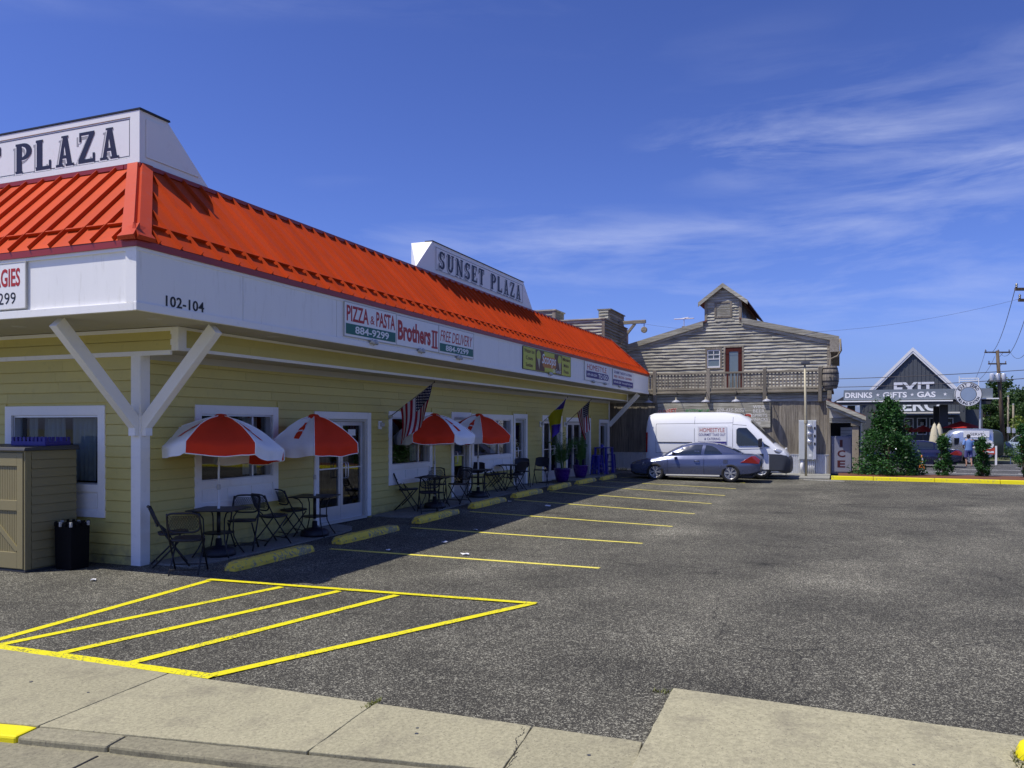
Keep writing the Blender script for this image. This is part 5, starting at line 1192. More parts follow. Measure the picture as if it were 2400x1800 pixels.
        MB().prism([(X(3.98), s * .855, .70), (X(4.62), s * .80, .66), (X(4.66), s * .775, .80), (X(4.50), s * .80, .93), (X(4.36), s * .83, .93)], (0, s * .045, 0)).build('tail_light', 'lamp_red', t, bevel=.012)
        MB().box(X(3.55), X(3.40), s * .902 - .004, s * .902 + .004, .66, .80).build('fuel_flap', paint, t, bevel=.003, fix=False)
        for x in wx: wheel(t, x, s * .80, r, .21, s)
    MB().beam((X(.02), -.5, .33), (X(.02), .5, .33), .05, .12, (0, 0, 1)).build('grille', 'black_plastic', t, bevel=.01)
    MB().box(X(4.715), X(4.60), -.5, .5, .36, .50).build('bumper', paint, t, bevel=.02, fix=False); MB().box(X(4.712), X(4.68), -.16, .16, .66, .78).build('number_plate', 'paper', t, fix=False)
    box('floor_pan', 'black_plastic', t, X(4.4), X(.4), -.7, .7, .16, .24)
    return t
car('parked_coupe', 'blue grey two-door coupe parked nose-in beside the white van', 'car', (21.85, -4.33, .0), PI / 2 + .03, 'car_blue')
# --- catering van (x forward)
def make_van():
    t = thing('catering_van', 'white high-roof catering van parked behind the blue grey coupe', 'van', (24.37, -4.80, .0), -PI / 2)
    L = 5.40; X = lambda d: L / 2 - d                               # d from the nose
    st = [(.0, .40, .62, .80), (.05, .30, .86, .90), (.20, .26, 1.06, .97), (.42, .24, 1.20, 1.0), (.55, .24, 1.32, 1.01), (.85, .24, 1.62, 1.02), (1.20, .24, 1.98, 1.02), (1.50, .24, 2.27, 1.02), (1.85, .24, 2.44, 1.02), (2.4, .24, 2.52, 1.02), (4.2, .24, 2.52, 1.02), (5.15, .24, 2.50, 1.02), (5.34, .26, 2.42, 1.0), (5.40, .34, 2.25, .97)]
    secs = []; vsec = []
    for d, z0, zt, w in st:
        k = min(1, max(0, (zt - 1.0) / 1.5)); wt = w * (1 - .17 * k); rr = .10 + .12 * k
        half = [(w * .93, z0), (w, z0 + .12), (w, min(.95, z0 + (zt - z0) * .55)), (w * (1 - .03 * k), z0 + (zt - z0) * .75), (wt, zt - rr), (wt - rr * .35, zt - rr * .3), (wt - rr, zt), (0, zt + .03)]
        vsec.append((d, half)); secs.append([(X(d), y, z) for y, z in half] + [(X(d), -y, z) for y, z in half[-2::-1]])
    VY = lambda d, z: section_y(vsec, d, z)
    body = MB().loft(secs).build('body', 'van_white', t); r = .36; wx = (X(1.0), X(4.45))
    bool_cut(body, [((x, s * .95, r + .02), r + .07, .25) for x in wx for s in (1, -1)]); autosmooth(body, 30)
    for x in wx: box('wheel_well', 'black_plastic', t, x - .48, x + .48, -.68, .68, .22, .86)
    # dark lower cladding and bumper
    cl = [[(X(d), w * .90, z0 - .02), (X(d), w + .012, z0 + .10), (X(d), w + .012, zt), (X(d), w * .9, zt + .02), (X(d), 0, zt + .02), (X(d), -w * .9, zt + .02), (X(d), -w - .012, zt), (X(d), -w - .012, z0 + .10), (X(d), -w * .90, z0 - .02)] for d, z0, zt, w in ((-.05, .36, .60, .76), (-.03, .26, .74, .86), (.10, .24, .88, .945), (.30, .24, .93, .98), (.56, .24, .94, 1.0), (1.0, .24, .95, 1.01), (1.52, .24, .93, 1.02))]
    bp = MB().loft(cl).build('front_bumper', 'bumper_grey', t); bool_cut(bp, [((wx[0], s * .95, r + .02), r + .07, .3) for s in (1, -1)]); autosmooth(bp, 40)
    bm_ = MB().beam((X(1.5), 1.012, .36), (X(3.95), 1.012, .36), .03, .22, (0, 0, 1)); bm_.beam((X(1.5), -1.012, .36), (X(3.95), -1.012, .36), .03, .22, (0, 0, 1)); bm_.build('sill_cladding', 'bumper_grey', t, bevel=.01)
    # windscreen
    ws_ = []
    for d, zt in ((.58, 1.345), (.85, 1.62), (1.20, 1.98), (1.42, 2.19)): ws_.append([(X(d) + .012, y * (.86 - .10 * (d - .58)), zt + .03 - .035 * abs(y) ** 2 + .012) for y in (-1, -.6, -.2, .2, .6, 1)])
    MB().loft(ws_, closed=False, cap=False).build('windscreen', 'car_window', t, smooth=True)
    for s in (1, -1):
        P = lambda d, z, o=.006: (X(d), s * (VY(d, z) + o), z)
        side_patch('side_window', 'car_window', t, [(.98, 1.30), (1.12, 1.26), (1.82, 1.25), (1.91, 1.34), (1.91, 1.86), (1.83, 1.93), (1.54, 1.93), (1.26, 1.64)], VY, X, s, .028)
        side_patch('quarter_window', 'car_window', t, [(.66, 1.20), (.90, 1.22), (.92, 1.36)], VY, X, s, .03)
        for a, b in (((2.05, .5), (2.05, 2.10)), ((2.05, 2.12), (5.0, 2.08)), ((3.50, .5), (3.50, 2.36)), ((2.05, 2.12), (2.05, 2.34)), ((1.55, 2.02), (2.05, 2.06)), ((5.0, .95), (5.0, 2.08)), ((3.58, .95), (5.0, .95)), ((.95, 1.14), (2.05, 1.10))):
            pts = [P(a[0] + (b[0] - a[0]) * k / 8, a[1] + (b[1] - a[1]) * k / 8, .001) for k in range(9)]; MB().tube(pts, .007, 4).build('body_seam', 'bumper_grey', t)
        MB().tube([P(3.58 + .17 * k, 1.36, .006) for k in range(9)], .016, 6).build('slide_rail', 'bumper_grey', t)
        MB().beam(P(1.98, 1.04, .006), P(1.88, 1.04, .006), .11, .02, (0, s, 0)).build('handle', 'black_plastic', t, bevel=.008)
        MB().loft([[(X(1.02) + dx, s * (VY(1.02, 1.3) + .01 + k * .22), z) for dx, z in ((-.07, 1.20), (.06, 1.22), (.06, 1.54), (-.07, 1.52))] for k in (0, 1)]).build('mirror', 'black_plastic', t, bevel=.03)
        for nm, mat, c, sc_, rz2, ry2 in (('headlight', 'lamp_clear', (.34, .905, 1.01), (.25, .085, .105), .42, .38), ('turn_signal', 'lamp_amber', (.50, .89, 1.12), (.17, .06, .045), .30, .40)):
            o = MB().lathe([(math.sin(k * PI / 10) + .0005, -math.cos(k * PI / 10)) for k in range(11)], 14).build(nm, mat, t, smooth=True); o.location = (X(c[0]), s * c[1], c[2]); o.scale = sc_; o.rotation_euler = (0, ry2, -s * rz2)
        MB().box(X(5.41), X(5.33), s * .93 - .07, s * .93 + .07, .95, 1.75).build('tail_light', 'lamp_red', t, bevel=.02, fix=False)
        for x in wx: wheel(t, x, s * .90, r, .22, s, 5, .60, 'galv')
    sgy = .965
    for s, m_ in ((-1, 1),):                                        # printed panel on the shown side (-y is towards the street)
        ya, yb = VY(2.9, 1.14) + .02, VY(2.9, 1.98) + .02; sl = (ya - yb) / .84
        O = lambda d, z: Vector((X(d), -ya + (z - 1.14) * sl, z)); R = (1, 0, 0); U = (0, sl, 1)
        MB().prism([O(3.37, 1.14), O(2.27, 1.14), O(2.27, 1.98), O(3.37, 1.98)], (0, -.006, 0)).build('printed_panel', 'ink_white', t)
        off = Vector((0, -.0075, 0))
        lettering('HOMESTYLE', 'ink_red', t, O(3.29, 1.76) + off, R, U, .94, .16, .002); lettering('GOURMET TAKE OUT', 'ink_navy', t, O(3.33, 1.61) + off, R, U, 1.02, .10, .002, .01); lettering('& CATERING', 'ink_navy', t, O(3.11, 1.45) + off, R, U, .60, .10, .002, .01)
        MB().prism([O(3.36, 1.19) + off, O(2.28, 1.19) + off, O(2.28, 1.40) + off, O(3.36, 1.40) + off], (0, -.003, 0)).build('printed_band', 'ink_navy', t)
        lettering('609-600-2204 • HomestyleToGo.com', 'ink_white', t, O(3.33, 1.255) + off * 1.6, R, U, 1.02, .085, .002, .01)
    MB().box(X(.06), X(.02), -.45, .45, .66, .84).build('grille', 'black_plastic', t, bevel=.02, fix=False); box('floor_pan', 'black_plastic', t, X(5.2), X(.5), -.85, .85, .24, .30)
    return t
make_van()
# ---------------------------------------------------------------- wheel stops
SW_ = ['nearest the street', 'second from the street', 'third from the street', 'fourth from the street', 'fifth from the street', 'sixth from the street', 'seventh from the street', 'last one before the parked coupe']
def stop_mesh(seed):
    random.seed(seed); mb = MB(); secs = []; n = 14
    for i in range(n + 1):
        t = i / n; x = -.95 + 1.9 * t; k = 1 if 0 < i < n else .86
        j = lambda a=.006: (random.random() - .5) * 2 * a
        secs.append([(x, -.105 * k + j(), 0), (x, -.105 * k + j(), .055 + j()), (x, -.062 * k + j(), .125 * k + j()), (x, .062 * k + j(), .125 * k + j()), (x, .105 * k + j(), .055 + j()), (x, .105 * k + j(), 0)])
    return mb.loft(secs).mesh('wheel_stop', ['stop_yellow'])
sm = [stop_mesh(i) for i in range(3)]
for i, x in enumerate((1.07, 3.70, 6.40, 9.08, 11.72, 14.45, 17.15, 19.95)):
    o = link('wheel_stop', sm[i % 3], None); o.location = (x, -1.47, gz(x, -1.47) - .004); o.rotation_euler = (0, 0, (.03, -.02, .02, .0, -.02, .03, 0, .02)[i])
    tag(o, 'worn yellow concrete wheel stop, ' + SW_[i], 'wheel stop', 'wheel stops along the shop walk')
# ---------------------------------------------------------------- tables
def make_table(name, label):
    t = thing(name, label, 'table', (0, 0, 0), 0, 'black cafe tables')
    h = .71; s = .36
    MB().box(-s, s, -s, s, h - .018, h).build('table_top', 'black_metal', t, bevel=.006, fix=False)
    mb = MB()
    for a in range(4):
        c, q = math.cos(a * PI / 2 + PI / 4), math.sin(a * PI / 2 + PI / 4)
        pts = [(c * .40, q * .40, h - .02), (c * .30, q * .30, h - .05), (c * .235, q * .235, h - .14), (c * .225, q * .225, .38), (c * .24, q * .24, .26), (c * .31, q * .31, .12), (c * .40, q * .40, 0)]
        MB().tube(pts, .011, 6).build('leg', 'black_metal', t, smooth=True)
    MB().lathe([(.001, .335), (.225, .335), (.235, .343), (.225, .35), (.001, .35)], 20).build('lower_shelf', 'black_metal', t)
    MB().tube([(0, 0, .30), (0, 0, h)], .03, 8).build('sleeve', 'black_metal', t, smooth=True)
    return t
TB = [(1.06, -.47, .30), (3.40, -.56, .25), (7.95, -.62, .15), (10.55, -.55, .35), (13.15, -.42, .1)]
TL = ['square black metal cafe table nearest the corner post', 'square black metal cafe table before the glazed double doors', 'square black metal cafe table beneath the american flag', 'square black metal cafe table under the farthest umbrella', 'black table without umbrella among the solid-backed chairs']
t0 = make_table('cafe_table', TL[0])
for i, (x, y, a) in enumerate(TB):
    o = t0 if i == 0 else copy_tree(t0); o['label'] = TL[i]; o.location = (x, y, wz(x) - .002); o.rotation_euler = (0, 0, a)
# ---------------------------------------------------------------- folding chairs (x = the way the sitter faces)
def make_chair(name, label, solid):
    t = thing(name, label, 'chair', (0, 0, 0), 0, 'black folding chairs')
    w = .215
    for s in (1, -1):
        MB().tube([(-.27, s * w * .95, .83), (-.20, s * w, .66), (-.10, s * w, .46), (.07, s * w, .21), (.22, s * w, .0)], .0125, 6).build('front_leg', 'black_metal', t, smooth=True)
        MB().tube([(.16, s * (w - .03), .44), (.0, s * (w - .03), .26), (-.26, s * (w - .03), .0)], .0125, 6).build('rear_leg', 'black_metal', t, smooth=True)
        MB().tube([(-.16, s * w, .57), (-.06, s * (w - .02), .475)], .010, 6).build('hinge_link', 'black_metal', t)
    MB().tube([(.155, -w, .09), (.155, w, .09)], .009, 6).build('stretcher', 'black_metal', t); MB().tube([(-.20, -w + .03, .07), (-.20, w - .03, .07)], .009, 6).build('stretcher', 'black_metal', t)
    # seat: rounded pan
    ring = []
    for k in range(20):
        a = 2 * PI * k / 20; c, q = math.cos(a), math.sin(a); f = .55; ring.append((.02 + .205 * math.copysign(abs(c) ** f, c), .205 * math.copysign(abs(q) ** f, q)))
    mb = MB(); mb.loft([[(x * k_, y * k_, z + .012 * (x > .1)) for x, y in ring] for z, k_ in ((.44, .94), (.452, 1.0), (.468, 1.0), (.474, .95), (.466, .7), (.462, .2))]); mb.build('seat', 'black_plastic', t, smooth=True)
    # back
    def B(y, v, o=0):                                             # v 0..1 up the backrest
        z = .57 + .27 * v; x = -.165 - .115 * v - .035 * (1 - (y / w) ** 2) + o; return (x, y, z)
    outline = []
    for k in range(28):
        a = 2 * PI * k / 28; c, q = math.cos(a), math.sin(a); f = .42; v = .5 + .5 * math.copysign(abs(q) ** f, q)
        if q < 0: v = .5 - .5 * abs(q) ** .75
        outline.append((w * .97 * math.copysign(abs(c) ** f, c), v))
    MB().tube([B(y, v) for y, v in outline] + [B(*outline[0])], .014, 6, False).build('back_frame', 'black_plastic', t, smooth=True)
    if solid:
        mb = MB(); n = 10
        for i in range(n + 1):
            y = -w * .95 + 2 * w * .95 * i / n; e = (abs(y) / w) ** 4; mb.v += [B(y, .02 + .25 * e), B(y, .98 - .12 * e)]
        for i in range(n): mb.face(2 * i, 2 * i + 1, 2 * i + 3, 2 * i + 2)
        mb.build('back_panel', 'black_plastic', t, smooth=True, fix=False)
    else:
        mb = MB()
        def inside(y, v): return abs(y) < w * .95 and .06 + .22 * (abs(y) / w) ** 3 < v < .97 - .06 * (abs(y) / w) ** 6
        for dg in (1, -1):
            for k in range(-9, 15):
                pts = []
                for j in range(9):
                    v = j / 8; y = -w + (k + dg * v * 5) * .0335
                    if inside(y, v): pts.append(B(y, v, -.001 * dg))
                if len(pts) > 1:
                    for p, q in zip(pts, pts[1:]): mb.beam(p, q, .0085, .004, (1, 0, 0))
        mb.build('back_mesh', 'black_plastic', t)
    return t
R_ = math.radians
CH = [(.10, -.48, -42, 0, 'black mesh-back folding chair seen side-on beside the corner post'), (-.16, -1.02, 30, 0, 'black mesh-back folding chair with its back to the street, nearest the hatching'), (1.66, -.42, 205, 0, 'black mesh-back folding chair behind the first table'),
      (2.36, -.45, -20, 0, 'black mesh-back folding chair turned away from the first table'), (3.22, -.22, -25, 0, 'black mesh-back folding chair by the wall at the second table'),
      (7.38, -.24, -75, 0, 'black mesh-back folding chair under the window at the third table'), (7.15, -.88, 36, 0, 'black mesh-back folding chair with its back to the wheel stop at the third table'), (8.72, -.30, 215, 0, 'black mesh-back folding chair on the far side of the third table'), (8.95, -.75, 165, 0, 'black mesh-back folding chair between the third and fourth tables'),
      (11.15, -.22, 200, 1, 'black solid-back folding chair leaning by the fourth table'), (12.35, -.18, 275, 1, 'black solid-back folding chair with rounded back, nearer the fourth table'), (12.95, .0 - .13, 282, 1, 'black solid-back folding chair by the wall behind the bare table'),
      (12.65, -.78, 70, 1, 'black solid-back folding chair with its back to the lot'), (14.2, -.38, 205, 1, 'black solid-back folding chair on the far side of the bare table'), (15.15, -.62, 188, 1, 'black solid-back folding chair seen side-on, nearest the purple pots')]
cm0, cs0 = make_chair('folding_chair', CH[0][4], 0), make_chair('folding_chair', CH[9][4], 1); used = set()
for x, y, a, s, lb in CH:
    src = cs0 if s else cm0; o = src if s not in used else copy_tree(src); used.add(s)
    o['label'] = lb; o.location = (x, y, (wz(x) if y > -.85 and (x < 3.95 or x > 6.2) else gz(x, y)) - .002); o.rotation_euler = (0, 0, R_(a))
# ---------------------------------------------------------------- umbrellas
def make_umbrella(loc, a0, label, tilt=(0, 0), R=.92, top=2.17, seed=1):
    t = thing('patio_umbrella', label, 'umbrella', loc, 0, 'red and white patio umbrellas'); random.seed(seed)
    rim = top - .50 - loc[2]; tp = top - .02 - loc[2]; piv = Vector((0, 0, 1.25)); M = Matrix.Rotation(tilt[0], 3, 'X') @ Matrix.Rotation(tilt[1], 3, 'Y')
    tl = lambda p: tuple(M @ (Vector(p) - piv) + piv)
    ph = [random.random() * 6 for _ in range(6)]
    def S(k, s, r, o=0):                                          # panel k, s -1..1 across, r 0..1 outwards (>1: valance)
        ang = a0 + (k + s * .5) * PI / 3
        rr = min(r, 1); flat = math.cos(PI / 6) / math.cos(s * PI / 6)         # straight edge between ribs
        rad = (.07 + (R - .07) * rr) * (flat * .98 + .02)
        z = tp - (tp - rim) * (.30 * rr + .70 * rr * rr) - .055 * (1 - s * s) * math.sin(rr * PI * .75) 
        if r > 1:
            q = (r - 1) / .2; z -= .17 * q; rad -= (.012 - .02 * math.sin(s * 7 + ph[k])) * q
        nz = mnoise.noise(Vector((rad * math.cos(ang) * 5 + seed * 3, rad * math.sin(ang) * 5, ph[k]))); z += .022 * nz * min(1, r * 1.5) + .006 * math.sin(9 * rr + 5 * s + ph[k]); rad += .022 * nz * (r > 1)
        return tl((rad * math.cos(ang), rad * math.sin(ang), z + o))
    for k in range(6):
        mb = MB(); nr, ns = 11, 12; rs = [i / 10 for i in range(11)] + [1.05, 1.1, 1.15, 1.2]
        for r in rs:
            for j in range(ns + 1): mb.v.append(S(k, -1 + 2 * j / ns, r))
        for i in range(len(rs) - 1):
            for j in range(ns): a = i * (ns + 1) + j; mb.face(a, a + 1, a + ns + 2, a + ns + 1)
        red = k % 2 == 0
        pn = mb.build('canopy_panel', 'fabric_red' if red else 'fabric_white', t, smooth=True, fix=False)
        if red:
            q = MB(); q.tube([S(k, -1, r, .004) for r in rs] + [S(k, -1 + 2 * j / ns, 1.2) for j in range(ns + 1)] + [S(k, 1, r, .004) for r in reversed(rs)], .008, 5, False); q.build('piping', 'fabric_white', pn, smooth=True)
        else:                                                     # the printed bottle
            prof = [(0, .10), (.30, .115), (.40, .085), (.52, .11), (.62, .10), (.78, .045), (.95, .04), (1, .052)]
            q = MB(); n0 = len(q.v)
            for u, w_ in prof:
                r = .80 - .50 * u; w2 = w_ * 3.0 * .42 / max(r, .3); q.v += [S(k, -w2 * 1.0 + .02, r, .006), S(k, w2 * 1.0 + .02, r, .006)]
            for i in range(len(prof) - 1): a = n0 + 2 * i; q.face(a, a + 1, a + 3, a + 2)
            q.build('bottle_print', 'fabric_red', pn, fix=False)
            q = MB(); q.v += [S(k, -.15, .60, .009), S(k, .18, .60, .009), S(k, .18, .56, .009), S(k, -.15, .56, .009)]; q.face(0, 1, 2, 3); q.build('bottle_script', 'fabric_white', pn, fix=False)
    vb = MB(); n = 12
    for i in range(n + 1):
        a = 2 * PI * i / n; r1, r2 = (.15, .05)
        vb.v += [tl(((r1 + .02 * math.sin(i * 5)) * math.cos(a), (r1 + .02 * math.sin(i * 3)) * math.sin(a), tp - .035)), tl((.07 * math.cos(a), .07 * math.sin(a), tp + .035)), tl((.01 * math.cos(a), .01 * math.sin(a), tp + .045))]
    for i in range(n): vb.face(3 * i, 3 * i + 3, 3 * i + 4, 3 * i + 1); vb.face(3 * i + 1, 3 * i + 4, 3 * i + 5, 3 * i + 2)
    vb.build('top_vent', 'fabric_red', t, smooth=True, fix=False)
    MB().tube([(0, 0, .08), (0, 0, 1.05)], .021, 10).build('lower_pole', 'white_metal', t, smooth=True); MB().tube([(0, 0, 1.02), (0, 0, 1.25), tl((0, 0, tp + .02))], .016, 10).build('upper_pole', 'white_metal', t, smooth=True)
    MB().lathe([(.026, 1.0), (.03, 1.01), (.03, 1.07), (.02, 1.08)], 10).build('collar', 'trim_grey', t)
    for k in range(6):
        ang = a0 + (k + .5) * PI / 3; MB().tube([tl((.03 * math.cos(ang), .03 * math.sin(ang), tp - .02)), S(k, 1, .55, -.02), S(k, 1, .98, -.018)], .006, 5).build('rib', 'white_metal', t)
    MB().lathe([(.001, 0), (.25, 0), (.255, .03), (.23, .10), (.15, .13), (.05, .145), (.045, .25), (.03, .26)], 20, (0, 0, .0)).build('base', 'black_plastic', t, smooth=True)
    return t
CAMA = lambda x, y: math.atan2(CAM[1] - y, CAM[0] - x)
for i, (x, y, e, tilt, lb) in enumerate(((1.06, -.47, 0.02, (-.05, .12), 'red and white patio umbrella nearest the street, red panel facing out'), (3.40, -.56, R_(30), (.0, -.03), 'red and white patio umbrella before the glazed double doors'), (7.95, -.62, -.02, (-.02, .03), 'red and white patio umbrella half behind the american flag'), (10.55, -.55, R_(36), (.05, -.06), 'red and white patio umbrella farthest from the street'))):
    tp = (2.17, 2.19, 2.27, 2.30)[i]
    make_umbrella((x, y, wz(x) - .002), CAMA(x, y) + e, lb, tilt, (.95, .86, .93, .90)[i], tp, i + 3)
# ---------------------------------------------------------------- flags on the wall
def star(c, r, ax, ay, n):
    return [tuple(Vector(c) + (ax * math.cos(a) + ay * math.sin(a)) * (r if k % 2 == 0 else r * .4) + n) for k, a in enumerate([PI / 2 + i * PI / 5 for i in range(10)])]
def make_flag(label, br, tip, H, F, kind, ph=0, pinch=.35, side=(0, 0, 0)):
    t = thing('wall_flag', label, 'flag', br, 0, 'flags on slanting wall poles')
    d = Vector(tip) - Vector(br); MB().tube([(0, -.02, 0), tuple(d)], .011, 8).build('pole', 'wood_beam' if kind == 'us' else 'white_metal', t, smooth=True)
    MB().lathe([(.001, -.02), (.02, 0), (.001, .03)], 8, tuple(d)).build('finial', 'black_metal', t); MB().beam((0, -.005, -.03), (0, -.07, .03), .05, .06).build('bracket', 'alu', t)
    dn = d.normalized(); nrm = dn.cross(Vector((0, 0, 1))).normalized(); side = Vector(side)
    na, nb = 39, 26
    def P(a, b, o=0):
        p = d - dn * (.05 + a * H); q = b ** 1.0
        hx = dn.copy(); hx.z = 0
        sl = hx * (a - .5) * pinch * H * q                       # the sides fall together as the cloth hangs
        fold = nrm * (.055 * math.sin(a * 9 + ph + b * 1.2) * (.25 + q) + .05 * math.sin(a * 4 + b * 3 + ph) * q)
        return p + sl + fold + side * q * q + Vector((0, 0, -F * b)) + nrm * o
    mb = MB(); mats = ['flag_red', 'flag_white', 'fabric_blue'] if kind == 'us' else ['fabric_purple', 'fabric_gold']
    for i in range(na + 1):
        for j in range(nb + 1): mb.v.append(tuple(P(i / na, j / nb)))
    for i in range(na):
        for j in range(nb):
            a = (i + .5) / na; b = (j + .5) / nb
            if kind == 'us': mb.cur = 2 if (a < 7 / 13 and b < .42) else (int(a * 13) % 2)
            else: s = b + .55 * a; mb.cur = 0 if s < .34 else 1 if s < .85 or a > .86 else 0
            k = i * (nb + 1) + j; mb.face(k, k + nb + 1, k + nb + 2, k + 1)
    cl = mb.build('cloth', mats, t, smooth=True, fix=False)
    if kind == 'us':
        q = MB()
        for i in range(9):
            for j in range(11):
                if (i + j) % 2: continue
                a = (i + .7) / 9.4 * 7 / 13; b = (j + .7) / 11.4 * .42; c = P(a, b); ax = (P(a + .02, b) - P(a - .02, b)).normalized(); ay = (P(a, b + .02) - P(a, b - .02)).normalized()
                for sg_ in (1, -1): q.poly(star(c, .024, ax, ay, ax.cross(ay).normalized() * .005 * sg_))
        q.build('stars', 'flag_white', cl, fix=False)
    return t
make_flag('american flag hanging before the third umbrella, the larger of the two', (6.9, -.035, 2.20), (6.82, -1.2, 2.94), .98, .80, 'us', .6, .25, (-.10, .05, 0))
make_flag('purple and gold banner flag hanging above the first palm', (16.76, 0, 2.04), (16.2, -1.15, 2.92), 1.05, .95, 'band', 1.4, .55, (.05, .1, 0))
make_flag('american flag hanging narrow above the second palm, nearest the far corner', (19.6, 0, 2.12), (19.0, -1.12, 2.93), .80, .98, 'us', 2.2, .75, (.25, -.05, 0))
# ---------------------------------------------------------------- potted palms
def make_palm(loc, label, seed, h=1.25):
    random.seed(seed); t = thing('potted_palm', label, 'potted plant', loc, 0, 'palms in purple pots')
    pot = MB().lathe([(.001, 0), (.17, 0), (.22, .12), (.262, .30), (.275, .42), (.285, .43), (.285, .46), (.255, .46), (.245, .40), (.001, .40)], 24).build('pot', 'pot_purple', t, smooth=True)
    MB().lathe([(.001, .425), (.24, .415)], 16).build('soil', 'soil', t)
    for k in range(17):
        a = random.random() * 2 * PI; lean = .10 + .42 * random.random(); hh = h * (.62 + .45 * random.random()); mb = MB(); pts = []
        for i in range(9):
            u = i / 8; r = .04 + lean * u ** 1.8; pts.append(Vector((r * math.cos(a), r * math.sin(a), .42 + hh * (u - .28 * u ** 4 * (lean * 2)))))
        mb.tube(pts, [.009 - .0007 * i for i in range(9)], 4)
        for i in range(3, 9):
            d = (pts[i] - pts[i - 1]).normalized()
            for m in range(3):
                p = pts[i - 1].lerp(pts[i], m / 3)
                for s in (1, -1):
                    sd_ = d.cross(Vector((math.cos(a + .5), math.sin(a + .5), .2))).normalized() * s; L = .26 * (1 - .45 * (i - 3) / 6) * (.8 + .4 * random.random())
                    q = p + sd_ * L * .75 + d * L * .55 + Vector((0, 0, -.05 * random.random())); m_ = p.lerp(q, .45) ; w = d.cross(sd_).cross(sd_).normalized() * .011
                    mb.poly([p, m_ + w, q, m_ - w])
        mb.build('frond', 'leaf_palm', t, fix=False)
    return t
make_palm((17.25, -.62, gz(17.25, -.62) - .002), 'leafy palm in a purple pot, the one nearer the street', 4)
make_palm((19.9, -.45, wz(19.9) - .002), 'leafy palm in a purple pot beside the blue bar table', 9, 1.3)
# ---------------------------------------------------------------- blue bar set
bt = thing('bar_table', 'tall blue metal bar table by the far corner of the shop front', 'table', (23.35, -.38, wz(23.3) - .002))
MB().box(-.55, .55, -.26, .26, 1.02, 1.06).build('table_top', 'stool_blue', bt, bevel=.012, fix=False)
for sx in (-1, 1):
    for sy in (-1, 1): MB().loft([[(sx * (.50 - .02 * q) + a * (.05 + .045 * (1 - q)), sy * (.21 + .05 * (1 - q)) + b * (.03 + .03 * (1 - q)), 1.02 * q) for a, b in ((-1, -1), (1, -1), (1, 1), (-1, 1))] for q in (0, .5, 1)]).build('leg', 'stool_blue', bt)
MB().lathe([(.05, 1.06), (.065, 1.06), (.07, 1.16), (.06, 1.17)], 12, (-.3, 0, 0)).build('napkin_holder', 'stool_blue', bt)
def stool(loc, label, rz):
    t = thing('bar_stool', label, 'stool', loc, rz, 'blue metal bar stools')
    MB().box(-.155, .155, -.155, .155, .73, .76).build('seat', 'stool_blue', t, bevel=.02, fix=False)
    for sx in (-1, 1):
        for sy in (-1, 1): MB().loft([[(sx * (.13 + .07 * (1 - q)) + a * (.014 + .02 * q), sy * (.13 + .07 * (1 - q)) + b * (.014 + .02 * q), .74 * q) for a, b in ((-1, -1), (1, -1), (1, 1), (-1, 1))] for q in (0, 1)]).build('leg', 'stool_blue', t)
    for z, k in ((.24, .185), (.42, .165)):
        for a in range(4): c, s = math.cos(a * PI / 2), math.sin(a * PI / 2); MB().beam((c * k - s * k, s * k + c * k, z), (c * k + s * k, s * k - c * k, z), .012, .025).build('foot_rail', 'stool_blue', t)
    return t
for x, y, lb in ((22.25, -.42, 'blue metal bar stool nearest the second palm'), (22.95, -.02 - .12, 'blue metal bar stool behind the blue bar table'), (24.25, -.42, 'blue metal bar stool nearest the far corner')): stool((x, y, wz(x) - .002), lb, .2 * x)
# ---------------------------------------------------------------- shed, crate, bin at the street front
sh = thing('storage_shed', 'tan resin storage shed with braced doors against the street wall', 'shed', (0, 0, 0))
X0s, X1s, Y0s, Y1s, HS = -1.02, -.20, 1.0, 2.75, 1.66
box('carcass', 'shed_resin', sh, X0s + .03, X1s, Y0s + .02, Y1s, .03, HS); box('plinth', 'shed_lid', sh, X0s, X1s, Y0s, Y1s, .0, .03, .005)
MB().hexa([(X0s - .05, Y0s - .04, HS + .002), (X1s + .02, Y0s - .04, HS + .002), (X1s + .02, Y1s + .04, HS + .002), (X0s - .05, Y1s + .04, HS + .002), (X0s - .03, Y0s - .03, HS + .045), (X1s, Y0s - .03, HS + .07), (X1s, Y1s + .03, HS + .07), (X0s - .03, Y1s + .03, HS + .045)]).build('lid', 'shed_lid', sh, bevel=.008)
for k in range(13):
    z = .05 + k * .124; MB().hexa([(X0s + .10, Y0s + .019, z), (X1s - .01, Y0s + .019, z), (X1s - .01, Y0s - .004, z), (X0s + .10, Y0s - .004, z), (X0s + .10, Y0s + .019, z + .118), (X1s - .01, Y0s + .019, z + .118), (X1s - .01, Y0s + .010, z + .118), (X0s + .10, Y0s + .010, z + .118)]).build('side_board', 'shed_resin', sh)
box('corner_rail', 'shed_resin', sh, X0s, X0s + .095, Y0s, Y0s + .03, .032, HS, .008)
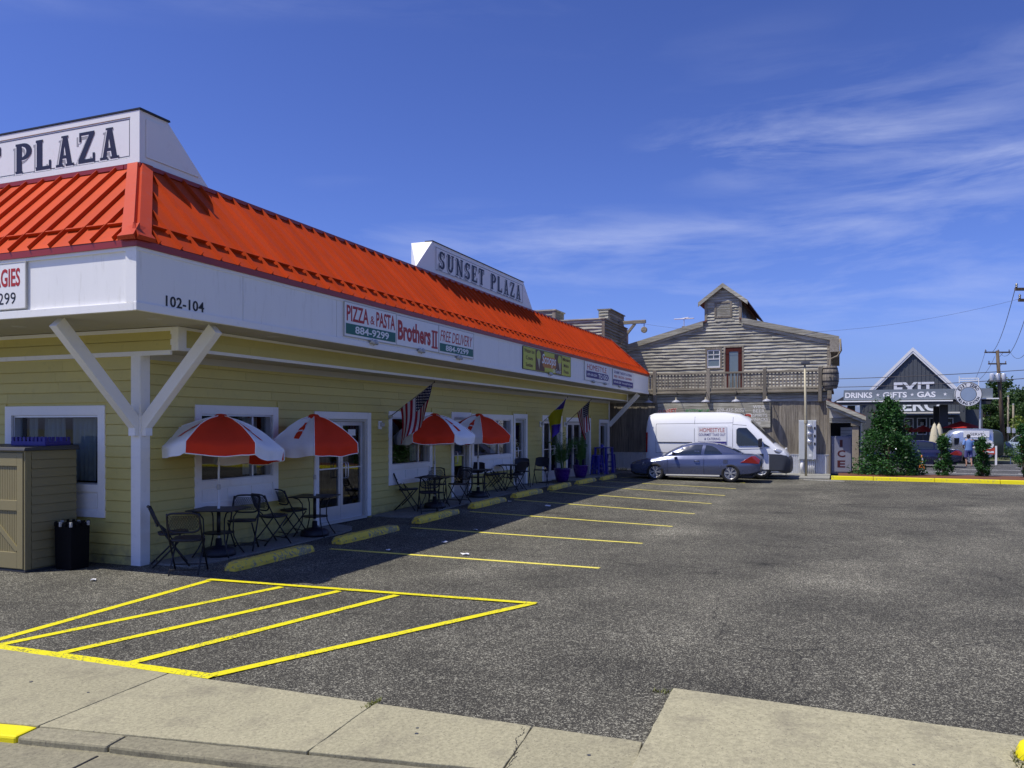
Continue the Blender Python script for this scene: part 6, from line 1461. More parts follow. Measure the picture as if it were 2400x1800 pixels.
for y0, y1 in ((1.035, 1.86), (1.88, 2.72)):
    dr = MB(); w = .11
    for a, b, c, d_ in ((y0, y0 + w, .05, 1.63), (y1 - w, y1, .05, 1.63), (y0 + w, y1 - w, .05, .27), (y0 + w, y1 - w, 1.45, 1.63), (y0 + w, y1 - w, .84, .98)): dr.box(X0s - .012, X0s + .029, a, b, c, d_)
    dd = dr.build('door', 'shed_resin', sh, bevel=.004)
    yy = y0 + w
    while yy < y1 - w - .01: box('slat', 'shed_resin', dd, X0s + .006, X0s + .028, yy + .003, min(yy + .030, y1 - w), .27, 1.45); yy += .034
    MB().beam((X0s - .003, y0 + w, .30), (X0s - .003, y1 - w, .82), .016, .07, (0, 0, 1)).build('diagonal_brace', 'shed_resin', dd)
    MB().tube([(X0s - .015, y0 + .05 if y0 > 1.5 else y1 - .05, .84), (X0s - .05, y0 + .05 if y0 > 1.5 else y1 - .05, .86), (X0s - .05, y0 + .05 if y0 > 1.5 else y1 - .05, .98), (X0s - .015, y0 + .05 if y0 > 1.5 else y1 - .05, 1.0)], .01, 6).build('handle', 'shed_lid', dd)
cr = thing('plastic_crate', 'dark blue plastic crate lying on top of the tan shed', 'crate', (-.48, 1.38, HS + .062))
mb = MB(); W2, D2, Hc = .20, .34, .12
mb.box(-W2, W2, -D2, D2, 0, .012)
for s in (-1, 1): mb.box(s * W2 - .006, s * W2 + .006, -D2, D2, .012, .06); mb.box(-W2, W2, s * D2 - .006, s * D2 + .006, .012, .06)
for k in range(9):
    y = -D2 + .03 + k * (2 * D2 - .06) / 8
    for s in (-1, 1): mb.box(s * W2 - .006, s * W2 + .006, y - .02, y + .02, .06, Hc)
for k in range(5):
    x = -W2 + .03 + k * (2 * W2 - .06) / 4
    for s in (-1, 1): mb.box(x - .02, x + .02, s * D2 - .006, s * D2 + .006, .06, Hc)
mb.build('crate_body', 'crate_blue', cr)
bn = thing('waste_bin', 'black square waste bin with a bag between shed and corner post', 'bin', (-.50, .74, 0), .0)
MB().loft([[(a * k, b * k, z) for a, b in ((-.16, -.16), (.16, -.16), (.16, .16), (-.16, .16))] for z, k in ((0, .94), (.64, 1.0))]).build('body', 'bin_black', bn, bevel=.012)
for k in range(14):
    a = k / 14 * 4; s = int(a); u = (a - s) * 2 - 1; p = [(u * .165, -.168), (.168, u * .165), (-u * .165, .168), (-.168, -u * .165)][s]
    MB().box(p[0] - .014, p[0] + .014, p[1] - .014, p[1] + .014, .60, .655 + .02 * random.random()).build('bag_fold', 'bin_black' if k % 3 else 'trim_grey', bn, fix=False)
# yellow stub at the pavement edge and tufts
ys_ = thing('yellow_bollard', 'low rounded yellow post stub at the pavement corner', 'bollard', (-3.31, -10.38, .04)); MB().lathe([(.001, .12), (.06, .115), (.10, .09), (.12, .04), (.125, -.1)], 20).build('cap', 'kerb_yellow', ys_, smooth=True); MB().lathe([(.15, -.1), (.15, .012), (.13, .016)], 20).build('collar', 'concrete_kerb', ys_)
def tuft(loc, label, n, r, h, seed, sx=1, sy=1):
    random.seed(seed); mb = MB()
    for k in range(n):
        a = random.random() * 2 * PI; d = r * math.sqrt(random.random()); x, y = d * math.cos(a) * sx, d * math.sin(a) * sy; hh = h * (.5 + .7 * random.random()); b = random.random() * 2 * PI; w = .006
        q = Vector((x + math.cos(b) * hh * .7, y + math.sin(b) * hh * .7, hh * .8)); mb.poly([(x - w * math.sin(b), y + w * math.cos(b), 0), (x + w * math.sin(b), y - w * math.cos(b), 0), q])
    o = mb.build('grass_tuft', 'grass_blade', fix=False); o.location = loc; return tag(o, label, 'grass', kind='stuff')
tuft((-2.90, -9.28, .0), 'sparse dry grass along the raised pavement slab', 110, .12, .045, 1, .25, 2.0); tuft((-3.42, -10.36, .03), 'green grass round the yellow post stub', 160, .14, .10, 2); tuft((-3.88, -6.21, .02), 'green weeds in the pavement joint', 70, .10, .03, 3, 1.2, .22)
tuft((-2.78, -8.10, 0), 'thin grass at the corner of the raised slab', 50, .1, .035, 5, .3, 1.2); tuft((26.6, -.3, .03), 'weeds at the foot of the timber wall', 220, .5, .22, 6, .5, 1.2)
# ---------------------------------------------------------------- shrubs and trees
def leaf_quad(mb, p, s, up=.0):
    a = random.random() * 2 * PI; b = random.uniform(-.7, 1.0); d = Vector((math.cos(a) * math.cos(b), math.sin(a) * math.cos(b), math.sin(b)))
    r = d.cross(Vector((random.uniform(-1, 1), random.uniform(-1, 1), random.uniform(-1, 1)))).normalized()
    q = p + d * s; m = p + d * s * .5
    mb.poly([p, m + r * s * .28, q, m - r * s * .28])
def shrub(name, label, loc, prof, n, ls, mat, seed, group, extra=None, lobes=7, squash=1.0):
    """prof(z) gives the radius at height share z; leaves gather in clumps near the surface"""
    random.seed(seed); H = prof[0]; rad = prof[1]; t = thing(name, label, 'shrub', loc, 0, group)
    cl = []
    for k in range(lobes * 12):
        u = random.random(); a = random.random() * 2 * PI; r = rad(u) * (.35 + .65 * random.random() ** .5); cl.append((Vector((r * math.cos(a), r * math.sin(a) * squash, u * H)), rad(u) * (.22 + .2 * random.random()) + .04))
    mb = MB()
    for k in range(n):
        c, cr = random.choice(cl); d = Vector((random.gauss(0, 1), random.gauss(0, 1), random.gauss(0, 1))).normalized() * cr * random.random() ** .45
        p = c + d
        if p.z < .02: p.z = .02 + random.random() * .1
        leaf_quad(mb, p, ls * (.5 + .95 * random.random() ** 1.6))
    for k in range(lobes * 9):                                    # shoots that stand out of the outline
        c, cr = random.choice(cl); o = Vector((c.x, c.y, 0)); o = (o.normalized() if o.length > .01 else Vector((1, 0, 0))) * .7 + Vector((random.gauss(0, .4), random.gauss(0, .4), .55 + .5 * random.random())); o.normalize(); p = c + o * cr * .9
        for j in range(7): leaf_quad(mb, p + o * j * ls * .42, ls * (1.05 - .08 * j))
    mb.build('foliage', mat, t, fix=False)
    if extra:
        mb = MB()
        for k in range(extra[1]):
            c, cr = random.choice(cl); d = Vector((random.gauss(0, 1), random.gauss(0, 1), random.gauss(0, 1))).normalized() * cr; leaf_quad(mb, c + d, ls)
        mb.build('young_leaves', extra[0], t, fix=False)
    for k in range(4):
        a = k * 1.7; MB().tube([(.03 * math.cos(a), .03 * math.sin(a), 0), (.10 * math.cos(a), .10 * math.sin(a), H * .4), (.12 * math.cos(a + .5), .12 * math.sin(a + .5), H * .8)], [.025, .018, .008], 5).build('stem', 'pole_wood', t)
    return t
BED = .11
shrub('conical_shrub', 'large conical evergreen shrub beside the porch column', (26.1, -10.98, BED), (3.0, lambda z: (1.34 * (1 - z) ** .98 + .10 * math.sin(z * 17)) * (.78 + .22 * min(1, z * 5)) + .05), 19000, .10, 'leaf_shrub', 21, 'shrubs in the mulch bed', ('leaf_rust', 45), 14)
shrub('narrow_shrub', 'narrow upright shrub hiding the dark blue car boot', (26.3, -12.95, BED), (1.48, lambda z: .36 * (1 - z * .55) * (.6 + .4 * math.sin(z * 5 + 1) ** 2)), 3600, .085, 'leaf_shrub', 22, 'shrubs in the mulch bed', None, 4)
shrub('narrow_shrub', 'narrow upright shrub beside the walking man', (26.2, -14.22, BED), (1.42, lambda z: .31 * (1 - z * .5) * (.6 + .4 * math.sin(z * 6) ** 2)), 3200, .085, 'leaf_shrub', 23, 'shrubs in the mulch bed', None, 4)
shrub('narrow_shrub', 'taller narrow shrub cut by the picture edge', (26.0, -15.55, BED), (2.0, lambda z: .38 * (1 - z * .6) * (.65 + .35 * math.sin(z * 6) ** 2)), 3600, .085, 'leaf_shrub', 24, 'shrubs in the mulch bed', ('leaf_rust', 30), 4)
for i, (x, y, r, h, lb) in enumerate(((50.5, -16.75, .9, .95, 'low lime green bush at the far kerb behind the walking man'), (51, -18.4, 1.2, 1.0, 'low green bush at the far kerb beneath the food trailer'), (52, -20.2, 1.3, .9, 'low green bush at the far kerb by the parked pickup'))):
    shrub('low_bush', lb, (x, y, -.25), (h, lambda z, r=r: r * (1 - .5 * z)), 1500, .12, 'leaf_lime' if i == 0 else 'leaf', 30 + i, 'bushes along the far kerb', None, 3)
shrub('planter_bush', 'small lime bush beside the closed cream parasols', (52.5, -15.55, -.25), (1.7, lambda z: .5 * (1 - .4 * z)), 900, .12, 'leaf_lime', 37, 'bushes along the far kerb', None, 3)
# the wood behind: many trees that read as one mass
random.seed(5)
mbw = MB(); tr = MB()
def blob_tree(x, y, h, r, n, s):
    tr.tube([(x, y, -.3), (x + .2, y, h * .45), (x, y + .2, h * .8)], [.22, .16, .08], 5)
    cl = [(Vector((x + random.gauss(0, .45) * r, y + random.gauss(0, .45) * r, h * (.38 + .6 * random.random()))), r * (.28 + .25 * random.random())) for _ in range(11)]
    for k in range(n):
        c, cr = random.choice(cl); d = Vector((random.gauss(0, 1), random.gauss(0, 1), random.gauss(0, .8))).normalized() * cr * random.random() ** .4; leaf_quad(mbw, c + d, s * (.7 + .6 * random.random()))
for k in range(30):
    t = k / 29; x = 90 - 22 * t + random.uniform(-3, 3); y = -26.2 - 48 * t + random.uniform(-1, 1); blob_tree(x, y, 5.0 + 3.4 * min(1, t * 3.0) + random.uniform(-.4, .7), 2.1, 1700, .34)
for k in range(14): blob_tree(98 + random.uniform(-3, 3), -26.0 - 2.6 * k, 5.8 + random.random() * 1.2 + .28 * k, 2.5, 1500, .40)
for k in range(11): blob_tree(88 + random.uniform(-3, 3), -21.0 - .62 * k, 3.6 + random.random() * 1.1 + .12 * k, 1.7, 1300, .30)
for k in range(34):                                                # undergrowth that closes the foot of the wood
    t = k / 33; blob_tree(86 - 22 * t + random.uniform(-2, 2), -24.5 - 48 * t, 2.0 + random.random(), 2.0, 520, .34)
wood_ = empty('wood'); tag(wood_, 'dark green wood behind the food trailer and utility poles', 'wood', kind='stuff')
mbw.build('crowns', 'leaf_tree', wood_, fix=False); tr.build('trunks', 'pole_wood', wood_)
def tree(label, loc, h, r, n, s, mat, seed, group=None):
    random.seed(seed); t = thing('roadside_tree', label, 'tree', loc, 0, group)
    mb = MB(); mb.tube([(0, 0, 0), (.1, .05, h * .3), (-.05, .1, h * .55), (0, 0, h * .85)], [.16, .13, .09, .03], 7)
    for k in range(7):
        a = k * 2.4; z = h * (.35 + .07 * k); mb.tube([(0, 0, z), (r * .3 * math.cos(a), r * .3 * math.sin(a), z + h * .08), (r * .75 * math.cos(a), r * .75 * math.sin(a), z + h * .12)], [.06, .045, .02], 5)
    mb.build('trunk', 'pole_wood', t)
    m = MB(); cl = [(Vector((random.gauss(0, .5) * r, random.gauss(0, .5) * r, h * (.42 + .55 * random.random()))), r * (.25 + .2 * random.random())) for _ in range(16)]
    for k in range(n):
        c, cr = random.choice(cl); d = Vector((random.gauss(0, 1), random.gauss(0, 1), random.gauss(0, .8))).normalized() * cr * random.random() ** .4; leaf_quad(m, c + d, s * (.7 + .6 * random.random()))
    m.build('crown', mat, t, fix=False); return t
tree('yellow green young tree at the picture edge beyond the mulch bed', (50, -20.9, -.3), 4.1, 1.1, 3000, .15, 'leaf_lime', 61)
# ---------------------------------------------------------------- filling station
ez = thing('filling_station', 'dark grey gabled filling station shop with white barge boards', 'building')
XZ = 64.0
pk = (-14.62, 8.05); lz = (-10.9, 4.15); rz_ = (-18.35, 4.15)
gm = MB(); gm.prism([(XZ, -10.9, -.25), (XZ, -18.32, -.25), (XZ, rz_[0], rz_[1]), (XZ, pk[0], pk[1]), (XZ, lz[0], lz[1])], (9, 0, 0)); gw_ = gm.build('wall', 'ez_grey', ez)
y = -11.0
while y > -18.3:
    zt = (pk[1] - .15 - abs(y - pk[0]) * (pk[1] - 4.15) / 3.72); box('batten', 'ez_grey', gw_, XZ - .03, XZ - .001, y - .03, y + .03, 3.2, max(3.3, zt)); y -= .30
rf = MB()
for s, (ye, ze_) in ((1, lz), (-1, rz_)):
    ye2 = ye + s * .35; ze2 = ze_ - .35 * 1.05
    rf.hexa([(XZ - .12, pk[0], pk[1] + .06), (XZ - .12, ye2, ze2 + .06), (XZ + 9.4, ye2, ze2 + .06), (XZ + 9.4, pk[0], pk[1] + .06), (XZ - .12, pk[0], pk[1] + .20), (XZ - .12, ye2, ze2 + .20), (XZ + 9.4, ye2, ze2 + .20), (XZ + 9.4, pk[0], pk[1] + .20)])
ezr = rf.build('roof', 'dark_shingle', ez)
for s, (ye, ze_) in ((1, lz), (-1, rz_)):
    ye2 = ye + s * .35; ze2 = ze_ - .35 * 1.05
    for dx, a, b in ((-.17, -.06, .24), (-.145, -.24, -.075)):
        MB().hexa([(XZ + dx, pk[0], pk[1] + a), (XZ + dx, ye2, ze2 + a), (XZ + dx + .04, ye2, ze2 + a), (XZ + dx + .04, pk[0], pk[1] + a), (XZ + dx, pk[0], pk[1] + b), (XZ + dx, ye2, ze2 + b), (XZ + dx + .04, ye2, ze2 + b), (XZ + dx + .04, pk[0], pk[1] + b)]).build('barge_board', 'trim', ezr)
lettering('EXIT', 'ink_white', ez, (XZ - .035, -13.25, 4.50), Ry, Uz, 2.90, 1.0, .02, .03, name='lettering'); lettering('ZERO', 'ink_white', ez, (XZ - .035, -12.85, 3.18), Ry, Uz, 3.72, 1.0, .02, .03)
box('awning', 'ez_blue', ez, XZ - .9, XZ - .002, -17.85, -12.9, 2.86, 3.06, .01); box('awning_edge', 'trim', ez, XZ - .95, XZ - .9, -17.85, -12.9, 2.98, 3.10)
for a, b in ((-13.0, -13.7), (-13.97, -14.68), (-14.92, -15.63), (-15.81, -16.5), (-16.9, -17.5)):
    w = MB()
    for p, q, c, d_ in ((a, a - .06, 1.30, 2.64), (b + .06, b, 1.30, 2.64), (a - .06, b + .06, 2.58, 2.64), (a - .06, b + .06, 1.30, 1.37), (a - .06, b + .06, 1.95, 2.0)): w.box(XZ - .05, XZ - .002, q, p, c, d_)
    ww = w.build('window', 'trim', ez); MB().box(XZ - .015, XZ - .004, b + .06, a - .06, 1.37, 2.58).build('pane', 'dark_screen', ww, fix=False)
    MB().box(XZ - .03, XZ - .016, (a + b) / 2 - .12, (a + b) / 2 + .1, 2.04, 2.3).build('display', 'trim_grey', ww, fix=False)
box('side_wing', 'ez_grey', ez, XZ + .5, XZ + 7, -19.6, -18.33, -.25, 3.3)
MB().prism([(67, -8.6, 4.0), (67, -11.2, 4.0), (67, -9.9, 4.75)], (4, 0, 0)).build('rear_roof', 'dark_shingle', ez)
cp_ = thing('station_canopy', 'grey forecourt canopy band with white words and stars', 'canopy')
XC = 55.6
cb = box('fascia_band', 'ez_band', cp_, XC, XC + .2, -18.95, -9.48, 3.86, 4.60); box('canopy_roof', 'ez_dark', cp_, XC + .2, XC + 6, -18.95, -9.48, 3.70, 4.5); box('light_strip', 'trim', cp_, XC - .35, XC + .0, -16.5, -9.0, 3.70, 3.80, .02); box('soffit_edge', 'ez_dark', cp_, XC - .3, XC + .19, -18.8, -9.1, 3.50, 3.69); box('side_band', 'ez_band', cp_, XC + .2, XC + 6, -19.0, -18.96, 3.86, 4.60); box('light_strip', 'trim', cp_, XC - .2, XC, -19.3, -17.9, 3.84, 3.92)
for yy, x in ((-16.06, 56.4), (-10.0, 56.4), (-16.06, 60.6), (-10.0, 60.6)): box('column', 'ez_dark', cp_, x, x + .42, yy - .26, yy + .26, -.25, 3.5)
for wd, a, b in (('DRINKS', -9.58, -11.38), ('GIFTS', -12.08, -13.64), ('GAS', -14.28, -15.46)): lettering(wd, 'ink_white', cp_, (XC - .002, a, 4.02), Ry, Uz, a - b, .40, .02, .03)
for yy in (-11.75, -13.97, -16.05): MB().poly([(XC - .012, yy + math.cos(a) * (.13 if k % 2 == 0 else .055), 4.22 + math.sin(a) * (.13 if k % 2 == 0 else .055)) for k, a in enumerate([PI / 2 + i * PI / 5 for i in range(10)])]).build('star', 'ink_white', cp_, fix=False)
rs_ = thing('round_sign', 'round white filling station sign with ring lettering on a post', 'sign', (55.0, -17.40, 4.17))
MB().lathe([(.001, .06), (.80, .06), (.84, .03), (.84, -.03), (.80, -.06), (.001, -.06)], 40, (0, 0, 0), 'x').build('disc', 'ink_white', rs_)
for r0, r1, m, o in ((.83, .79, 'ink_black', .065), (.50, .47, 'ink_black', .065)): MB().lathe([(r0, -o), (r1, -o), (r1, -o + .003), (r0, -o + .003)], 40, (0, 0, 0), 'x').build('ring', m, rs_)
MB().lathe([(.001, -.064), (.47, -.064)], 32, (0, 0, 0), 'x').build('centre_disc', 'ez_blue', rs_)
def arc_text(body, r, amid, span, h, mat, parent, inward=False):
    n = len(body)
    for i, ch in enumerate(body):
        if ch == ' ': continue
        a = amid + (i - (n - 1) / 2) / max(1, n - 1) * span * (1 if inward else -1)
        c = Vector((-.066, -math.cos(a) * r, math.sin(a) * r)); rad = Vector((0, -math.cos(a), math.sin(a))); up = -rad if inward else rad; right = Vector((0, -up.z, up.y)) ; right = Vector((0, up.z * -1, up.y))
        w = h * (.35 if ch == 'I' else .72); lettering(ch, mat, parent, c - right * w / 2 - up * h / 2, right, up, w, h, .004, .02)
arc_text('EXIT ZERO', .645, PI / 2, 2.0, .21, 'ink_black', rs_); arc_text('FILLING STATION', .645, -PI / 2, 2.35, .17, 'ink_black', rs_, True)
MB().tube([(.3, -.75, -4.42), (.3, -.75, -.2)], .07, 8).build('post', 'galv', rs_); MB().beam((.1, -.75, -.3), (.1, .2, -.3), .08, .08).build('arm', 'galv', rs_)
fr_ = MB()
for p, q in (((0, .55, .8), (0, .55, 1.25)), ((0, -.62, .5), (0, -.62, 1.1)), ((0, .55, 1.1), (0, -.62, 1.1)), ((0, .55, .95), (0, -.62, .95))): fr_.beam(p, q, .05, .06)
fr_.build('top_frame', 'trim', rs_)
# ---------------------------------------------------------------- far lot: dark car, trailer, pickup, cone, person, parasols
car('parked_sedan', 'dark blue sedan parked on the far lot behind the shrubs', 'car', (41.6, -13.0, -.25), PI / 2, 'dark_car_paint', True)
tc_ = thing('food_trailer', 'silver rounded food trailer with a white name board and dark end', 'trailer', (47.0, -16.55, -.25), -PI / 2); tc_.scale = (.70, .86, .88)
def rsec(x, w, z0, z1, n=14, k=.42):
    out = []
    for i in range(n):
        a = 2 * PI * i / n; c, s = math.cos(a), math.sin(a); out.append((x, w * math.copysign(abs(c) ** k, c), (z0 + z1) / 2 + (z1 - z0) / 2 * math.copysign(abs(s) ** k, s)))
    return out
bd = MB().loft([rsec(x, w, a, b) for x, w, a, b in ((-2.0, .5, .75, 1.6), (-1.92, .8, .55, 2.0), (-1.6, 1.0, .45, 2.25), (-1.0, 1.05, .4, 2.38), (.9, 1.05, .4, 2.38), (1.45, 1.03, .42, 2.32))]).build('body', 'trailer_alu', tc_); autosmooth(bd, 40)
bd = MB().loft([rsec(x, w, a, b) for x, w, a, b in ((1.455, 1.04, .42, 2.34), (1.9, 1.0, .45, 2.28), (2.2, .85, .55, 2.1), (2.32, .55, .75, 1.8))]).build('end_cap', 'trailer_dark', tc_); autosmooth(bd, 40)
box('name_board', 'ink_white', tc_, -.75, 1.15, -1.14, -1.07, 1.80, 2.22, .01); lettering('· SERVE ·', 'ink_black', tc_, (-.45, -1.142, 1.92), (1, 0, 0), Uz, 1.3, .17, .004)
box('serving_hatch', 'dark_screen', tc_, -.55, 1.0, -1.065, -1.04, 1.18, 1.62); box('hatch_shelf', 'trim', tc_, -.65, 1.1, -1.35, -1.04, 1.08, 1.13); box('hatch_lid', 'trim', tc_, -.65, 1.1, -1.25, -1.07, 1.66, 1.71)
box('end_window', 'dark_screen', tc_, -1.45, -1.05, -1.04, -1.00, 1.3, 1.75, .02); box('skirt', 'galv', tc_, -.6, 1.3, -1.06, -1.03, .5, 1.05, .01)
for x in (-.3, .45): wheel(tc_, x, -.95, .33, .2, -1, 5); wheel(tc_, x, .95, .33, .2, 1, 5)
MB().tube([(2.3, 0, .5), (3.1, 0, .45)], .05, 6).build('drawbar', 'black_metal', tc_); MB().tube([(2.9, 0, 0), (2.9, 0, .5)], .04, 6).build('jockey_leg', 'galv', tc_)
car('parked_wagon', 'pale blue vehicle facing out at the far right behind the trailer', 'car', (57.5, -21.6, -.25), PI + .3, 'ez_blue', True).scale = (1, 1.0, 1.15)
cn = thing('traffic_cone', 'orange traffic cone with white bands beside the dark blue sedan', 'cone', (39.5, -13.27, -.25))
MB().box(-.18, .18, -.18, .18, 0, .03).build('base', 'cone_orange', cn, bevel=.01, fix=False); MB().lathe([(.14, .03), (.105, .22)], 16).build('body', 'cone_orange', cn, smooth=True); MB().lathe([(.105, .22), (.085, .34)], 16).build('band', 'ink_white', cn, smooth=True); MB().lathe([(.085, .34), (.075, .40)], 16).build('body', 'cone_orange', cn, smooth=True); MB().lathe([(.075, .40), (.05, .56)], 16).build('band', 'ink_white', cn, smooth=True); MB().lathe([(.05, .56), (.028, .70), (.001, .71)], 16).build('tip', 'cone_orange', cn, smooth=True)
ps_ = thing('posted_sign', 'small sign on two white posts with a round emblem beside the trailer', 'sign', (45.2, -17.2, -.25))
for s in (-1, 1): box('post', 'trim', ps_, -.04, .04, s * .36 - .05, s * .36 + .05, 0, 1.1)
box('panel', 'paint_red', ps_, -.05, -.02, -.31, .31, .62, 1.0); MB().lathe([(.001, 0), (.25, 0), (.25, .03), (.001, .03)], 20, (-.06, 0, 1.18), 'x').build('emblem', 'ink_white', ps_); MB().lathe([(.001, 0), (.12, 0)], 16, (-.063, 0, 1.18), 'x').build('emblem_centre', 'ez_dark', ps_); MB().lathe([(.001, 0), (.055, 0)], 12, (-.066, 0, 1.18), 'x').build('emblem_dot', 'ink_white', ps_)
box('text_plate', 'ink_white', ps_, -.056, -.051, -.25, .25, .70, .80)
kb = tag(MB().box(47.3, 47.6, -40, -14.5, -.25, -.10).build('far_kerb', 'concrete', fix=False, bevel=.02), kind='structure'); tag(MB().box(47.62, 54, -40, -15.6, -.25, -.12).build('far_verge', 'dry_ground', fix=False), kind='structure')
def parasol_closed(loc, lb):
    t = thing('closed_parasol', lb, 'parasol', loc, 0, 'closed cream parasols'); MB().tube([(0, 0, 0), (0, 0, 2.5)], .03, 6).build('pole', 'wood_beam', t)
    secs = []
    for z, r in ((.75, .26), (1.0, .30), (1.5, .24), (2.0, .17), (2.35, .07), (2.42, .02)): secs.append([(r * (1 + .22 * (k % 2)) * math.cos(k * PI / 8), r * (1 + .22 * (k % 2)) * math.sin(k * PI / 8), z) for k in range(16)])
    MB().loft(secs).build('folded_canopy', 'fabric_cream', t, smooth=True); return t
parasol_closed((51.0, -14.95, -.25), 'closed cream parasol nearer the grey column, tall'); parasol_closed((54.6, -15.57, -.25), 'closed cream parasol, the smaller one against the column')
def parasol_open(loc, lb, r=1.3):
    t = thing('red_parasol', lb, 'parasol', loc, 0, 'open red parasols at the filling station'); MB().tube([(0, 0, 0), (0, 0, 2.35)], .025, 6).build('pole', 'wood_beam', t)
    for k in range(6):
        a, b = k * PI / 3, (k + 1) * PI / 3; MB().poly([(0, 0, 2.4), (r * math.cos(a), r * math.sin(a), 1.92), (r * .93 * math.cos((a + b) / 2), r * .93 * math.sin((a + b) / 2), 1.90), (r * math.cos(b), r * math.sin(b), 1.92)]).build('canopy_panel', 'ink_red', t, fix=False)
    return t
parasol_open((58.5, -14.9, -.35), 'open red parasol under the canopy before the shop windows', 1.05); parasol_open((57, -17.2, -.05), 'open red parasol above the silver trailer', 1.5); parasol_open((59, -13.8, -.3), 'open red parasol half behind the conical shrub', 1.0)
pt = thing('picnic_table', 'white picnic table behind the dark blue sedan', 'table', (47.5, -14.0, -.25))
box('table_top', 'trim', pt, -.4, .4, -1.5, 1.5, 1.02, 1.08)
for yy in (-1.3, 1.3): box('leg', 'trim', pt, -.3, .3, yy - .05, yy + .05, 0, 1.02)
for k in range(7): box('slat', 'trim', pt, -.36, -.33, -1.4 + k * .4, -1.2 + k * .4, .86, 1.015)
# ---------------------------------------------------------------- the walking man
pn = thing('person', 'man in light blue shirt and blue shorts walking away on the far lot', 'person', (42.8, -15.87, -.25), R_(10))
def skin_mesh(name, pts, edges, mat, parent, root=0, sub=2):
    me = bpy.data.meshes.new(name); me.from_pydata([p[0] for p in pts], edges, []); o = link(name, me, mat, parent)
    m = o.modifiers.new('s', 'SKIN'); m.use_smooth_shade = True
    for i, p in enumerate(pts):
        r = p[1] if isinstance(p[1], tuple) else (p[1], p[1]); me.skin_vertices[0].data[i].radius = r; me.skin_vertices[0].data[i].use_root = i == root
    s = o.modifiers.new('d', 'SUBSURF'); s.levels = s.render_levels = sub
    return o
V = [((0, 0, .98), (.10, .145)), ((0, 0, 1.12), (.095, .13)), ((.0, 0, 1.30), (.105, .155)), ((.0, 0, 1.42), (.08, .15)), ((.015, 0, 1.50), .055), ((.03, 0, 1.56), .055), ((.035, 0, 1.64), (.095, .075)), ((.03, 0, 1.73), (.075, .06)),
     ((-.02, .10, .90), .085), ((.07, .11, .50), .055), ((-.02, .11, .10), .035), ((.0, .11, .045), .038), ((.15, .12, .03), .032),
     ((.02, -.10, .90), .085), ((-.03, -.11, .50), .055), ((-.16, -.11, .11), .035), ((-.17, -.11, .045), .038), ((-.02, -.12, .03), .032),
     ((.0, .20, 1.41), .055), ((-.03, .27, 1.17), .042), ((.15, .22, 1.02), .034), ((.22, .18, 1.03), (.035, .02)),
     ((.0, -.20, 1.41), .055), ((-.03, -.27, 1.17), .042), ((.17, -.20, 1.06), .034), ((.24, -.15, 1.08), (.035, .02))]
E_ = [(0, 1), (1, 2), (2, 3), (3, 4), (4, 5), (5, 6), (6, 7), (0, 8), (8, 9), (9, 10), (10, 11), (11, 12), (0, 13), (13, 14), (14, 15), (15, 16), (16, 17), (3, 18), (18, 19), (19, 20), (20, 21), (3, 22), (22, 23), (23, 24), (24, 25)]
for hb_, s in ((21, -1), (25, 1)):
    c = Vector(V[hb_][0])
    for k in range(5):
        o = Vector((.03, (k - 2) * .017, .0)) if k < 4 else Vector((-.005, s * .035, .01)); n = len(V)
        V.append((tuple(c + o), .009)); V.append((tuple(c + o + Vector((.03 + .005 * (k in (1, 2)), (s * .004), -.012))), .008)); V.append((tuple(c + o + Vector((.045, s * .006, -.035))), .007)); E_ += [(hb_, n), (n, n + 1), (n + 1, n + 2)]
skin_mesh('body', V, E_, 'skin', pn)
def tube_cloth(name, secs, mat, nn=16):
    out = []
    for c, rx, ry in secs: out.append([(c[0] + rx * math.cos(2 * PI * k / nn), c[1] + ry * math.sin(2 * PI * k / nn) * (1 + .03 * math.sin(k * 3)), c[2]) for k in range(nn)])
    return MB().loft(out, cap=False).build(name, mat, pn, smooth=True)
sh_ = tube_cloth('shirt', [((0, 0, .90), .165, .205), ((-.01, 0, 1.0), .155, .195), ((0, 0, 1.15), .145, .185), ((0, 0, 1.32), .145, .205), ((0, 0, 1.42), .115, .215), ((.01, 0, 1.485), .08, .11), ((.015, 0, 1.52), .066, .07)], 'shirt_blue')
for s in (1, -1): MB().tube([(0, s * .16, 1.425), (-.005, s * .215, 1.37), (-.02, s * .25, 1.27), (-.03, s * .268, 1.20)], [.085, .08, .072, .075], 12, False).build('sleeve', 'shirt_blue', sh_, smooth=True)
so_ = tube_cloth('shorts', [((0, 0, 1.0), .13, .175), ((0, 0, .88), .145, .195), ((0, 0, .82), .135, .19)], 'shorts_blue')
MB().tube([(-.01, .10, .90), (.02, .105, .72), (.05, .11, .52)], [.105, .10, .10], 12, False).build('shorts_leg', 'shorts_blue', so_, smooth=True); MB().tube([(.02, -.10, .90), (.0, -.105, .72), (-.02, -.11, .52)], [.105, .10, .10], 12, False).build('shorts_leg', 'shorts_blue', so_, smooth=True)
MB().lathe([(.001, .135), (.06, .12), (.095, .07), (.102, .01), (.098, -.04), (.07, -.07)], 14, (.022, 0, 1.665)).build('hair', 'hair', pn, smooth=True)
for s in (1, -1): MB().lathe([(.001, 0), (.022, .004), (.018, .014), (.001, .016)], 8, (.03, s * .088, 1.645), 'y').build('ear', 'skin', pn)
for x, y in ((.055, .115), (-.12, -.115)): MB().box(x - .10, x + .13, y - .045, y + .045, .0, .018).build('sandal', 'black_plastic', pn, bevel=.006, fix=False)
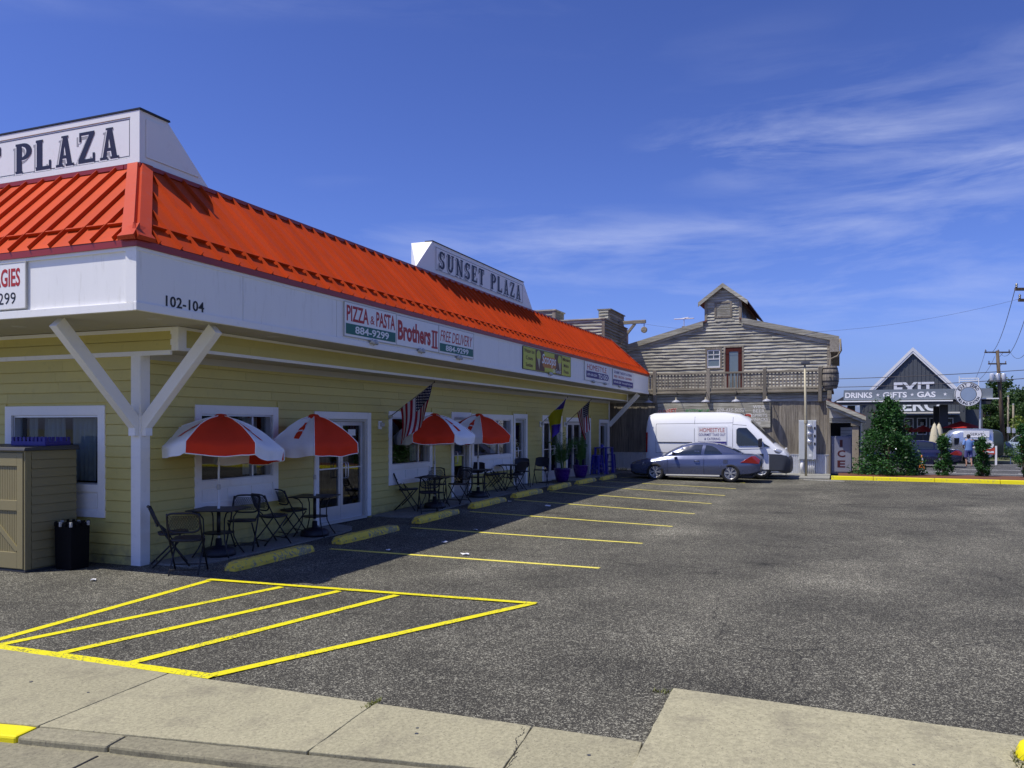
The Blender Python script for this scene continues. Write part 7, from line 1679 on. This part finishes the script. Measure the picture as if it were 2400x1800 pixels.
# ---------------------------------------------------------------- utility poles and wires
def upole(label, loc, h, lean=(0, 0), arm=(0, 1), trans=0, arms=((.15, 1.5), (1.55, 1.0))):
    t = thing('utility_pole', label, 'utility pole', loc, 0, 'utility poles'); top = Vector((lean[0], lean[1], h)); MB().tube([(0, 0, 0), tuple(top)], [.20, .13], 10).build('shaft', 'pole_wood', t, smooth=True)
    ad = Vector((arm[0], arm[1], 0)).normalized()
    for dz, hl in arms:
        c = top - Vector((0, 0, dz)); MB().beam(tuple(c - ad * hl), tuple(c + ad * hl), .10, .12).build('crossarm', 'pole_wood', t); MB().beam(tuple(c + ad * hl * .5), tuple(top - Vector((0, 0, dz + .6))), .03, .03).build('arm_brace', 'galv', t)
        for k in (-.93, .93, .08): MB().lathe([(.03, 0), (.05, .05), (.03, .09), (.055, .13), (.02, .2)], 8, tuple(c + ad * hl * k + Vector((0, 0, .06)))).build('insulator', 'insulator', t)
    for k in range(trans):
        c = top - Vector((0, 0, 2.35)) + ad * (k - (trans - 1) / 2) * .50 + Vector((-.25, 0, 0)); MB().lathe([(.001, -.36), (.17, -.36), (.19, -.32), (.19, .28), (.16, .34), (.001, .37)], 14, tuple(c)).build('transformer', 'galv', t, smooth=True)
    return t
# pole positions follow the verge of the road at the right
P1 = (73, -22.4, -.3); H1 = 8.85; P2 = (32, -17.0, -.3); H2 = 8.3
upole('tall utility pole with transformers behind the round sign', P1, H1, (0, .5), (.37, -.93), 3, ((.15, 1.1), (1.15, .78)))
upole('near utility pole beyond the picture edge, only its crossarm end showing', P2, H2, (0, 0), (.37, -.93), 0, ((.15, .85), (.62, .7)))
for i, (x, y, h, lb) in enumerate(((73.2, -22.75, 4.85, 'slim pale pole beside the tall transformer pole'), (73.0, -23.1, 4.15, 'shorter slim pale pole before the wood'))):
    t = thing('slim_pole', lb, 'pole', (x, y, -.3), 0, 'slim poles before the wood'); MB().tube([(0, 0, 0), (0, 0, h)], .075, 8).build('shaft', 'wood_beam', t, smooth=True); MB().lathe([(.08, h), (.1, h + .02), (.001, h + .08)], 8).build('cap', 'galv', t); MB().box(-.3, -.1, -.12, .12, 1.7, 2.2).build('box', 'galv', t, fix=False)
wires = []
def wire(label, a, b, sag, r=.018):
    a, b = Vector(a), Vector(b); pts = []
    for i in range(25): u = i / 24; p = a.lerp(b, u); p.z -= sag * 4 * u * (1 - u); pts.append(p)
    o = MB().tube(pts, r, 5).build('overhead_wire', 'insulator', None, smooth=True); tag(o, label, 'wire', 'overhead wires'); return o
def at(u, v, x):                                                   # a point at distance x along the lot that appears at this spot
    c, s = math.cos(-(PI / 2 - YAW)), math.sin(-(PI / 2 - YAW)); d = Vector(((u - 1200) / 1924 * c - s, (u - 1200) / 1924 * s + c, -(v - 998.3) / 1924)); k = (x - CAM[0]) / d.x; return Vector(CAM) + d * k
tp1 = Vector(P1) + Vector((0, .5, H1)); ad1 = Vector((.37, -.93, 0)); tp2 = Vector(P2) + Vector((0, 0, H2)); ad2 = Vector((.37, -.93, 0))
wire('overhead wire from the left end of the crossarm to the near pole', tp1 - ad1 * 1.02 + Vector((0, 0, .1)), tp2 - ad2 * .79 + Vector((0, 0, .1)), 1.3, .016); wire('overhead wire from the pole top to the near pole', tp1 + ad1 * .1 + Vector((0, 0, .1)), tp2 + Vector((0, 0, .1)), 1.6, .016); wire('overhead wire from the right end of the crossarm to the near pole', tp1 + ad1 * 1.02 + Vector((0, 0, .1)), tp2 + ad2 * .79 + Vector((0, 0, .1)), 1.8, .016)
wire('upper of the two long wires crossing the gable', at(1930, 889, 60), at(2480, 862, 58), .1, .026); wire('lower of the two long wires crossing the gable', at(1930, 908, 60), at(2480, 881, 58), .15, .026)
wire('thin service wire from the hoist beam wing to the near pole', Vector((30.9, .6, 7.2)), tp2 - ad2 * .6 - Vector((0, 0, .55)), 1.0, .005)
wire('wire dropping from the left crossarm behind the round sign', tp1 - ad1 * 1.02, at(2285, 890, 66), .2, .016); wire('wire dropping from the pole top behind the canopy', tp1 - ad1 * .2 - Vector((0, 0, .5)), at(2290, 893, 66), .3, .016)
